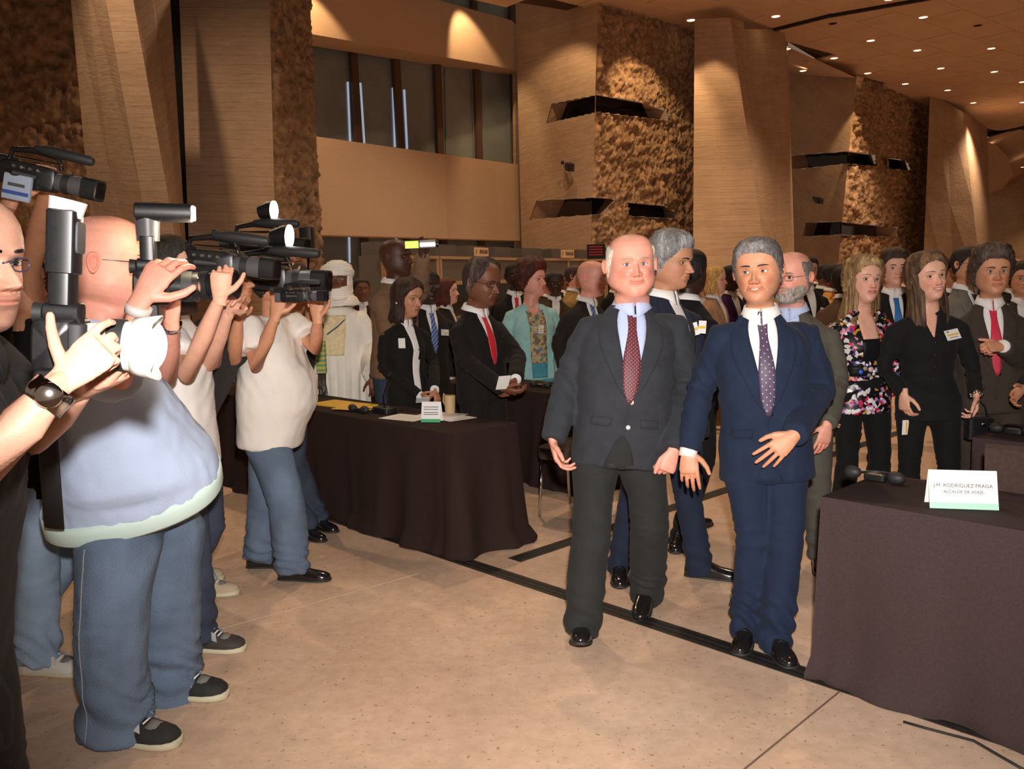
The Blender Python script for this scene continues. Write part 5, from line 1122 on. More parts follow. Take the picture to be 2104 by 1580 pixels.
def woman_turq():
    p = Person(1100, 8.0, 541, yaw=14, label='woman with short auburn hair in turquoise jacket and floral blouse', skin='pink', H=.29, res=.9, vox=.013, hyaw=55, hpx=1093, fat=.25, nk=-.10)
    p.set(elR=p.F(-.26, -.03, .16), wrR=p.F(-.27, .05, -.02), wrL=P(1152, 775, 7.75))
    p.head('short', srgb(66, 30, 26), hi=srgb(110, 48, 36), age=.5, fem=.6, thick=.13, curl=1, lipc=srgb(190, 80, 84), brow=srgb(70, 40, 34), chub=.3)
    p.jacket(srgb(160, 205, 200), 'turquoise_linen', hem=-.22, prof=[(-.22, .22, .13, .16)] + [(a, b * 1.12, c * 1.1, d) for a, b, c, d in WPR[1:]], rad=(.066, .056, .050, .05), vox=.013)
    N = NT('teal_floral_blouse'); v = N.n('ShaderNodeTexVoronoi', i_Scale=42.0); N.l(N.n('ShaderNodeTexCoord').outputs['Object'], v.inputs['Vector']); sp = N.n('ShaderNodeSeparateColor'); N.l(v.outputs['Color'], sp.inputs[0]); cr = N.n('ShaderNodeValToRGB'); cr.color_ramp.interpolation = 'CONSTANT'; e = cr.color_ramp.elements; e[0].color = (*srgb(176, 156, 116), 1); e[1].position = .4; e[1].color = (*srgb(90, 130, 150), 1)
    for ps, c in ((.55, (196, 170, 120)), (.7, (110, 110, 80)), (.85, (150, 90, 70))): x = e.new(ps); x.color = (*srgb(*c), 1)
    N.l(sp.outputs[0], cr.inputs[0]); N.l(cr.outputs[0], N.b.inputs['Base Color'])
    p.patch('blouse', [(.44, -.075, .085), (.30, -.07, .09), (.10, -.065, .09), (-.06, -.06, .09)], N.mt, .005, 8)
    p.patch('neckline', [(.53, -.05, .05), (.47, -.065, .07), (.43, -.05, .06), (.39, -.01, .015)], plainskin(p), .008, 7)
    p.patch('top_hem', [(-.06, -.06, .09), (-.20, -.055, .085)], fabric('teal_skirt', srgb(80, 150, 165)), .005, 6)
    p.patch('pendant', [(.375, -.010, .010), (.355, -.010, .010)], CHROME, .012, 4); p.badge(.03, .26, .05, .075, 0)
    p.trousers(srgb(80, 150, 165), 'teal_skirt', vox=.018); p.hand('L'); p.finish()
    p.part('watch', MB().tube([p.J['wrL'] + np.array([0, 0, .03]), p.J['wrL'] + np.array([0, 0, .012])], .034, 14), CHROME); return p
woman_turq()
suit_front(1213, 6.9, 535, 60, 'bald man in dark suit and light blue tie standing left of the white-haired man', 'pink', (44, 38, 36), BLT, 'bald', (.1, .1, .1), dict(age=.7, chub=.2, brow=srgb(120, 90, 70)), res=.9, P_=dict(hyaw=62, hpitch=-8), H=.27, yaw2=0) if False else suit_front(1205, 7.5, 535, 30, 'bald man in dark suit and light blue tie standing left of the white-haired man', 'pink', (44, 38, 36), BLT, 'bald', (.1, .1, .1), dict(age=.7, chub=.2, brow=srgb(120, 90, 70)), res=.9, P_=dict(hpx=1216, hyaw=62, hpitch=-8), H=.29)
suit_front(1140, 10.2, 559, 5, 'distant dark-skinned man facing us between turquoise jacket and bald man', 'darker', (70, 52, 36), None, 'crew', srgb(22, 17, 15))
suit_front(1180, 10.9, 546, 70, 'distant bespectacled man in tan jacket looking right beside the bald head', 'pink', (150, 118, 70), None, 'crew', srgb(60, 40, 32), dict(glasses=(.03, .03, .03)))
suit_front(1122, 12.0, 562, 60, 'distant man glimpsed just behind the auburn hair', 'tan', (60, 48, 40), None, 'short', srgb(60, 36, 28), res=.5)
suit_front(918, 9.2, 572, 75, 'distant woman with red-brown bob looking right', 'light', (50, 38, 34), None, 'bob', srgb(90, 36, 26), dict(fem=1, hlen=.0, lipc=srgb(190, 80, 80)))
suit_front(742, 10.6, 572, 20, 'distant man peeking out behind the turban', 'brown', (50, 38, 34), None, 'crew', srgb(24, 18, 16))
suit_front(655, 11.2, 566, 60, 'distant man glimpsed left of the turban', 'light', (110, 80, 50), None, 'short', srgb(150, 110, 60))
# ---------------------------------------------------------------- cameras
def rbox(mb, c, ax, hs, e=.35, n=20, col=None, bev=.12):
    "rounded box: centre, axes (3x3 rows), half sizes; swept along the third axis"
    c = np.array(c, float); A = np.array(ax, float); an = np.linspace(0, 2 * PI, n, endpoint=False); b = bev * min(hs); R = []
    for t, k in ((-1, 1 - b / min(hs[:2])), (-1 + b / hs[2], 1), (1 - b / hs[2], 1), (1, 1 - b / min(hs[:2]))):
        R.append(c + np.outer(np.sign(np.cos(an)) * np.abs(np.cos(an)) ** e * hs[0] * k, A[0]) + np.outer(np.sign(np.sin(an)) * np.abs(np.sin(an)) ** e * hs[1] * k, A[1]) + A[2] * t * hs[2])
    return mb.loft(R, col)
class Rig:
    def __init__(s, name, pos, fwd, up, k, label, cat, group=None):
        s.f = nz(fwd); s.u = nz(np.array(up, float) - s.f * (np.array(up, float) @ s.f)); s.r = np.cross(s.f, s.u); s.p = np.array(pos, float); s.k = k
        s.root = root(name, s.p, label, cat, group)
    def X(s, f, r, u): return s.p + (s.f * f + s.r * r + s.u * u) * s.k
    def box(s, name, c, hs, m, parent=None, sweep='f', e=.35):
        mb = MB(); A = {'f': (s.r, s.u, s.f), 'r': (s.f, s.u, s.r), 'u': (s.f, s.r, s.u)}[sweep]; h = {'f': (hs[1], hs[2], hs[0]), 'r': (hs[0], hs[2], hs[1]), 'u': (hs[0], hs[1], hs[2])}[sweep]
        rbox(mb, s.X(*c), A, [q * s.k for q in h], e); return s.out(name, mb, m, parent)
    def tube(s, name, pts, rad, m, parent=None, n=20, dome=False, cap=True):
        mb = MB(); mb.tube([s.X(*p) for p in pts], [r * s.k for r in rad], n, dome=dome, cap=cap); return s.out(name, mb, m, parent)
    def out(s, name, mb, m, parent=None):
        return mb.build(name, m, parent or s.root, auto=35)
def dslr(pos, fwd, up, k, label, lens=((.03, .036), (.05, .038), (.09, .038), (.12, .040)), lmat=None, flash=None, red=False, hood=None, grip=True, silver=False):
    R = Rig('photo_camera', pos, fwd, up, k, label, 'camera'); lm = lmat or BLACKP; bm = mat('silver_metal_body', (.5, .5, .52), .3, metal=.8) if silver else BLACKP
    R.box('body', (0, 0, 0), (.034, .074, .048), bm, sweep='r'); R.box('prism', (.002, 0, .058), (.032, .028, .020), bm, e=.6); R.box('grip', (.035, .055, -.004), (.022, .018, .045), bm if silver else RUBBER, sweep='u', e=.8)
    R.box('screen', (-.036, .008, -.008), (.003, .036, .026), GREYP); R.box('battery_grip', (0, 0, -.070), (.030, .070, .024), bm, sweep='r'); R.tube('eyecup', [(-.034, 0, .055), (-.05, 0, .055)], [.018, .02], RUBBER)
    L = R.tube('lens', [(a, 0, 0) for a, b in lens], [b for a, b in lens], lm, n=28); a, b = lens[-1]
    R.tube('front_glass', [(a - .004, 0, 0), (a + .001, 0, 0)], [b * .86, b * .84], GLASSD, L, 24)
    m_ = lens[len(lens) // 2][0]; R.tube('focus_ring', [(m_ - .014, 0, 0), (m_ + .014, 0, 0)], [b * .985 + .002, b * .985 + .002], RUBBER, L, 28)
    if red: R.tube('red_ring', [(a - .03, 0, 0), (a - .024, 0, 0)], [b + .002, b + .002], mat('red_ring', srgb(190, 20, 30), .4), L, 28)
    if hood: # petal hood
        mb = MB(); n = 36; h0 = hood; rows = []
        for i in range(4):
            t = i / 3; rows.append([R.X(a - .006 + t * (h0 * (.72 + .28 * abs(math.cos(2 * g)) ** .7)), math.cos(g) * (b + .006 + .008 * t), math.sin(g) * (b + .006 + .008 * t)) for g in np.linspace(0, 2 * PI, n)])
        mb.sheet(np.array(rows), .003 * k); mb.build('lens_hood', lm, L)
    R.tube('mode_dial', [(-.005, -.05, .048), (-.005, -.05, .060)], [.013, .012], bm, n=14)
    if flash:
        st = R.box('flash', (0, 0, .105), (.020, .032, .034), BLACKP, sweep='u', e=.25)
        if flash == 'fwd':
            R.tube('flash_neck', [(0, -.0, .125), (0, 0, .19)], [.030, .033], GREYP, st, 18); R.box('flash_head', (.045, 0, .205), (.075, .036, .026), BLACKP, st, e=.6); R.box('flash_window', (.122, 0, .205), (.003, .032, .020), mat('flash_lit', (1, .85, .6), .4, emit=26), st)
        else:
            R.box('flash_head', (0, 0, .19), (.026, .034, .060), BLACKP, st, sweep='u', e=.25); R.box('flash_window', (.028, 0, .20), (.002, .028, .030), GREYP, st); R.tube('diffuser', [(0, 0, .24), (.005, 0, .27)], [.030, .034], WHITEP, st, 16)
    return R
def video(pos, fwd, up, k, label, light_on=False, big=False):
    R = Rig('video_camera', pos, fwd, up, k, label, 'camera')
    R.box('body', (0, 0, 0), (.12, .045, .055), BLACKP, sweep='r'); L = R.tube('lens', [(.11, 0, 0), (.16, 0, 0), (.20, 0, 0), (.24, 0, 0)], [.038, .040, .044, .046], GREYP, n=24)
    R.tube('focus_ring', [(.15, 0, 0), (.18, 0, 0)], [.046, .046], RUBBER, L, 24); R.box('matte_box', (.275, 0, 0), (.035, .058, .048), BLACKP, L); R.box('front_glass', (.308, 0, 0), (.002, .048, .038), GLASSD, L)
    R.tube('handle', [(-.10, 0, .05), (-.09, 0, .10), (.0, 0, .115), (.11, 0, .105), (.13, 0, .055)], [.010, .013, .015, .013, .010], BLACKP, n=12)
    R.tube('microphone', [(.03, .035, .125), (.10, .035, .125), (.26, .035, .12)], [.014, .024, .022], RUBBER, n=16, dome=True); R.box('viewfinder', (-.14, -.02, .05), (.06, .026, .022), BLACKP, e=.6); R.tube('eyecup', [(-.20, -.02, .055), (-.235, -.02, .06)], [.022, .030], RUBBER)
    R.box('battery', (-.145, 0, -.01), (.035, .036, .042), GREYP); R.tube('hand_strap', [(-.08, .05, .0), (-.03, .085, .0), (.05, .05, .0)], [.012, .014, .012], RUBBER, n=10)
    for i in range(4): R.tube('knob', [(-.05 + .035 * i, .044, .03), (-.05 + .035 * i, .056, .03)], [.008, .007], CHROME if i % 2 else GREYP, n=10)
    R.tube('top_rail', [(-.06, .03, .07), (.14, .03, .075)], [.006, .006], CHROME, n=8)
    if light_on:
        l = R.tube('camera_light', [(.04, 0, .18), (.10, 0, .19), (.12, 0, .19)], [.035, .052, .056], BLACKP, n=20); R.tube('light_arm', [(.06, 0, .10), (.07, 0, .17)], [.008, .008], GREYP, l, 8); R.tube('lit_lamp', [(.115, 0, .19), (.124, 0, .19)], [.052, .052], mat('camera_lamp_lit', (1, .93, .82), .4, emit=16), l, 22)
    return R
UP = np.array([0, 0, 1.])
# ---------------------------------------------------------------- the press on the left
JEANS = dict(color=srgb(74, 98, 128), mname='blue_denim')
_FM['blue_denim'] = mat('blue_denim', srgb(98, 114, 134), .85, nscale=5, namt=.22, bump=.5, bscale=180, spec=.2)
_FM['light_denim'] = mat('light_denim', srgb(150, 172, 196), .85, nscale=5, namt=.18, bump=.4, bscale=180, spec=.2)
_FM['dark_denim'] = mat('dark_denim', srgb(60, 68, 84), .85, nscale=5, namt=.2, bump=.4, bscale=180, spec=.2)
def bald_man():
    p = Person(215, 3.12, 441, yaw=100, label='large bald photographer in pale blue shirt and jeans, glasses, seen from behind his shoulder', skin='pink', H=.31, res=1.0, vox=.012, hpx=214, hY=2.95, hyaw=100, hpitch=-6, fat=.1, scale=1.08, base=(-1.36, 3.22, 0))
    p.pel = P(268, 1045, 3.2) ; p.up = nz(p.neck - p.pel); p.k = np.linalg.norm(p.neck - p.pel) / .54; p.fr = nz(np.array([1, .18, 0]) - p.up * (np.array([1, .18, 0]) @ p.up)); p.sd = np.cross(p.up, p.fr)
    p.set(shR=P(190, 735, 2.85), elR=P(246, 775, 2.66), wrR=P(290, 616, 2.62), shL=P(262, 725, 3.35), elL=P(345, 770, 3.3), wrL=P(352, 660, 3.0),
          hipR=P(238, 1085, 3.07), knR=P(228, 1290, 3.02), anR=P(240, 1490, 3.02), hipL=P(338, 1060, 3.38), knL=P(342, 1250, 3.36), anL=P(345, 1418, 3.36), ftR=(1, -.22, 0), ftL=(1, -.12, 0))
    p.head('bald', (.3, .2, .15), age=.6, chub=.5, jaw=.4, glasses=(.08, .08, .10), wide=1.02, nose=1.1, brow=srgb(120, 90, 70))
    BL = mat('pale_blue_shirt', srgb(188, 204, 232), .8, nscale=3, namt=.05, bump=.15, bscale=180, spec=.2)
    pr = [(.04, .195, .295, .255, .20), (.075, .198, .292, .25, .18), (.11, .200, .285, .24, .15), (.16, .222, .265, .22, .1), (.24, .21, .22, .19), (.31, .20, .18, .165), (.37, .19, .145, .145), (.42, .18, .115, .13), (.465, .15, .09, .11), (.505, .10, .072, .09), (.535, .076, .062, .078)]
    p.jacket((0, 0, 0), m=BL, name='shirt', prof=pr, hem=.04, sleeve=.75, rad=(.085, .08, .05, .05), amp=.006, vox=.013)
    an = np.linspace(0, 2 * PI, 48); rows = []
    for v_, g_ in ((.075, .013), (.050, .016), (.020, .016), (.012, .008)):
        c, t = np.cos(an), np.sin(an); X = np.sign(c) * np.abs(c) ** .85 * (.195 + g_); Yv = np.where(t > 0, np.abs(t) ** .85 * (.296 + g_), -np.abs(t) ** .85 * (.256 + g_)); rows.append(p.pel + np.outer(X * p.s, p.sd) + np.outer(Yv * p.s, p.fr) + p.up * v_ * p.k + np.outer(Yv * p.s * .20, p.up))
    mb = MB(); mb.sheet(np.array(rows), .004); p.part('shirt_hem', mb, mat('mint_hem_band', srgb(205, 228, 220), .8))
    p.collar(mat('pale_blue_collar', srgb(188, 204, 236), .8), r=.068, point=.02, h=.04)
    p.trousers(**JEANS, rad=(.128, .112, .104), vox=.013, amp=.009, hemz=.055, flare=1.08, seat=1.02, top=.02)
    mb = MB()
    for n_, off in (('R', -1),):
        pts = []
        for t in np.linspace(.06, .97, 30):
            a, b_, c = p.J['hip' + n_], p.J['kn' + n_], p.J['an' + n_] - UP * .03; q = a * (1 - t * 2) + b_ * t * 2 if t < .5 else b_ * (2 - t * 2) + c * (t * 2 - 1)
            h = p.tb.ray_cast(Vector(q + np.array([-.06, -.5, 0])), Vector((0, 1, 0)), 1.0)
            if h[0]: pts.append(np.array(h[0]) + np.array([0, -.002, 0]))
        mb.tube(pts, .0022, 5)
    p.part('side_seam', mb, mat('denim_stitching', srgb(150, 150, 150), .8))
    p.hand('R', d=(.55, .1, .8), pn=(.25, .9, 0), curl=(30, 38, 42, 45), lat=(.6, .2, -.6), thumb=(.5, .7, .4), L=.21); p.hand('L', d=(.1, -.2, 1), pn=(-.2, -.7, .3), curl=(60, 60, 60, 60), lat=(-1, 0, 0))
    for n_, x in (('R', 0), ('L', 0)): p.shoe(n_, style='sneak', L=.31, m=mat('black_suede_sneaker', srgb(38, 38, 38), .8, nscale=20, namt=.3))
    wr = p.J['wrR']; d = nz(wr - p.J['elR']); p.part('wristband', MB().tube([wr - d * .045, wr - d * .02], .038, 18), mat('pale_wristband', srgb(215, 205, 200), .5))
    wr = p.J['wrL']; d = nz(wr - p.J['elL']); p.part('wristwatch', MB().tube([wr - d * .03, wr - d * .01], .036, 18), CHROME)
    p.finish(arms='bare')
    mb = MB(); pts = [P(95, 700, 2.9), P(92, 820, 2.84), P(102, 960, 2.80), P(112, 1085, 2.86)]; mb.tube(pts, [(.034, .006)] * 4, 10, ref=(0, -1, 0)); tag(mb.build('camera_strap', mat('black_nylon_webbing', (.02, .02, .022), .6)), 'wide black nylon camera strap hanging down the bald photographer\'s back', 'strap')
    return p
bald_man()
dslr(P(308, 588, 2.78), (1, .25, -.04), (.12, 0, 1), 1.12, 'black camera with its flash firing, held to the bald photographer\'s face', lens=((.03, .036), (.06, .040), (.10, .040), (.13, .042)), flash='fwd')
light('fired_flash', 'POINT', P(412, 478, 2.8), P(500, 478, 2.8), 4, (1, .8, .55), .03)
def left_man():
    p = Person(-62, 1.80, 392, yaw=80, label='bespectacled photographer in black pinstripe at the left edge holding white lens', skin='light', H=.262, res=1.0, vox=.011, hyaw=72, hpitch=-6, hY=1.72, hpx=-88, fat=.0, base=(-1.24, 1.88, 0))
    p.pel = np.array([-1.28, 1.88, .93]); p.up = nz(p.neck - p.pel); p.k = np.linalg.norm(p.neck - p.pel) / .54; p.fr = nz(np.array([1, .15, 0]) - p.up * (np.array([1, .15, 0]) @ p.up)); p.sd = np.cross(p.up, p.fr)
    p.set(shR=P(-150, 770, 1.66), elR=P(-60, 985, 1.34), wrR=P(128, 782, 1.42), shL=P(-60, 740, 2.02), elL=P(70, 900, 1.9), wrL=P(165, 800, 1.62), anR=(-1.21, 1.80, .085), knR=(-1.22, 1.80, .49), hipR=(-1.27, 1.82, .9), hipL=(-1.28, 1.96, .9), knL=(-1.27, 1.98, .49), anL=(-1.26, 1.98, .085))
    p.head('fringe', srgb(36, 30, 28), age=.6, glasses=(.12, .12, .2), stub=.55, nose=1.25, brow=srgb(40, 32, 28), thick=.03)
    PS = striped('black_pinstripe', (.012, .012, .013), srgb(40, 40, 42), 60, .5, .85, .12, 'Object')
    p.jacket((0, 0, 0), m=PS, name='shirt', sleeve=.55, rad=(.085, .075, .05, .05), hem=-.14, vox=.012, amp=.005); p.collar(PS)
    p.trousers((0, 0, 0), m=PS, vox=.014, amp=.005, rad=(.088, .072, .072))
    p.hand('R', d=(.75, .25, .65), pn=(.15, 1, .1), curl=(30, 52, 58, 62), lat=(-.5, 0, .9), thumb=(.3, .9, .15), tcurl=8, L=.158, spread=5); p.hand('L', d=(.8, -.2, .25), pn=(0, -.2, 1), curl=(25, 25, 28, 30), lat=(0, -1, 0), L=.2)
    wr, el = p.J['wrR'], p.J['elR']; d = nz(wr - el); o = p.part('wristwatch', MB().tube([wr - d * .050, wr - d * .030, wr - d * .012], .0355, 22), CHROME); c = wr - d * .03 + nz(CO - wr) * .034 ; ax_ = nz(CO - wr); p.part('watch_face', MB().tube([c - ax_ * .004, c + ax_ * .006, c + ax_ * .009], [.021, .021, .018], 22), CHROME, parent=o)
    p.finish(arms='bare'); return p
left_man()
WL = mat('white_lens_enamel', srgb(226, 222, 212), .35)
dslr(P(128, 704, 1.54), (1, .20, -.10), (-.04, 0, 1), .92, 'black camera with thick white lens and upright flash at the left edge', lens=((.03, .036), (.05, .042), (.10, .047), (.135, .050)), lmat=WL, flash='up', hood=.05)
def simple_press(px, Y, top, yaw, label, skin, shirt, sj, jeans, el, wr, feet=None, hair='short', hcol=(.03, .025, .02), sleeve=.55, fat=.1, hpx=None, H=.26, hyaw=None, bare=True, res=.8, hpitch=0, style='dress', jn='blue_denim', prof=None, shm=None, base=None, head={}, hands=True, sh={}, hd={}, name='shirt', hY=None, hem=-.14, kn={}):
    p = Person(px, Y, top, yaw=yaw, label=label, skin=skin, H=H, res=res, vox=.014, hpx=hpx, hyaw=hyaw, fat=fat, hpitch=hpitch, base=base, hY=hY)
    p.set(**{'el' + n: P(*v) for n, v in el.items()}, **{'wr' + n: P(*v) for n, v in wr.items()}, **{'sh' + n: P(*v) for n, v in sh.items()}, **{'kn' + n: P(*v) for n, v in kn.items()})
    for n, (x, y, Yf, f) in (feet or {}).items(): g = P(x, y, Yf); g[2] = .085; p.set(**{'an' + n: g, 'ft' + n: f})
    p.head(hair, hcol, **head); p.jacket((0, 0, 0), m=shirt, name=name, sleeve=sleeve, rad=(.078, .070, .05, .046), hem=hem, vox=.014, amp=.006, prof=prof); p.trousers((0, 0, 0), jn, m=_FM[jn], vox=.016, amp=.006, rad=(.10, .082, .078), hemz=.045)
    for n in (feet or {}): p.shoe(n, style=style, m=shm)
    for n in 'LR':
        if hands: p.hand(n, **hd.get(n, dict(curl=(45, 50, 50, 55))))
    p.finish(arms='bare' if bare else ''); return p
WSM = mat('cream_linen_shirt', srgb(232, 224, 214), .85, nscale=4, namt=.05, bump=.12, bscale=140)
TP = [(-.16, .21, .17, .14), (-.06, .205, .175, .135), (.06, .195, .18, .13), (.18, .19, .165, .13), (.28, .19, .15, .13), (.36, .19, .13, .13), (.42, .18, .11, .125), (.465, .15, .09, .11), (.505, .10, .072, .09), (.535, .076, .062, .078)]
simple_press(560, 4.85, 528, 85, 'cameraman in cream short-sleeved shirt and jeans beside the table, face hidden by video camera', 'tan', WSM, None, None, dict(R=(528, 752, 4.55), L=(650, 715, 4.9)), dict(R=(566, 648, 4.45), L=(652, 655, 4.75)), dict(R=(600, 1170, 4.72, (1, -.15, 0)), L=(535, 1150, 4.95, (1, 0, 0))), fat=.5, base=(-1.40, 4.87, 0), prof=TP, res=.9, sh=dict(R=(508, 675, 4.6), L=(600, 670, 5.0)), head=dict(chub=.4), hem=-.19, kn=dict(R=(590, 1040, 4.72), L=(545, 1040, 4.95)), hd=dict(R=dict(d=(.3, -.1, 1), curl=(50, 55, 60, 60)), L=dict(d=(0, 0, 1), curl=(50, 55, 60, 60))))
video(P(540, 570, 4.62), (1, -.12, -.08), UP, 1.15, 'large black shoulder video camera with bright round lamp beside the cream shirt', light_on=True)
video(P(605, 608, 4.35), (1, -.25, -.02), UP, .55, 'small black camcorder with round hood at the end of the row of cameras')
light('camera_lamp', 'SPOT', P(592, 512, 4.4), P(900, 560, 4.2), 8, (1, .9, .75), .04, 90)
simple_press(345, 3.95, 492, 85, 'photographer with raised bare arms and black lens between the bald man and cream shirt', 'light', SH_WHITE, None, None, dict(R=(385, 768, 3.62), L=(430, 745, 3.95)), dict(R=(452, 612, 3.52), L=(470, 640, 3.8)), dict(R=(405, 1345, 3.8, (1, -.1, 0)), L=(330, 1320, 4.0, (1, -.1, 0))), fat=.05, style='sneak', base=(-1.48, 3.9, 0), jn='dark_denim', sh=dict(R=(345, 700, 3.75)), hd=dict(R=dict(d=(.15, -.1, 1), pn=(-.2, 1, 0), curl=(50, 55, 60, 60)), L=dict(curl=(50, 55, 60, 60))), shm=mat('worn_dark_sneaker', srgb(60, 52, 48), .7), kn=dict(R=(400, 1190, 3.8)), head=dict(age=.3, nose=1.15))
dslr(P(365, 590, 3.62), (1, -.1, .03), UP, 1.25, 'black camera with long red-ringed lens held by raised bare arms', lens=((.03, .038), (.06, .042), (.10, .042), (.15, .045), (.20, .046)), red=True)
video(P(430, 540, 3.95), (1, -.05, -.12), UP, 1.0, 'black video camera with hand strap seen above the red-ringed lens')
simple_press(455, 4.55, 520, 80, 'cameraman in tan shoes half hidden behind the raised bare arms', 'tan', fabric('dark_vest_cloth', srgb(50, 46, 46)), None, None, dict(R=(440, 742, 4.3), L=(480, 735, 4.5)), dict(R=(458, 640, 4.25), L=(490, 650, 4.4)), dict(R=(405, 1225, 4.5, (1, .05, 0)), L=(380, 1215, 4.75, (1, 0, 0))), base=(-1.9, 4.55, 0), jn='light_denim', res=.6, style='sneak', shm=mat('tan_canvas_shoe', srgb(188, 168, 140), .8), hpx=470)
simple_press(600, 5.7, 545, 60, 'dark-clothed cameraman in black shoes behind the cream shirt', 'tan', fabric('black_tee', srgb(24, 22, 22)), None, None, dict(R=(590, 640, 5.5), L=(640, 640, 5.6)), dict(R=(590, 570, 5.4), L=(640, 590, 5.5)), dict(R=(625, 1095, 5.55, (1, -.9, 0)), L=(648, 1075, 5.75, (1, -.8, 0))), jn='dark_denim', res=.6, base=(-1.5, 5.5, 0))
video(P(520, 505, 5.3), (1, -.15, -.05), UP, 1.1, 'black video camera with small bright lamp raised above the others', light_on=True)
simple_press(30, 3.6, 520, 80, 'cameraman in light jeans and white sneakers behind the pinstriped man, arms raised', 'tan', fabric('black_tee', srgb(24, 22, 22)), None, None, dict(R=(-50, 560, 3.2), L=(60, 560, 3.5)), dict(R=(22, 410, 3.0), L=(100, 380, 3.1)), dict(R=(80, 1385, 3.6, (1, -.12, 0)), L=(30, 1340, 3.9, (1, 0, 0))), jn='light_denim', base=(-2.02, 3.75, 0), style='sneak', shm=mat('white_skate_leather', srgb(215, 212, 205), .6), res=.7, kn=dict(R=(78, 1190, 3.62)), hd=dict(R=dict(curl=(60, 60, 60, 60), d=(.4, 0, 1)), L=dict(curl=(60, 60, 60, 60))))
vc = video(P(62, 362, 2.95), (1, .05, -.24), (.2, 0, 1), .74, 'black video camera held overhead at the left edge with pale wireless pack')
vc.box('wireless_pack', (-.01, .075, -.06), (.058, .012, .056), mat('pale_blue_plastic', srgb(170, 184, 205), .5), e=.25); vc.box('pack_stripe', (-.01, .088, -.085), (.056, .002, .008), mat('blue_stripe', srgb(60, 90, 160), .5), e=.25); vc.box('pack_print', (-.01, .088, -.05), (.036, .0015, .007), GREYP, e=.25)
simple_press(150, 4.2, 470, 80, 'dark-skinned man holding a small silver camera overhead behind the bald man', 'dark', fabric('black_tee', srgb(24, 22, 22)), None, None, dict(R=(95, 620, 3.9), L=(175, 620, 4.1)), dict(R=(118, 500, 3.6), L=(165, 500, 3.7)), None, jn='dark_denim', base=(-2.1, 4.5, 0), res=.6, hd=dict(R=dict(curl=(65, 65, 65, 65), d=(.2, 0, 1), pn=(1, 0, 0)), L=dict(curl=(65, 65, 65, 65), d=(-.2, 0, 1), pn=(-1, 0, 0))))
dslr(P(138, 470, 3.5), (1, -.2, 0), UP, .75, 'small silver compact camera in raised dark hands', lens=((.03, .022), (.045, .024)), silver=True)
def cam_tan():
    p = simple_press(812, 6.95, 490, 60, 'tall bald man in tan suit filming with a small lit camcorder', 'dark', fabric('tan_suit', srgb(128, 98, 74)), None, None, dict(R=(790, 640, 6.8), L=(862, 600, 6.8)), dict(R=(800, 700, 6.7), L=(868, 525, 6.6)), None, hair='bald', sleeve=1.0, bare=False, name='jacket', jn='dark_denim', H=.29, hyaw=72, res=.8, head=dict(age=.4, chub=.3), hd=dict(L=dict(d=(.1, 0, 1), curl=(55, 55, 55, 55))))
    p.collar(SH_WHITE); return p
cam_tan()
R = Rig('camcorder', P(850, 503, 6.5), (1, .15, .02), UP, 1.0, 'small silver camcorder with glowing green flip screen held up by the tan suit', 'camera')
R.box('body', (.10, 0, 0), (.06, .03, .03), mat('silver_metal_body', (.5, .5, .52), .3, metal=.8)); R.tube('lens', [(.15, 0, 0), (.18, 0, 0)], [.022, .024], BLACKP); R.box('flip_screen', (-.015, .03, .0), (.052, .004, .030), GREYP); R.box('screen_glow', (-.015, .035, .0), (.048, .002, .026), mat('lit_screen', (.45, .72, .04), .4, emit=1.0))
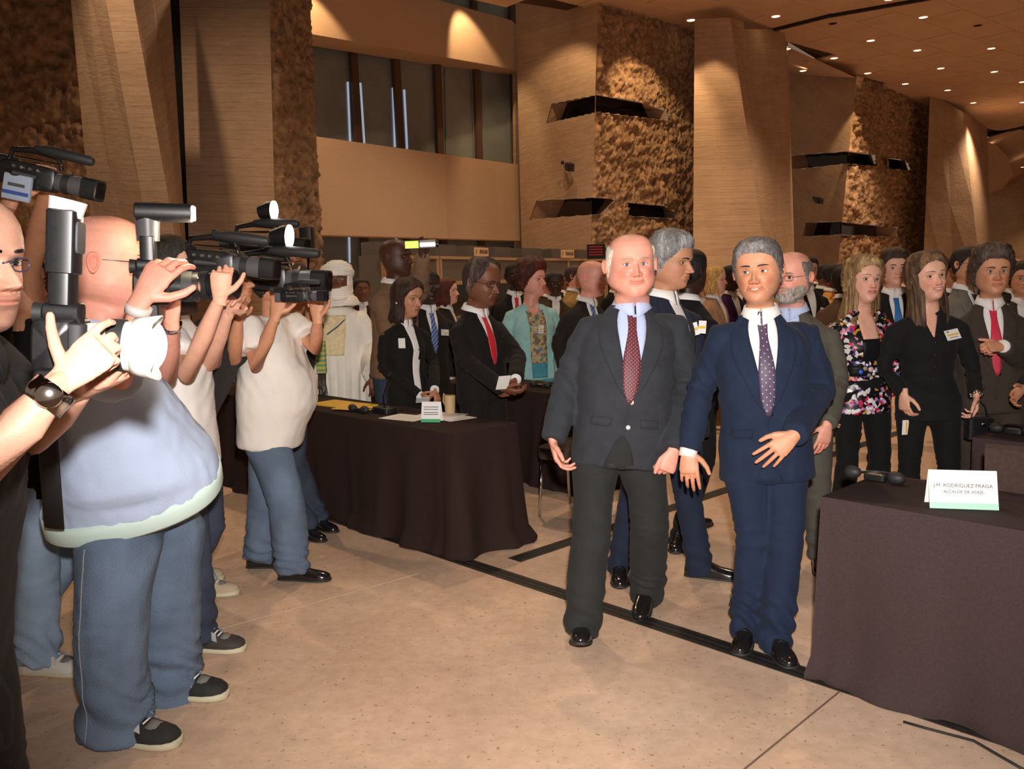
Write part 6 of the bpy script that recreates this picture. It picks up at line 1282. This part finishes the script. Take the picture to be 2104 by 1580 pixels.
# ---------------------------------------------------------------- tables
M_CLOTH = mat('dark_brown_tablecloth', srgb(50, 36, 32), .9, nscale=120, namt=.12, bump=.25, bscale=300, spec=.15)
M_CLOTHP = mat('plum_brown_tablecloth', srgb(66, 53, 53), .9, nscale=120, namt=.12, bump=.25, bscale=300, spec=.15)
ANG = math.atan2(DIR1[1], DIR1[0])
def table(c0, L, D, label, clabel, m=M_CLOTH, H=.745, away=DIR2, seed=0, group=None, ends=(1, 1), along=DIR1):
    "c0 front corner on the floor; runs along `along` for L and `away` for D"
    c0 = np.array([c0[0], c0[1], 0.]); e1, e2 = nz(along), nz(away); t = root('conference_table', c0 + e1 * L / 2 + e2 * D / 2, label, 'table', 'cloth-covered conference tables'); tm = mat('table_laminate', srgb(120, 90, 70), .5)
    mb = MB(); A = np.stack([e1, e2, UP]); mb.box((.01, .01, H - .035), (L - .01, D - .01, H - .004)); mb.v = [v @ A + c0 for v in mb.v]; mb.build('tabletop', tm, t, smooth=False)
    for a in (.08, L - .08):
        for b_ in (.07, D - .07): mb = MB(); q = c0 + e1 * a + e2 * b_; mb.tube([q, q + UP * (H - .035)], .016, 10); mb.build('leg', CHROME, t)
    pts = []; r = .02
    per = [(0, 0), (L, 0), (L, D), (0, D)]
    for i in range(4):
        a, b_ = np.array(per[i], float), np.array(per[(i + 1) % 4], float); n = max(6, int(np.linalg.norm(b_ - a) / .03)); d = nz(b_ - a)
        for j in range(n):
            q = a + (b_ - a) * j / n; k = min(j, n - j) / n * np.linalg.norm(b_ - a); pts.append((q, np.array([d[1], -d[0]]), k))
    P2 = np.array([p_[0] for p_ in pts]); N2 = np.array([p_[1] for p_ in pts]); Kd = np.array([p_[2] for p_ in pts]); n = len(pts)
    N3 = N2.copy()
    for _ in range(4): N3 = (np.roll(N3, 1, 0) + N3 + np.roll(N3, -1, 0)) / 3
    N3 /= np.linalg.norm(N3, axis=1)[:, None]; s_ = np.arange(n) * .03; rows = []
    for z in (H + .004, H + .002, H - .01, H - .05, H - .12, H - .22, H - .34, H - .46, H - .56, H - .64, H - .70, .025, .004):
        t_ = (H - z) / H; cr = np.exp(-(Kd / .10) ** 2); sw_ = s_ + .05 * t_ * np.sin(s_ * 3 + seed); w_ = t_ ** 1.1 * (.020 * np.sin(sw_ * 15 + seed + 1.5 * np.sin(s_ * 2.1)) + .016 * np.sin(s_ * 6.1 + 2 + seed) + .010 * (1 - np.abs(np.sin(sw_ * 11 + 2 * np.sin(s_ * 1.7 + seed)))) ** 2 * 3 + .010 * np.sin(s_ * 31 + seed) * cr) + cr * t_ * (.022 + .022 * np.sin(s_ * 60 + seed)) + .010 * t_ + (.03 * np.exp(-((z - .02) / .05) ** 2) * (1 + np.sin(s_ * 9)))
        o = P2 + N3 * (.006 + np.maximum(w_, -.004))[:, None]
        rows.append(c0 + o[:, :1] * e1 + o[:, 1:] * e2 + UP * z)
    mb = MB(); R_ = [rows[0] * .999 + (c0 + e1 * L / 2 + e2 * D / 2 + UP * (H + .004)) * .001] + rows[1:]
    mb.loft(R_, cap=True); mb.f = [f for f in mb.f if not (len(f) == 3 and (f[0] == len(R_) * n + 1 or f[1] == len(R_) * n + 1 or f[2] == len(R_) * n + 1))]
    o = mb.build('tablecloth', m, None, auto=60); tag(o, clabel, 'tablecloth', 'dark floor-length tablecloths'); return t
C0 = G(940, 1150)
C0 = np.array([*C0[:2], 0]) 
table(C0 - DIR1 * 2.6, 2.6, .50, 'conference table standing beside the cream-shirted cameraman', 'dark brown tablecloth hanging to the floor beside the cream-shirted cameraman', seed=1)
table(C0 - DIR1 * 5.5, 2.62, .50, 'conference table behind the bald photographer', 'dark brown tablecloth glimpsed behind the bald photographer', seed=4)
R0 = C0 + DIR2 * 1.62 - DIR1 * .45
table(R0 - DIR1 * 2.6, 2.6, .55, 'conference table in the second row behind the red-tied man', 'dark tablecloth in the second row behind the red-tied man', seed=2)
table(R0 - DIR1 * 5.5, 2.62, .55, 'conference table in the second row behind the robed man', 'dark tablecloth in the second row behind the robed man', seed=6)
T1 = G(1690, 1022, .745); T1[2] = 0
table(T1, 2.3, .52, 'conference table in the right foreground', 'plum brown tablecloth in the right foreground', m=M_CLOTHP, seed=3)
T2 = G(2000, 900, .745); T2[2] = 0
table(T2, 2.3, .55, 'conference table at the right edge behind the first', 'plum brown tablecloth on the further table at the right edge', m=M_CLOTHP, seed=5)
# things on the tables
def onT(px, py, z=.7495): return G(px, py, z)
def paper(px, py, w_, h_, m, label, rot=0, n=1, cat='paper', z=.75, name='paper_sheet', th=.0015):
    q = onT(px, py, z); mb = MB(); mb.box((-w_ / 2, -h_ / 2, 0), (w_ / 2, h_ / 2, th), ANG + rot, q); return tag(mb.build(name, m, None, smooth=False), label, cat)
FOL = mat('yellow_folder', srgb(240, 190, 50), .6)
paper(705, 832, .50, .24, FOL, 'bright yellow paper folder on the brown table beside cream shirt', .1, name='folder', cat='folder', th=.008)
paper(735, 838, .30, .21, FOL, 'second yellow sheet overlapping the folder near the microphone', .35, z=.759, name='folder', cat='folder', th=.003)
paper(835, 858, .30, .21, PAPER, 'white sheet on the table left of the name card', .2); paper(925, 857, .30, .21, PAPER, 'white sheet on the table right of the name card', -.1); paper(905, 853, .30, .21, PAPER, 'white sheet tucked behind the name card', .3, z=.7525)
paper(925, 776, .21, .28, PAPER, 'stack of papers on the second-row table', .1, z=.75, name='paper_stack', th=.03)
def namecard(q, w_, h_, d_, rz, label, lines, green, tilt=.04):
    r = root('name_card', q, label, 'name card', None); A = np.stack([np.array([math.cos(rz), math.sin(rz), 0]), np.array([-math.sin(rz), math.cos(rz), 0]), UP])
    def T(v): return np.asarray(v) @ A + q
    for nm, y0 in (('front_panel', -d_), ('back_panel', d_)):
        mb = MB(); v = np.array([(-w_ / 2, y0, 0), (w_ / 2, y0, 0), (w_ / 2, 0, h_), (-w_ / 2, 0, h_)]); o = .0015 * (1 if y0 < 0 else -1); mb.sheet(T(np.array([[v[0], v[1]], [v[3], v[2]]]).reshape(-1, 3)).reshape(2, 2, 3), .0015); p_ = mb.build(nm, PAPER, r, smooth=False)
        mb = MB(); b0 = v[0] * .999; k = .16; v2 = [v[0], v[1], v[1] + (v[2] - v[1]) * k, v[0] + (v[3] - v[0]) * k]; nn = np.array([0, -h_, d_ if 0 else 0.]); off = np.array([0, -.0025 if y0 < 0 else .0025, 0]); v2 = [x + off for x in v2]
        mb.sheet(T(np.array([[v2[0], v2[1]], [v2[3], v2[2]]]).reshape(-1, 3)).reshape(2, 2, 3), .001); mb.build('green_band', green, p_, smooth=False)
    sl = math.atan2(h_, d_)
    for (txt, size, up_) in lines:
        if txt:
            cu = bpy.data.curves.new('t', 'FONT'); cu.body = txt; cu.size = size; cu.align_x = 'CENTER'; cu.extrude = .0003; to = bpy.data.objects.new('t', cu); COL.objects.link(to); dg = bpy.context.evaluated_depsgraph_get(); me = bpy.data.meshes.new_from_object(to.evaluated_get(dg)); bpy.data.objects.remove(to)
            co = np.zeros(len(me.vertices) * 3); me.vertices.foreach_get('co', co); co = co.reshape(-1, 3); loc = np.stack([co[:, 0], -d_ + (co[:, 1] + up_) * math.cos(sl) - .003 - co[:, 2], (co[:, 1] + up_) * math.sin(sl)], 1); W = T(loc); me.vertices.foreach_set('co', W.ravel()); me.materials.clear(); me.materials.append(INK); put('lettering', me, r)
        else:
            mb = MB(); mb.box((-w_ * .38, -d_ + up_ * math.cos(sl) - .0035, up_ * math.sin(sl)), (w_ * .38, -d_ + up_ * math.cos(sl) - .002, up_ * math.sin(sl) + size)); mb.v = [T(v) for v in mb.v]; mb.build('print_line', INK, r, smooth=False)
    return r
INK = mat('grey_ink', srgb(80, 72, 72), .7); GRN = mat('pale_green_band', srgb(170, 215, 195), .6); GRN2 = mat('green_band_card', srgb(70, 165, 110), .6)
q = onT(1974, 1040); namecard(q + UP * .001, .232, .135, .045, ANG * .0 - .24, 'large white folded name card on the right foreground table', [('J.M. RODRIGUEZ FRAGA', .0185, .080), ('ALCALDE DE ADEJE', .0155, .058)], GRN)
q = onT(888, 866); namecard(q + UP * .001, .125, .125, .035, ANG * .25, 'white folded name card with green foot on the left table', [(None, .004, .095), (None, .004, .080), (None, .004, .060), (None, .004, .048)], GRN2)
q = G(446, 800, .75); namecard(q, .13, .12, .035, -.3, 'cream name card glimpsed between the photographers', [(None, .004, .08), (None, .004, .06)], GRN2)
def mic(px, py, head_px, label, h=.28):
    q = onT(px, py); r = root('desk_microphone', q, label, 'microphone'); mb = MB(); rbox(mb, q + UP * .02, (DIR1, DIR2, UP), (.085, .05, .02)); mb.build('base', BLACKP, r, auto=35)
    top = P(*head_px); a = q + UP * .04; mid = a + UP * .14; mb = MB(); pts = [a, a + UP * .09, a * .6 + top * .4 + UP * .06, top]; mb.tube(pts, [.005, .004, .004, .004], 8); mb.build('gooseneck', BLACKP, r); d = nz(pts[3] - pts[2]); mb = MB(); mb.tube([top, top + d * .05], [.009, .008], 10, dome=True); mb.build('capsule', BLACKP, r)
    mb = MB(); mb.tube([q + UP * .041 + DIR1 * .04, q + UP * .046 + DIR1 * .04], .012, 12); mb.build('button', GREYP, r)
mic(790, 848, (800, 772, 5.55), 'black gooseneck microphone on the left table by the yellow folder')
def headset(px, py, label, s_=1.0, z=.7495):
    q = onT(px, py, z); r = root('headset', q, label, 'headset'); mb = MB(); an = np.linspace(-.3, PI + .3, 18); mb.tube([q + DIR1 * .085 * s_ * math.cos(a) + DIR2 * .075 * s_ * math.sin(a) * 1.0 + UP * .012 for a in an], (.008, .004) if False else .006, 8); mb.build('headband', BLACKP, r)
    for m_ in (1, -1): c = q + DIR1 * .08 * m_ * s_ - DIR2 * .03 + UP * .025; mb = MB(); mb.tube([c - DIR1 * .012, c + DIR1 * .012], [.027, .024], 16, dome=True); mb.build('ear_pad', RUBBER, r)
    mb = MB(); rbox(mb, q + UP * .014 - DIR2 * .02, (DIR1, DIR2, UP), (.045, .022, .012)); o = mb.build('receiver', BLACKP, r, auto=35); mb = MB(); rbox(mb, q + UP * .027 - DIR2 * .02, (DIR1, DIR2, UP), (.03, .012, .0015)); mb.build('receiver_face', mat('bronze_label', srgb(120, 95, 70), .4), o)
headset(1803, 985, 'black interpreter headset lying on the right foreground table', 1.15); headset(2085, 890, 'black interpreter headset on the further right table'); headset(1115, 795, 'black headset on the second-row table behind the walking man'); headset(745, 846, 'black headset beside the yellow folder on the left table', .9)
q = onT(925, 850); r = root('paper_cup_jug', q, 'beige jug with curled handle on the left table', 'jug'); mb = MB(); M_J = mat('beige_ceramic', srgb(190, 160, 120), .5); mb.tube([q, q + UP * .01, q + UP * .06, q + UP * .11, q + UP * .125], [.030, .034, .036, .038, .040], 20); mb.build('bowl', M_J, r); mb = MB(); mb.tube([q + UP * .11 - DIR1 * .03, q + UP * .13 - DIR1 * .06, q + UP * .08 - DIR1 * .07, q + UP * .03 - DIR1 * .035], .005, 8); mb.build('handle', M_J, r)
r.name = 'jug'
# chairs
M_SEAT = mat('brown_chair_fabric', srgb(70, 52, 44), .9, nscale=60, namt=.15, bump=.3, bscale=200)
def chair(c, face_, label, sc=1.0):
    c = np.array([c[0], c[1], 0.]); f = nz(face_); s_ = np.array([-f[1], f[0], 0]); r = root('conference_chair', c, label, 'chair', 'brown upholstered chairs')
    W = lambda x, y, z: c + s_ * x + f * y + UP * z
    mb = MB(); rbox(mb, W(0, 0, .45), (s_, f, UP), (.24, .23, .04)); mb.build('seat', M_SEAT, r, auto=50)
    mb = MB(); rows = [[W(x * (1 - .1 * abs(z)), -.23 - .10 * z - .03 * (1 - (x / .23) ** 2) * -1, .55 + .36 * z) for x in np.linspace(-.23, .23, 11)] for z in np.linspace(0, 1, 8)]; mb.sheet(np.array(rows), .045); mb.build('backrest', M_SEAT, r, auto=60)
    for x in (-.22, .22):
        mb = MB(); mb.tube([W(x, .20, 0.0), W(x * .95, .17, .42)], .011, 10); mb.build('leg', CHROME, r); mb = MB(); mb.tube([W(x, -.24, 0.0), W(x, -.20, .42), W(x, -.22, .60)], .011, 10); mb.build('leg', CHROME, r)
chair(G(1190, 1060) + np.array([.02, .05, 0]), -DIR2 + DIR1 * .25, 'brown chair with chrome legs beside the walking white-haired man'); chair(T1 + DIR1 * .62 + DIR2 * .86, DIR2, 'brown chair behind the large name card')
# a black cable across the floor and one from the table
mb = MB(); mb.tube([G(1856, 1486) + UP * .006, G(1905, 1500) + UP * .006, G(2000, 1525) + UP * .006, G(2060, 1560) + UP * .006, G(2130, 1600) + UP * .006], .005, 8); tag(mb.build('cable', RUBBER), 'thin black cable on the floor under the right foreground table', 'cable')
# ---------------------------------------------------------------- interpreters' booths
M_BF = mat('booth_frame_beige', srgb(170, 140, 108), .6); M_BP = mat('booth_panel_grey', srgb(98, 90, 84), .9, nscale=60, namt=.1)
BT = 2.05
def bpt(px): # along the booths' front
    Y = np.interp(px, [790, 870, 1240, 1500, 1640], [13.8, 14.6, 21.0, 33, 37]); return P(px, 560, Y)
def booth(i, x0, x1, sign, label):
    a, b_ = bpt(x0), bpt(x1); a[2] = b_[2] = 0; e = nz(b_ - a); n = np.array([e[1], -e[0], 0]); L = np.linalg.norm(b_ - a) - .1; r = root('interpreter_booth', (a + b_) / 2, label, 'booth', 'interpreter booths'); A = np.stack([e, -n, UP])
    def bx(nm, lo, hi, m, parent=None): mb = MB(); mb.box(lo, hi); mb.v = [v @ A + a for v in mb.v]; return mb.build(nm, m, parent or r, smooth=False)
    k = 2; w_ = L / k
    for j in range(k):
        bx('lower_panel', (j * w_ + .03, -.0, .05), ((j + 1) * w_ - .03, .04, .95), M_BP); bx('window', (j * w_ + .03, .0, 1.0), ((j + 1) * w_ - .03, .02, 1.55), M_DGLASS); bx('upper_panel', (j * w_ + .03, -.0, 1.62), ((j + 1) * w_ - .03, .04, BT - .05), M_BP)
    for j in range(k + 1): bx('post', (j * w_ - .03, -.02, 0), (j * w_ + .03, .06, BT), M_BF)
    bx('top_rail', (-.03, -.03, BT - .05), (L + .03, .08, BT), M_BF); bx('middle_rail', (0, -.025, 1.55), (L, .05, 1.62), M_BF); bx('side_wall', (-.02, .06, 0), (.02, .5, BT), M_BP); bx('roof', (.03, .08, BT - .03), (L - .06, .5, BT), M_BP)
    for j in range(3): bx('air_vent_box', (L * (.08 + .34 * j), .25, BT), (L * (.08 + .34 * j) + L * .22, .55, BT + .22), M_BP)
    if sign:
        px, py, hw, hh, t = sign; c = PL(px, py, a + n * .1, b_ + n * .1); W_ = hw; sg = root('booth_sign', c, 'beige booth sign reading %s standing on the booth roof' % t, 'sign', None)
        c[2] = BT + .01 + hh; mb = MB(); mb.box((-hw, -.01, -hh), (hw, .01, hh)); mb.v = [v @ A + c for v in mb.v]; mb.build('board', mat('sign_board', srgb(214, 186, 148), .6), sg, smooth=False)
        cu = bpy.data.curves.new('t', 'FONT'); cu.body = t; cu.size = hh * 1.3; cu.align_x = 'CENTER'; cu.align_y = 'CENTER'; cu.extrude = .002; to = bpy.data.objects.new('t', cu); COL.objects.link(to); dg = bpy.context.evaluated_depsgraph_get(); me = bpy.data.meshes.new_from_object(to.evaluated_get(dg)); bpy.data.objects.remove(to)
        co = np.zeros(len(me.vertices) * 3); me.vertices.foreach_get('co', co); co = co.reshape(-1, 3); w0 = co[:, 0].max() - co[:, 0].min(); sx = hw * 1.75 / w0; v = np.stack([co[:, 0] * sx, -.013 - co[:, 2], co[:, 1]], 1) @ A + c; me.vertices.foreach_set('co', v.ravel()); me.materials.clear(); me.materials.append(mat('sign_ink', (.02, .015, .012), .6)); put('lettering', me, sg); sg.location = Vector(c) if False else sg.location
booth(0, 792, 905, None, 'grey-panelled interpreter booth behind the man filming')
booth(1, 905, 1080, (989, 518, .26, .078, '2     ENGLISH'), 'grey-panelled interpreter booth carrying the ENGLISH sign')
booth(2, 1080, 1246, (1166, 522, .28, .088, '3     FRANÇAIS'), 'grey-panelled interpreter booth carrying the FRANÇAIS sign')
booth(3, 1246, 1400, None, 'interpreter booth hidden behind the two front men'); booth(4, 1400, 1525, None, 'small distant booth between the two front men')
# lit red display on a booth roof
c = P(1225, 517, 20.2); r = root('message_display', c, 'black display panel with faint red letters on the booth roof', 'display'); mb = MB(); mb.box((-.21, -.02, -.165), (.21, .03, .165), math.radians(10), c); mb.build('panel', BLACKP, r, smooth=False)
RL = mat('red_led', (.5, .02, .02), .5, emit=.5)
for j in range(4):
    mb = MB()
    for i in range(9): mb.box((-.17 + i * .036, -.026, .10 - j * .06), (-.15 + i * .036, -.021, .12 - j * .06), math.radians(10), c)
    mb.build('led_row', RL, r, smooth=False)['kind'] = 'stuff'
# loudspeaker on its stand, wall fittings
r = root('loudspeaker', P(631, 560, 11.5), 'black loudspeaker on a stand left of the white turban', 'loudspeaker'); b0, b1 = P(616, 467, 11.5), P(647, 530, 11.5); mb = MB(); rbox(mb, (b0 + b1) / 2, (np.array([1, 0, 0]), np.array([0, 1, 0]), UP), ((b1 - b0)[0] / 2, .09, (b0 - b1)[2] / 2), .3); mb.build('cabinet', BLACKP, r, auto=35)
g = np.array([*((b0 + b1) / 2)[:2], 0]); mb = MB(); mb.tube([g + UP * .3, np.array([g[0], g[1], b1[2]])], .016, 10); mb.build('pole', BLACKP, r)
for i in range(3): a = 2 * PI * i / 3; mb = MB(); mb.tube([g + np.array([math.cos(a) * .4, math.sin(a) * .4, 0.01]), g + UP * .55], .010, 8); mb.build('leg', BLACKP, r)
for (px, py, Y, lab) in ((1170, 343, 24.35, 'small black wall camera on the block beside the glazed bay'), (1683, 412, 33.6, 'small black wall camera on the far block with slanting boards')):
    c = P(px, py, Y - .35); r = root('wall_camera', c, lab, 'camera'); mb = MB(); rbox(mb, c, (np.array([1, 0, 0]), nz((.3, -1, -.3)), nz((0, -.3, 1))), (.09, .16, .10)); mb.build('housing', BLACKP, r, auto=35); mb = MB(); mb.tube([c, c + np.array([-.10, .40, .06])], .03, 8); mb.build('bracket', BLACKP, r); mb = MB(); mb.tube([c + np.array([-.14, .05, .12]), c + np.array([-.22, .05, .13])], .05, 10); mb.build('lamp_head', BLACKP, r)
# ---------------------------------------------------------------- people further off
suit_front(1470, 9.0, 549, 55, 'blonde woman seen in profile between the two front men', 'light', (170, 130, 100), None, 'long', srgb(200, 150, 80), dict(fem=1, hlen=.05, hi=srgb(228, 184, 112), thick=.06))
suit_front(1448, 9.8, 560, -30, 'curly light-blonde woman left of the blonde profile', 'light', (90, 60, 50), None, 'short', srgb(214, 160, 90), dict(fem=1, thick=.13, curl=1))
suit_front(1503, 9.6, 545, 30, 'dark-skinned man in purple shirt just left of the smiling man', 'darker', (60, 30, 70), None, 'crew', srgb(22, 17, 15))
suit_front(1660, 9.2, 530, 10, 'dark-haired guest in black suit with badge behind the bearded man', 'tan', (34, 30, 28), None, 'short', srgb(50, 34, 26), badge=(.10, .30, .06, .05, -20))
suit_front(1694, 11.0, 542, 60, 'small distant man in profile with black suit right of the bearded man', 'brown', (34, 30, 28), None, 'crew', srgb(26, 20, 17), dict(glasses=(.1, .1, .1)))
N = NT('yellow_wax_print'); v = N.n('ShaderNodeTexVoronoi', i_Scale=14.0); N.l(N.n('ShaderNodeTexCoord').outputs['Object'], v.inputs['Vector']); sp = N.n('ShaderNodeSeparateColor'); N.l(v.outputs['Color'], sp.inputs[0]); cr = N.n('ShaderNodeValToRGB'); cr.color_ramp.interpolation = 'CONSTANT'; e = cr.color_ramp.elements; e[0].color = (*srgb(214, 150, 40), 1); e[1].position = .5; e[1].color = (*srgb(50, 70, 40), 1); x = e.new(.7); x.color = (*srgb(190, 80, 40), 1); N.l(sp.outputs[0], cr.inputs[0]); N.l(cr.outputs[0], N.b.inputs['Base Color']); _FM['suit_214_150_41'] = N.mt
suit_front(1712, 10.2, 543, 70, 'distant man in yellow patterned robe right of the bearded man', 'brown', (214, 150, 41), None, 'crew', srgb(26, 20, 17), dict(glasses=(.1, .1, .1)))
suit_front(1733, 8.2, 545, 150, 'dark-haired man in brown suit turned away behind the floral jacket', 'darker', (96, 70, 52), None, 'crew', srgb(24, 18, 16))
suit_front(1282, 11, 562, 40, 'distant man glimpsed just left of the white-haired man', 'tan', (50, 40, 36), None, 'short', srgb(60, 40, 30), res=.5)
suit_front(1765, 12, 540, 30, 'distant man above the blonde woman\'s shoulder', 'tan', (50, 40, 36), None, 'short', srgb(40, 30, 26), res=.5) if False else None
for i, (px, Y, top, yaw) in enumerate(((1682, 15, 545, 20), (1721, 16, 541, -30), (1438, 14, 553, 20), (1522, 13, 551, -20), (1866, 13, 545, 10), (1955, 15, 538, 0), (2025, 12, 535, 15), (2070, 14, 536, -10), (1262, 15, 563, 30), (1160, 15, 562, 20), (1790, 17, 541, 0))):
    suit_front(px, Y, top, yaw, ('tiny distant guest right of the bearded man', 'tiny distant guest left of the floral jacket', 'tiny distant guest left of the curly blonde', 'tiny distant guest left of the smiling man\'s ear', 'tiny distant guest between floral jacket and black blouse', 'tiny distant guest above the black blouse\'s badge', 'tiny distant guest left of the red tie\'s head', 'tiny distant guest right of the red tie\'s head', 'tiny distant guest beside the white hair', 'tiny distant guest beside the tan jacket', 'tiny distant guest over the floral jacket')[i], ('tan', 'brown', 'olive', 'light')[i % 4], ((40, 36, 34), (70, 56, 44), (30, 28, 28))[i % 3], None, 'crew', srgb(36, 28, 24), res=.5)
# someone out of frame at the right edge reaches in
p = Person(2230, 4.9, 500, yaw=-60, label='person at the right frame edge of whom only a dark sleeve and hand show', skin='tan', res=.6, vox=.016)
p.set(elR=P(2150, 755, 4.8), wrR=P(2102, 798, 4.72)); _suit2(p, (34, 32, 32), None, None, 'short', srgb(30, 24, 20), None, False, True, .16, .05, -.15, None, {}, True, .004, None); 

def slip(c, w_, h_, rz, rx, label, name='paper_slip', m=PAPER, cat='paper', stripe=False):
    Rm = np.array(Matrix.Rotation(rz, 3, 'Z') @ Matrix.Rotation(rx, 3, 'X')); mb = MB(); mb.box((-w_ / 2, -.0015, -h_ / 2), (w_ / 2, .0015, h_ / 2)); mb.v = [v @ Rm.T + c for v in mb.v]
    r = root(name, c, label, cat); mb.build('card', m, r, smooth=False)
    if stripe: mb = MB(); mb.box((-w_ * .1, -.003, -h_ * .42), (w_ * .08, -.001, h_ * .42)); mb.v = [v @ Rm.T + c for v in mb.v]; mb.build('yellow_stripe', YEL, r, smooth=False)
    return r
r = slip(P(1862, 878, 4.95), .048, .085, .1, .05, 'white badge card with yellow stripe hanging on a cord beside the black trousers', 'badge_card', cat='badge', stripe=True); mb = MB(); mb.tube([P(1863, 864, 4.95), P(1862, 840, 4.93), P(1858, 822, 4.92)], .002, 6); mb.build('cord', RUBBER, r)
slip(P(1034, 786, 5.48), .085, .10, .5, .5, 'white paper slip held by the man with crimson tie'); slip(P(868, 822, 6.1), .09, .08, .2, 1.0, 'white paper held by the woman in the black suit')
c = P(2012, 880, 4.86); r = root('handbag', c, 'small black handbag hanging from the hand with the silver bracelet', 'handbag'); mb = MB(); rbox(mb, c, (np.array([1, 0, 0]), np.array([0, 1, 0]), UP), (.075, .035, .06), .5); mb.build('bag_body', fabric('black_satin', (0, 0, 0)), r, auto=40)
mb = MB(); mb.tube([c + np.array([-.05, 0, .05]), c + np.array([-.03, 0, .13]), c + np.array([0, 0, .16]), c + np.array([.03, 0, .13]), c + np.array([.05, 0, .05])], .004, 6); mb.build('strap', RUBBER, r); mb = MB(); mb.tube([c + np.array([0, -.036, .03]), c + np.array([0, -.044, .03])], .012, 12); mb.build('clasp', CHROME, r)
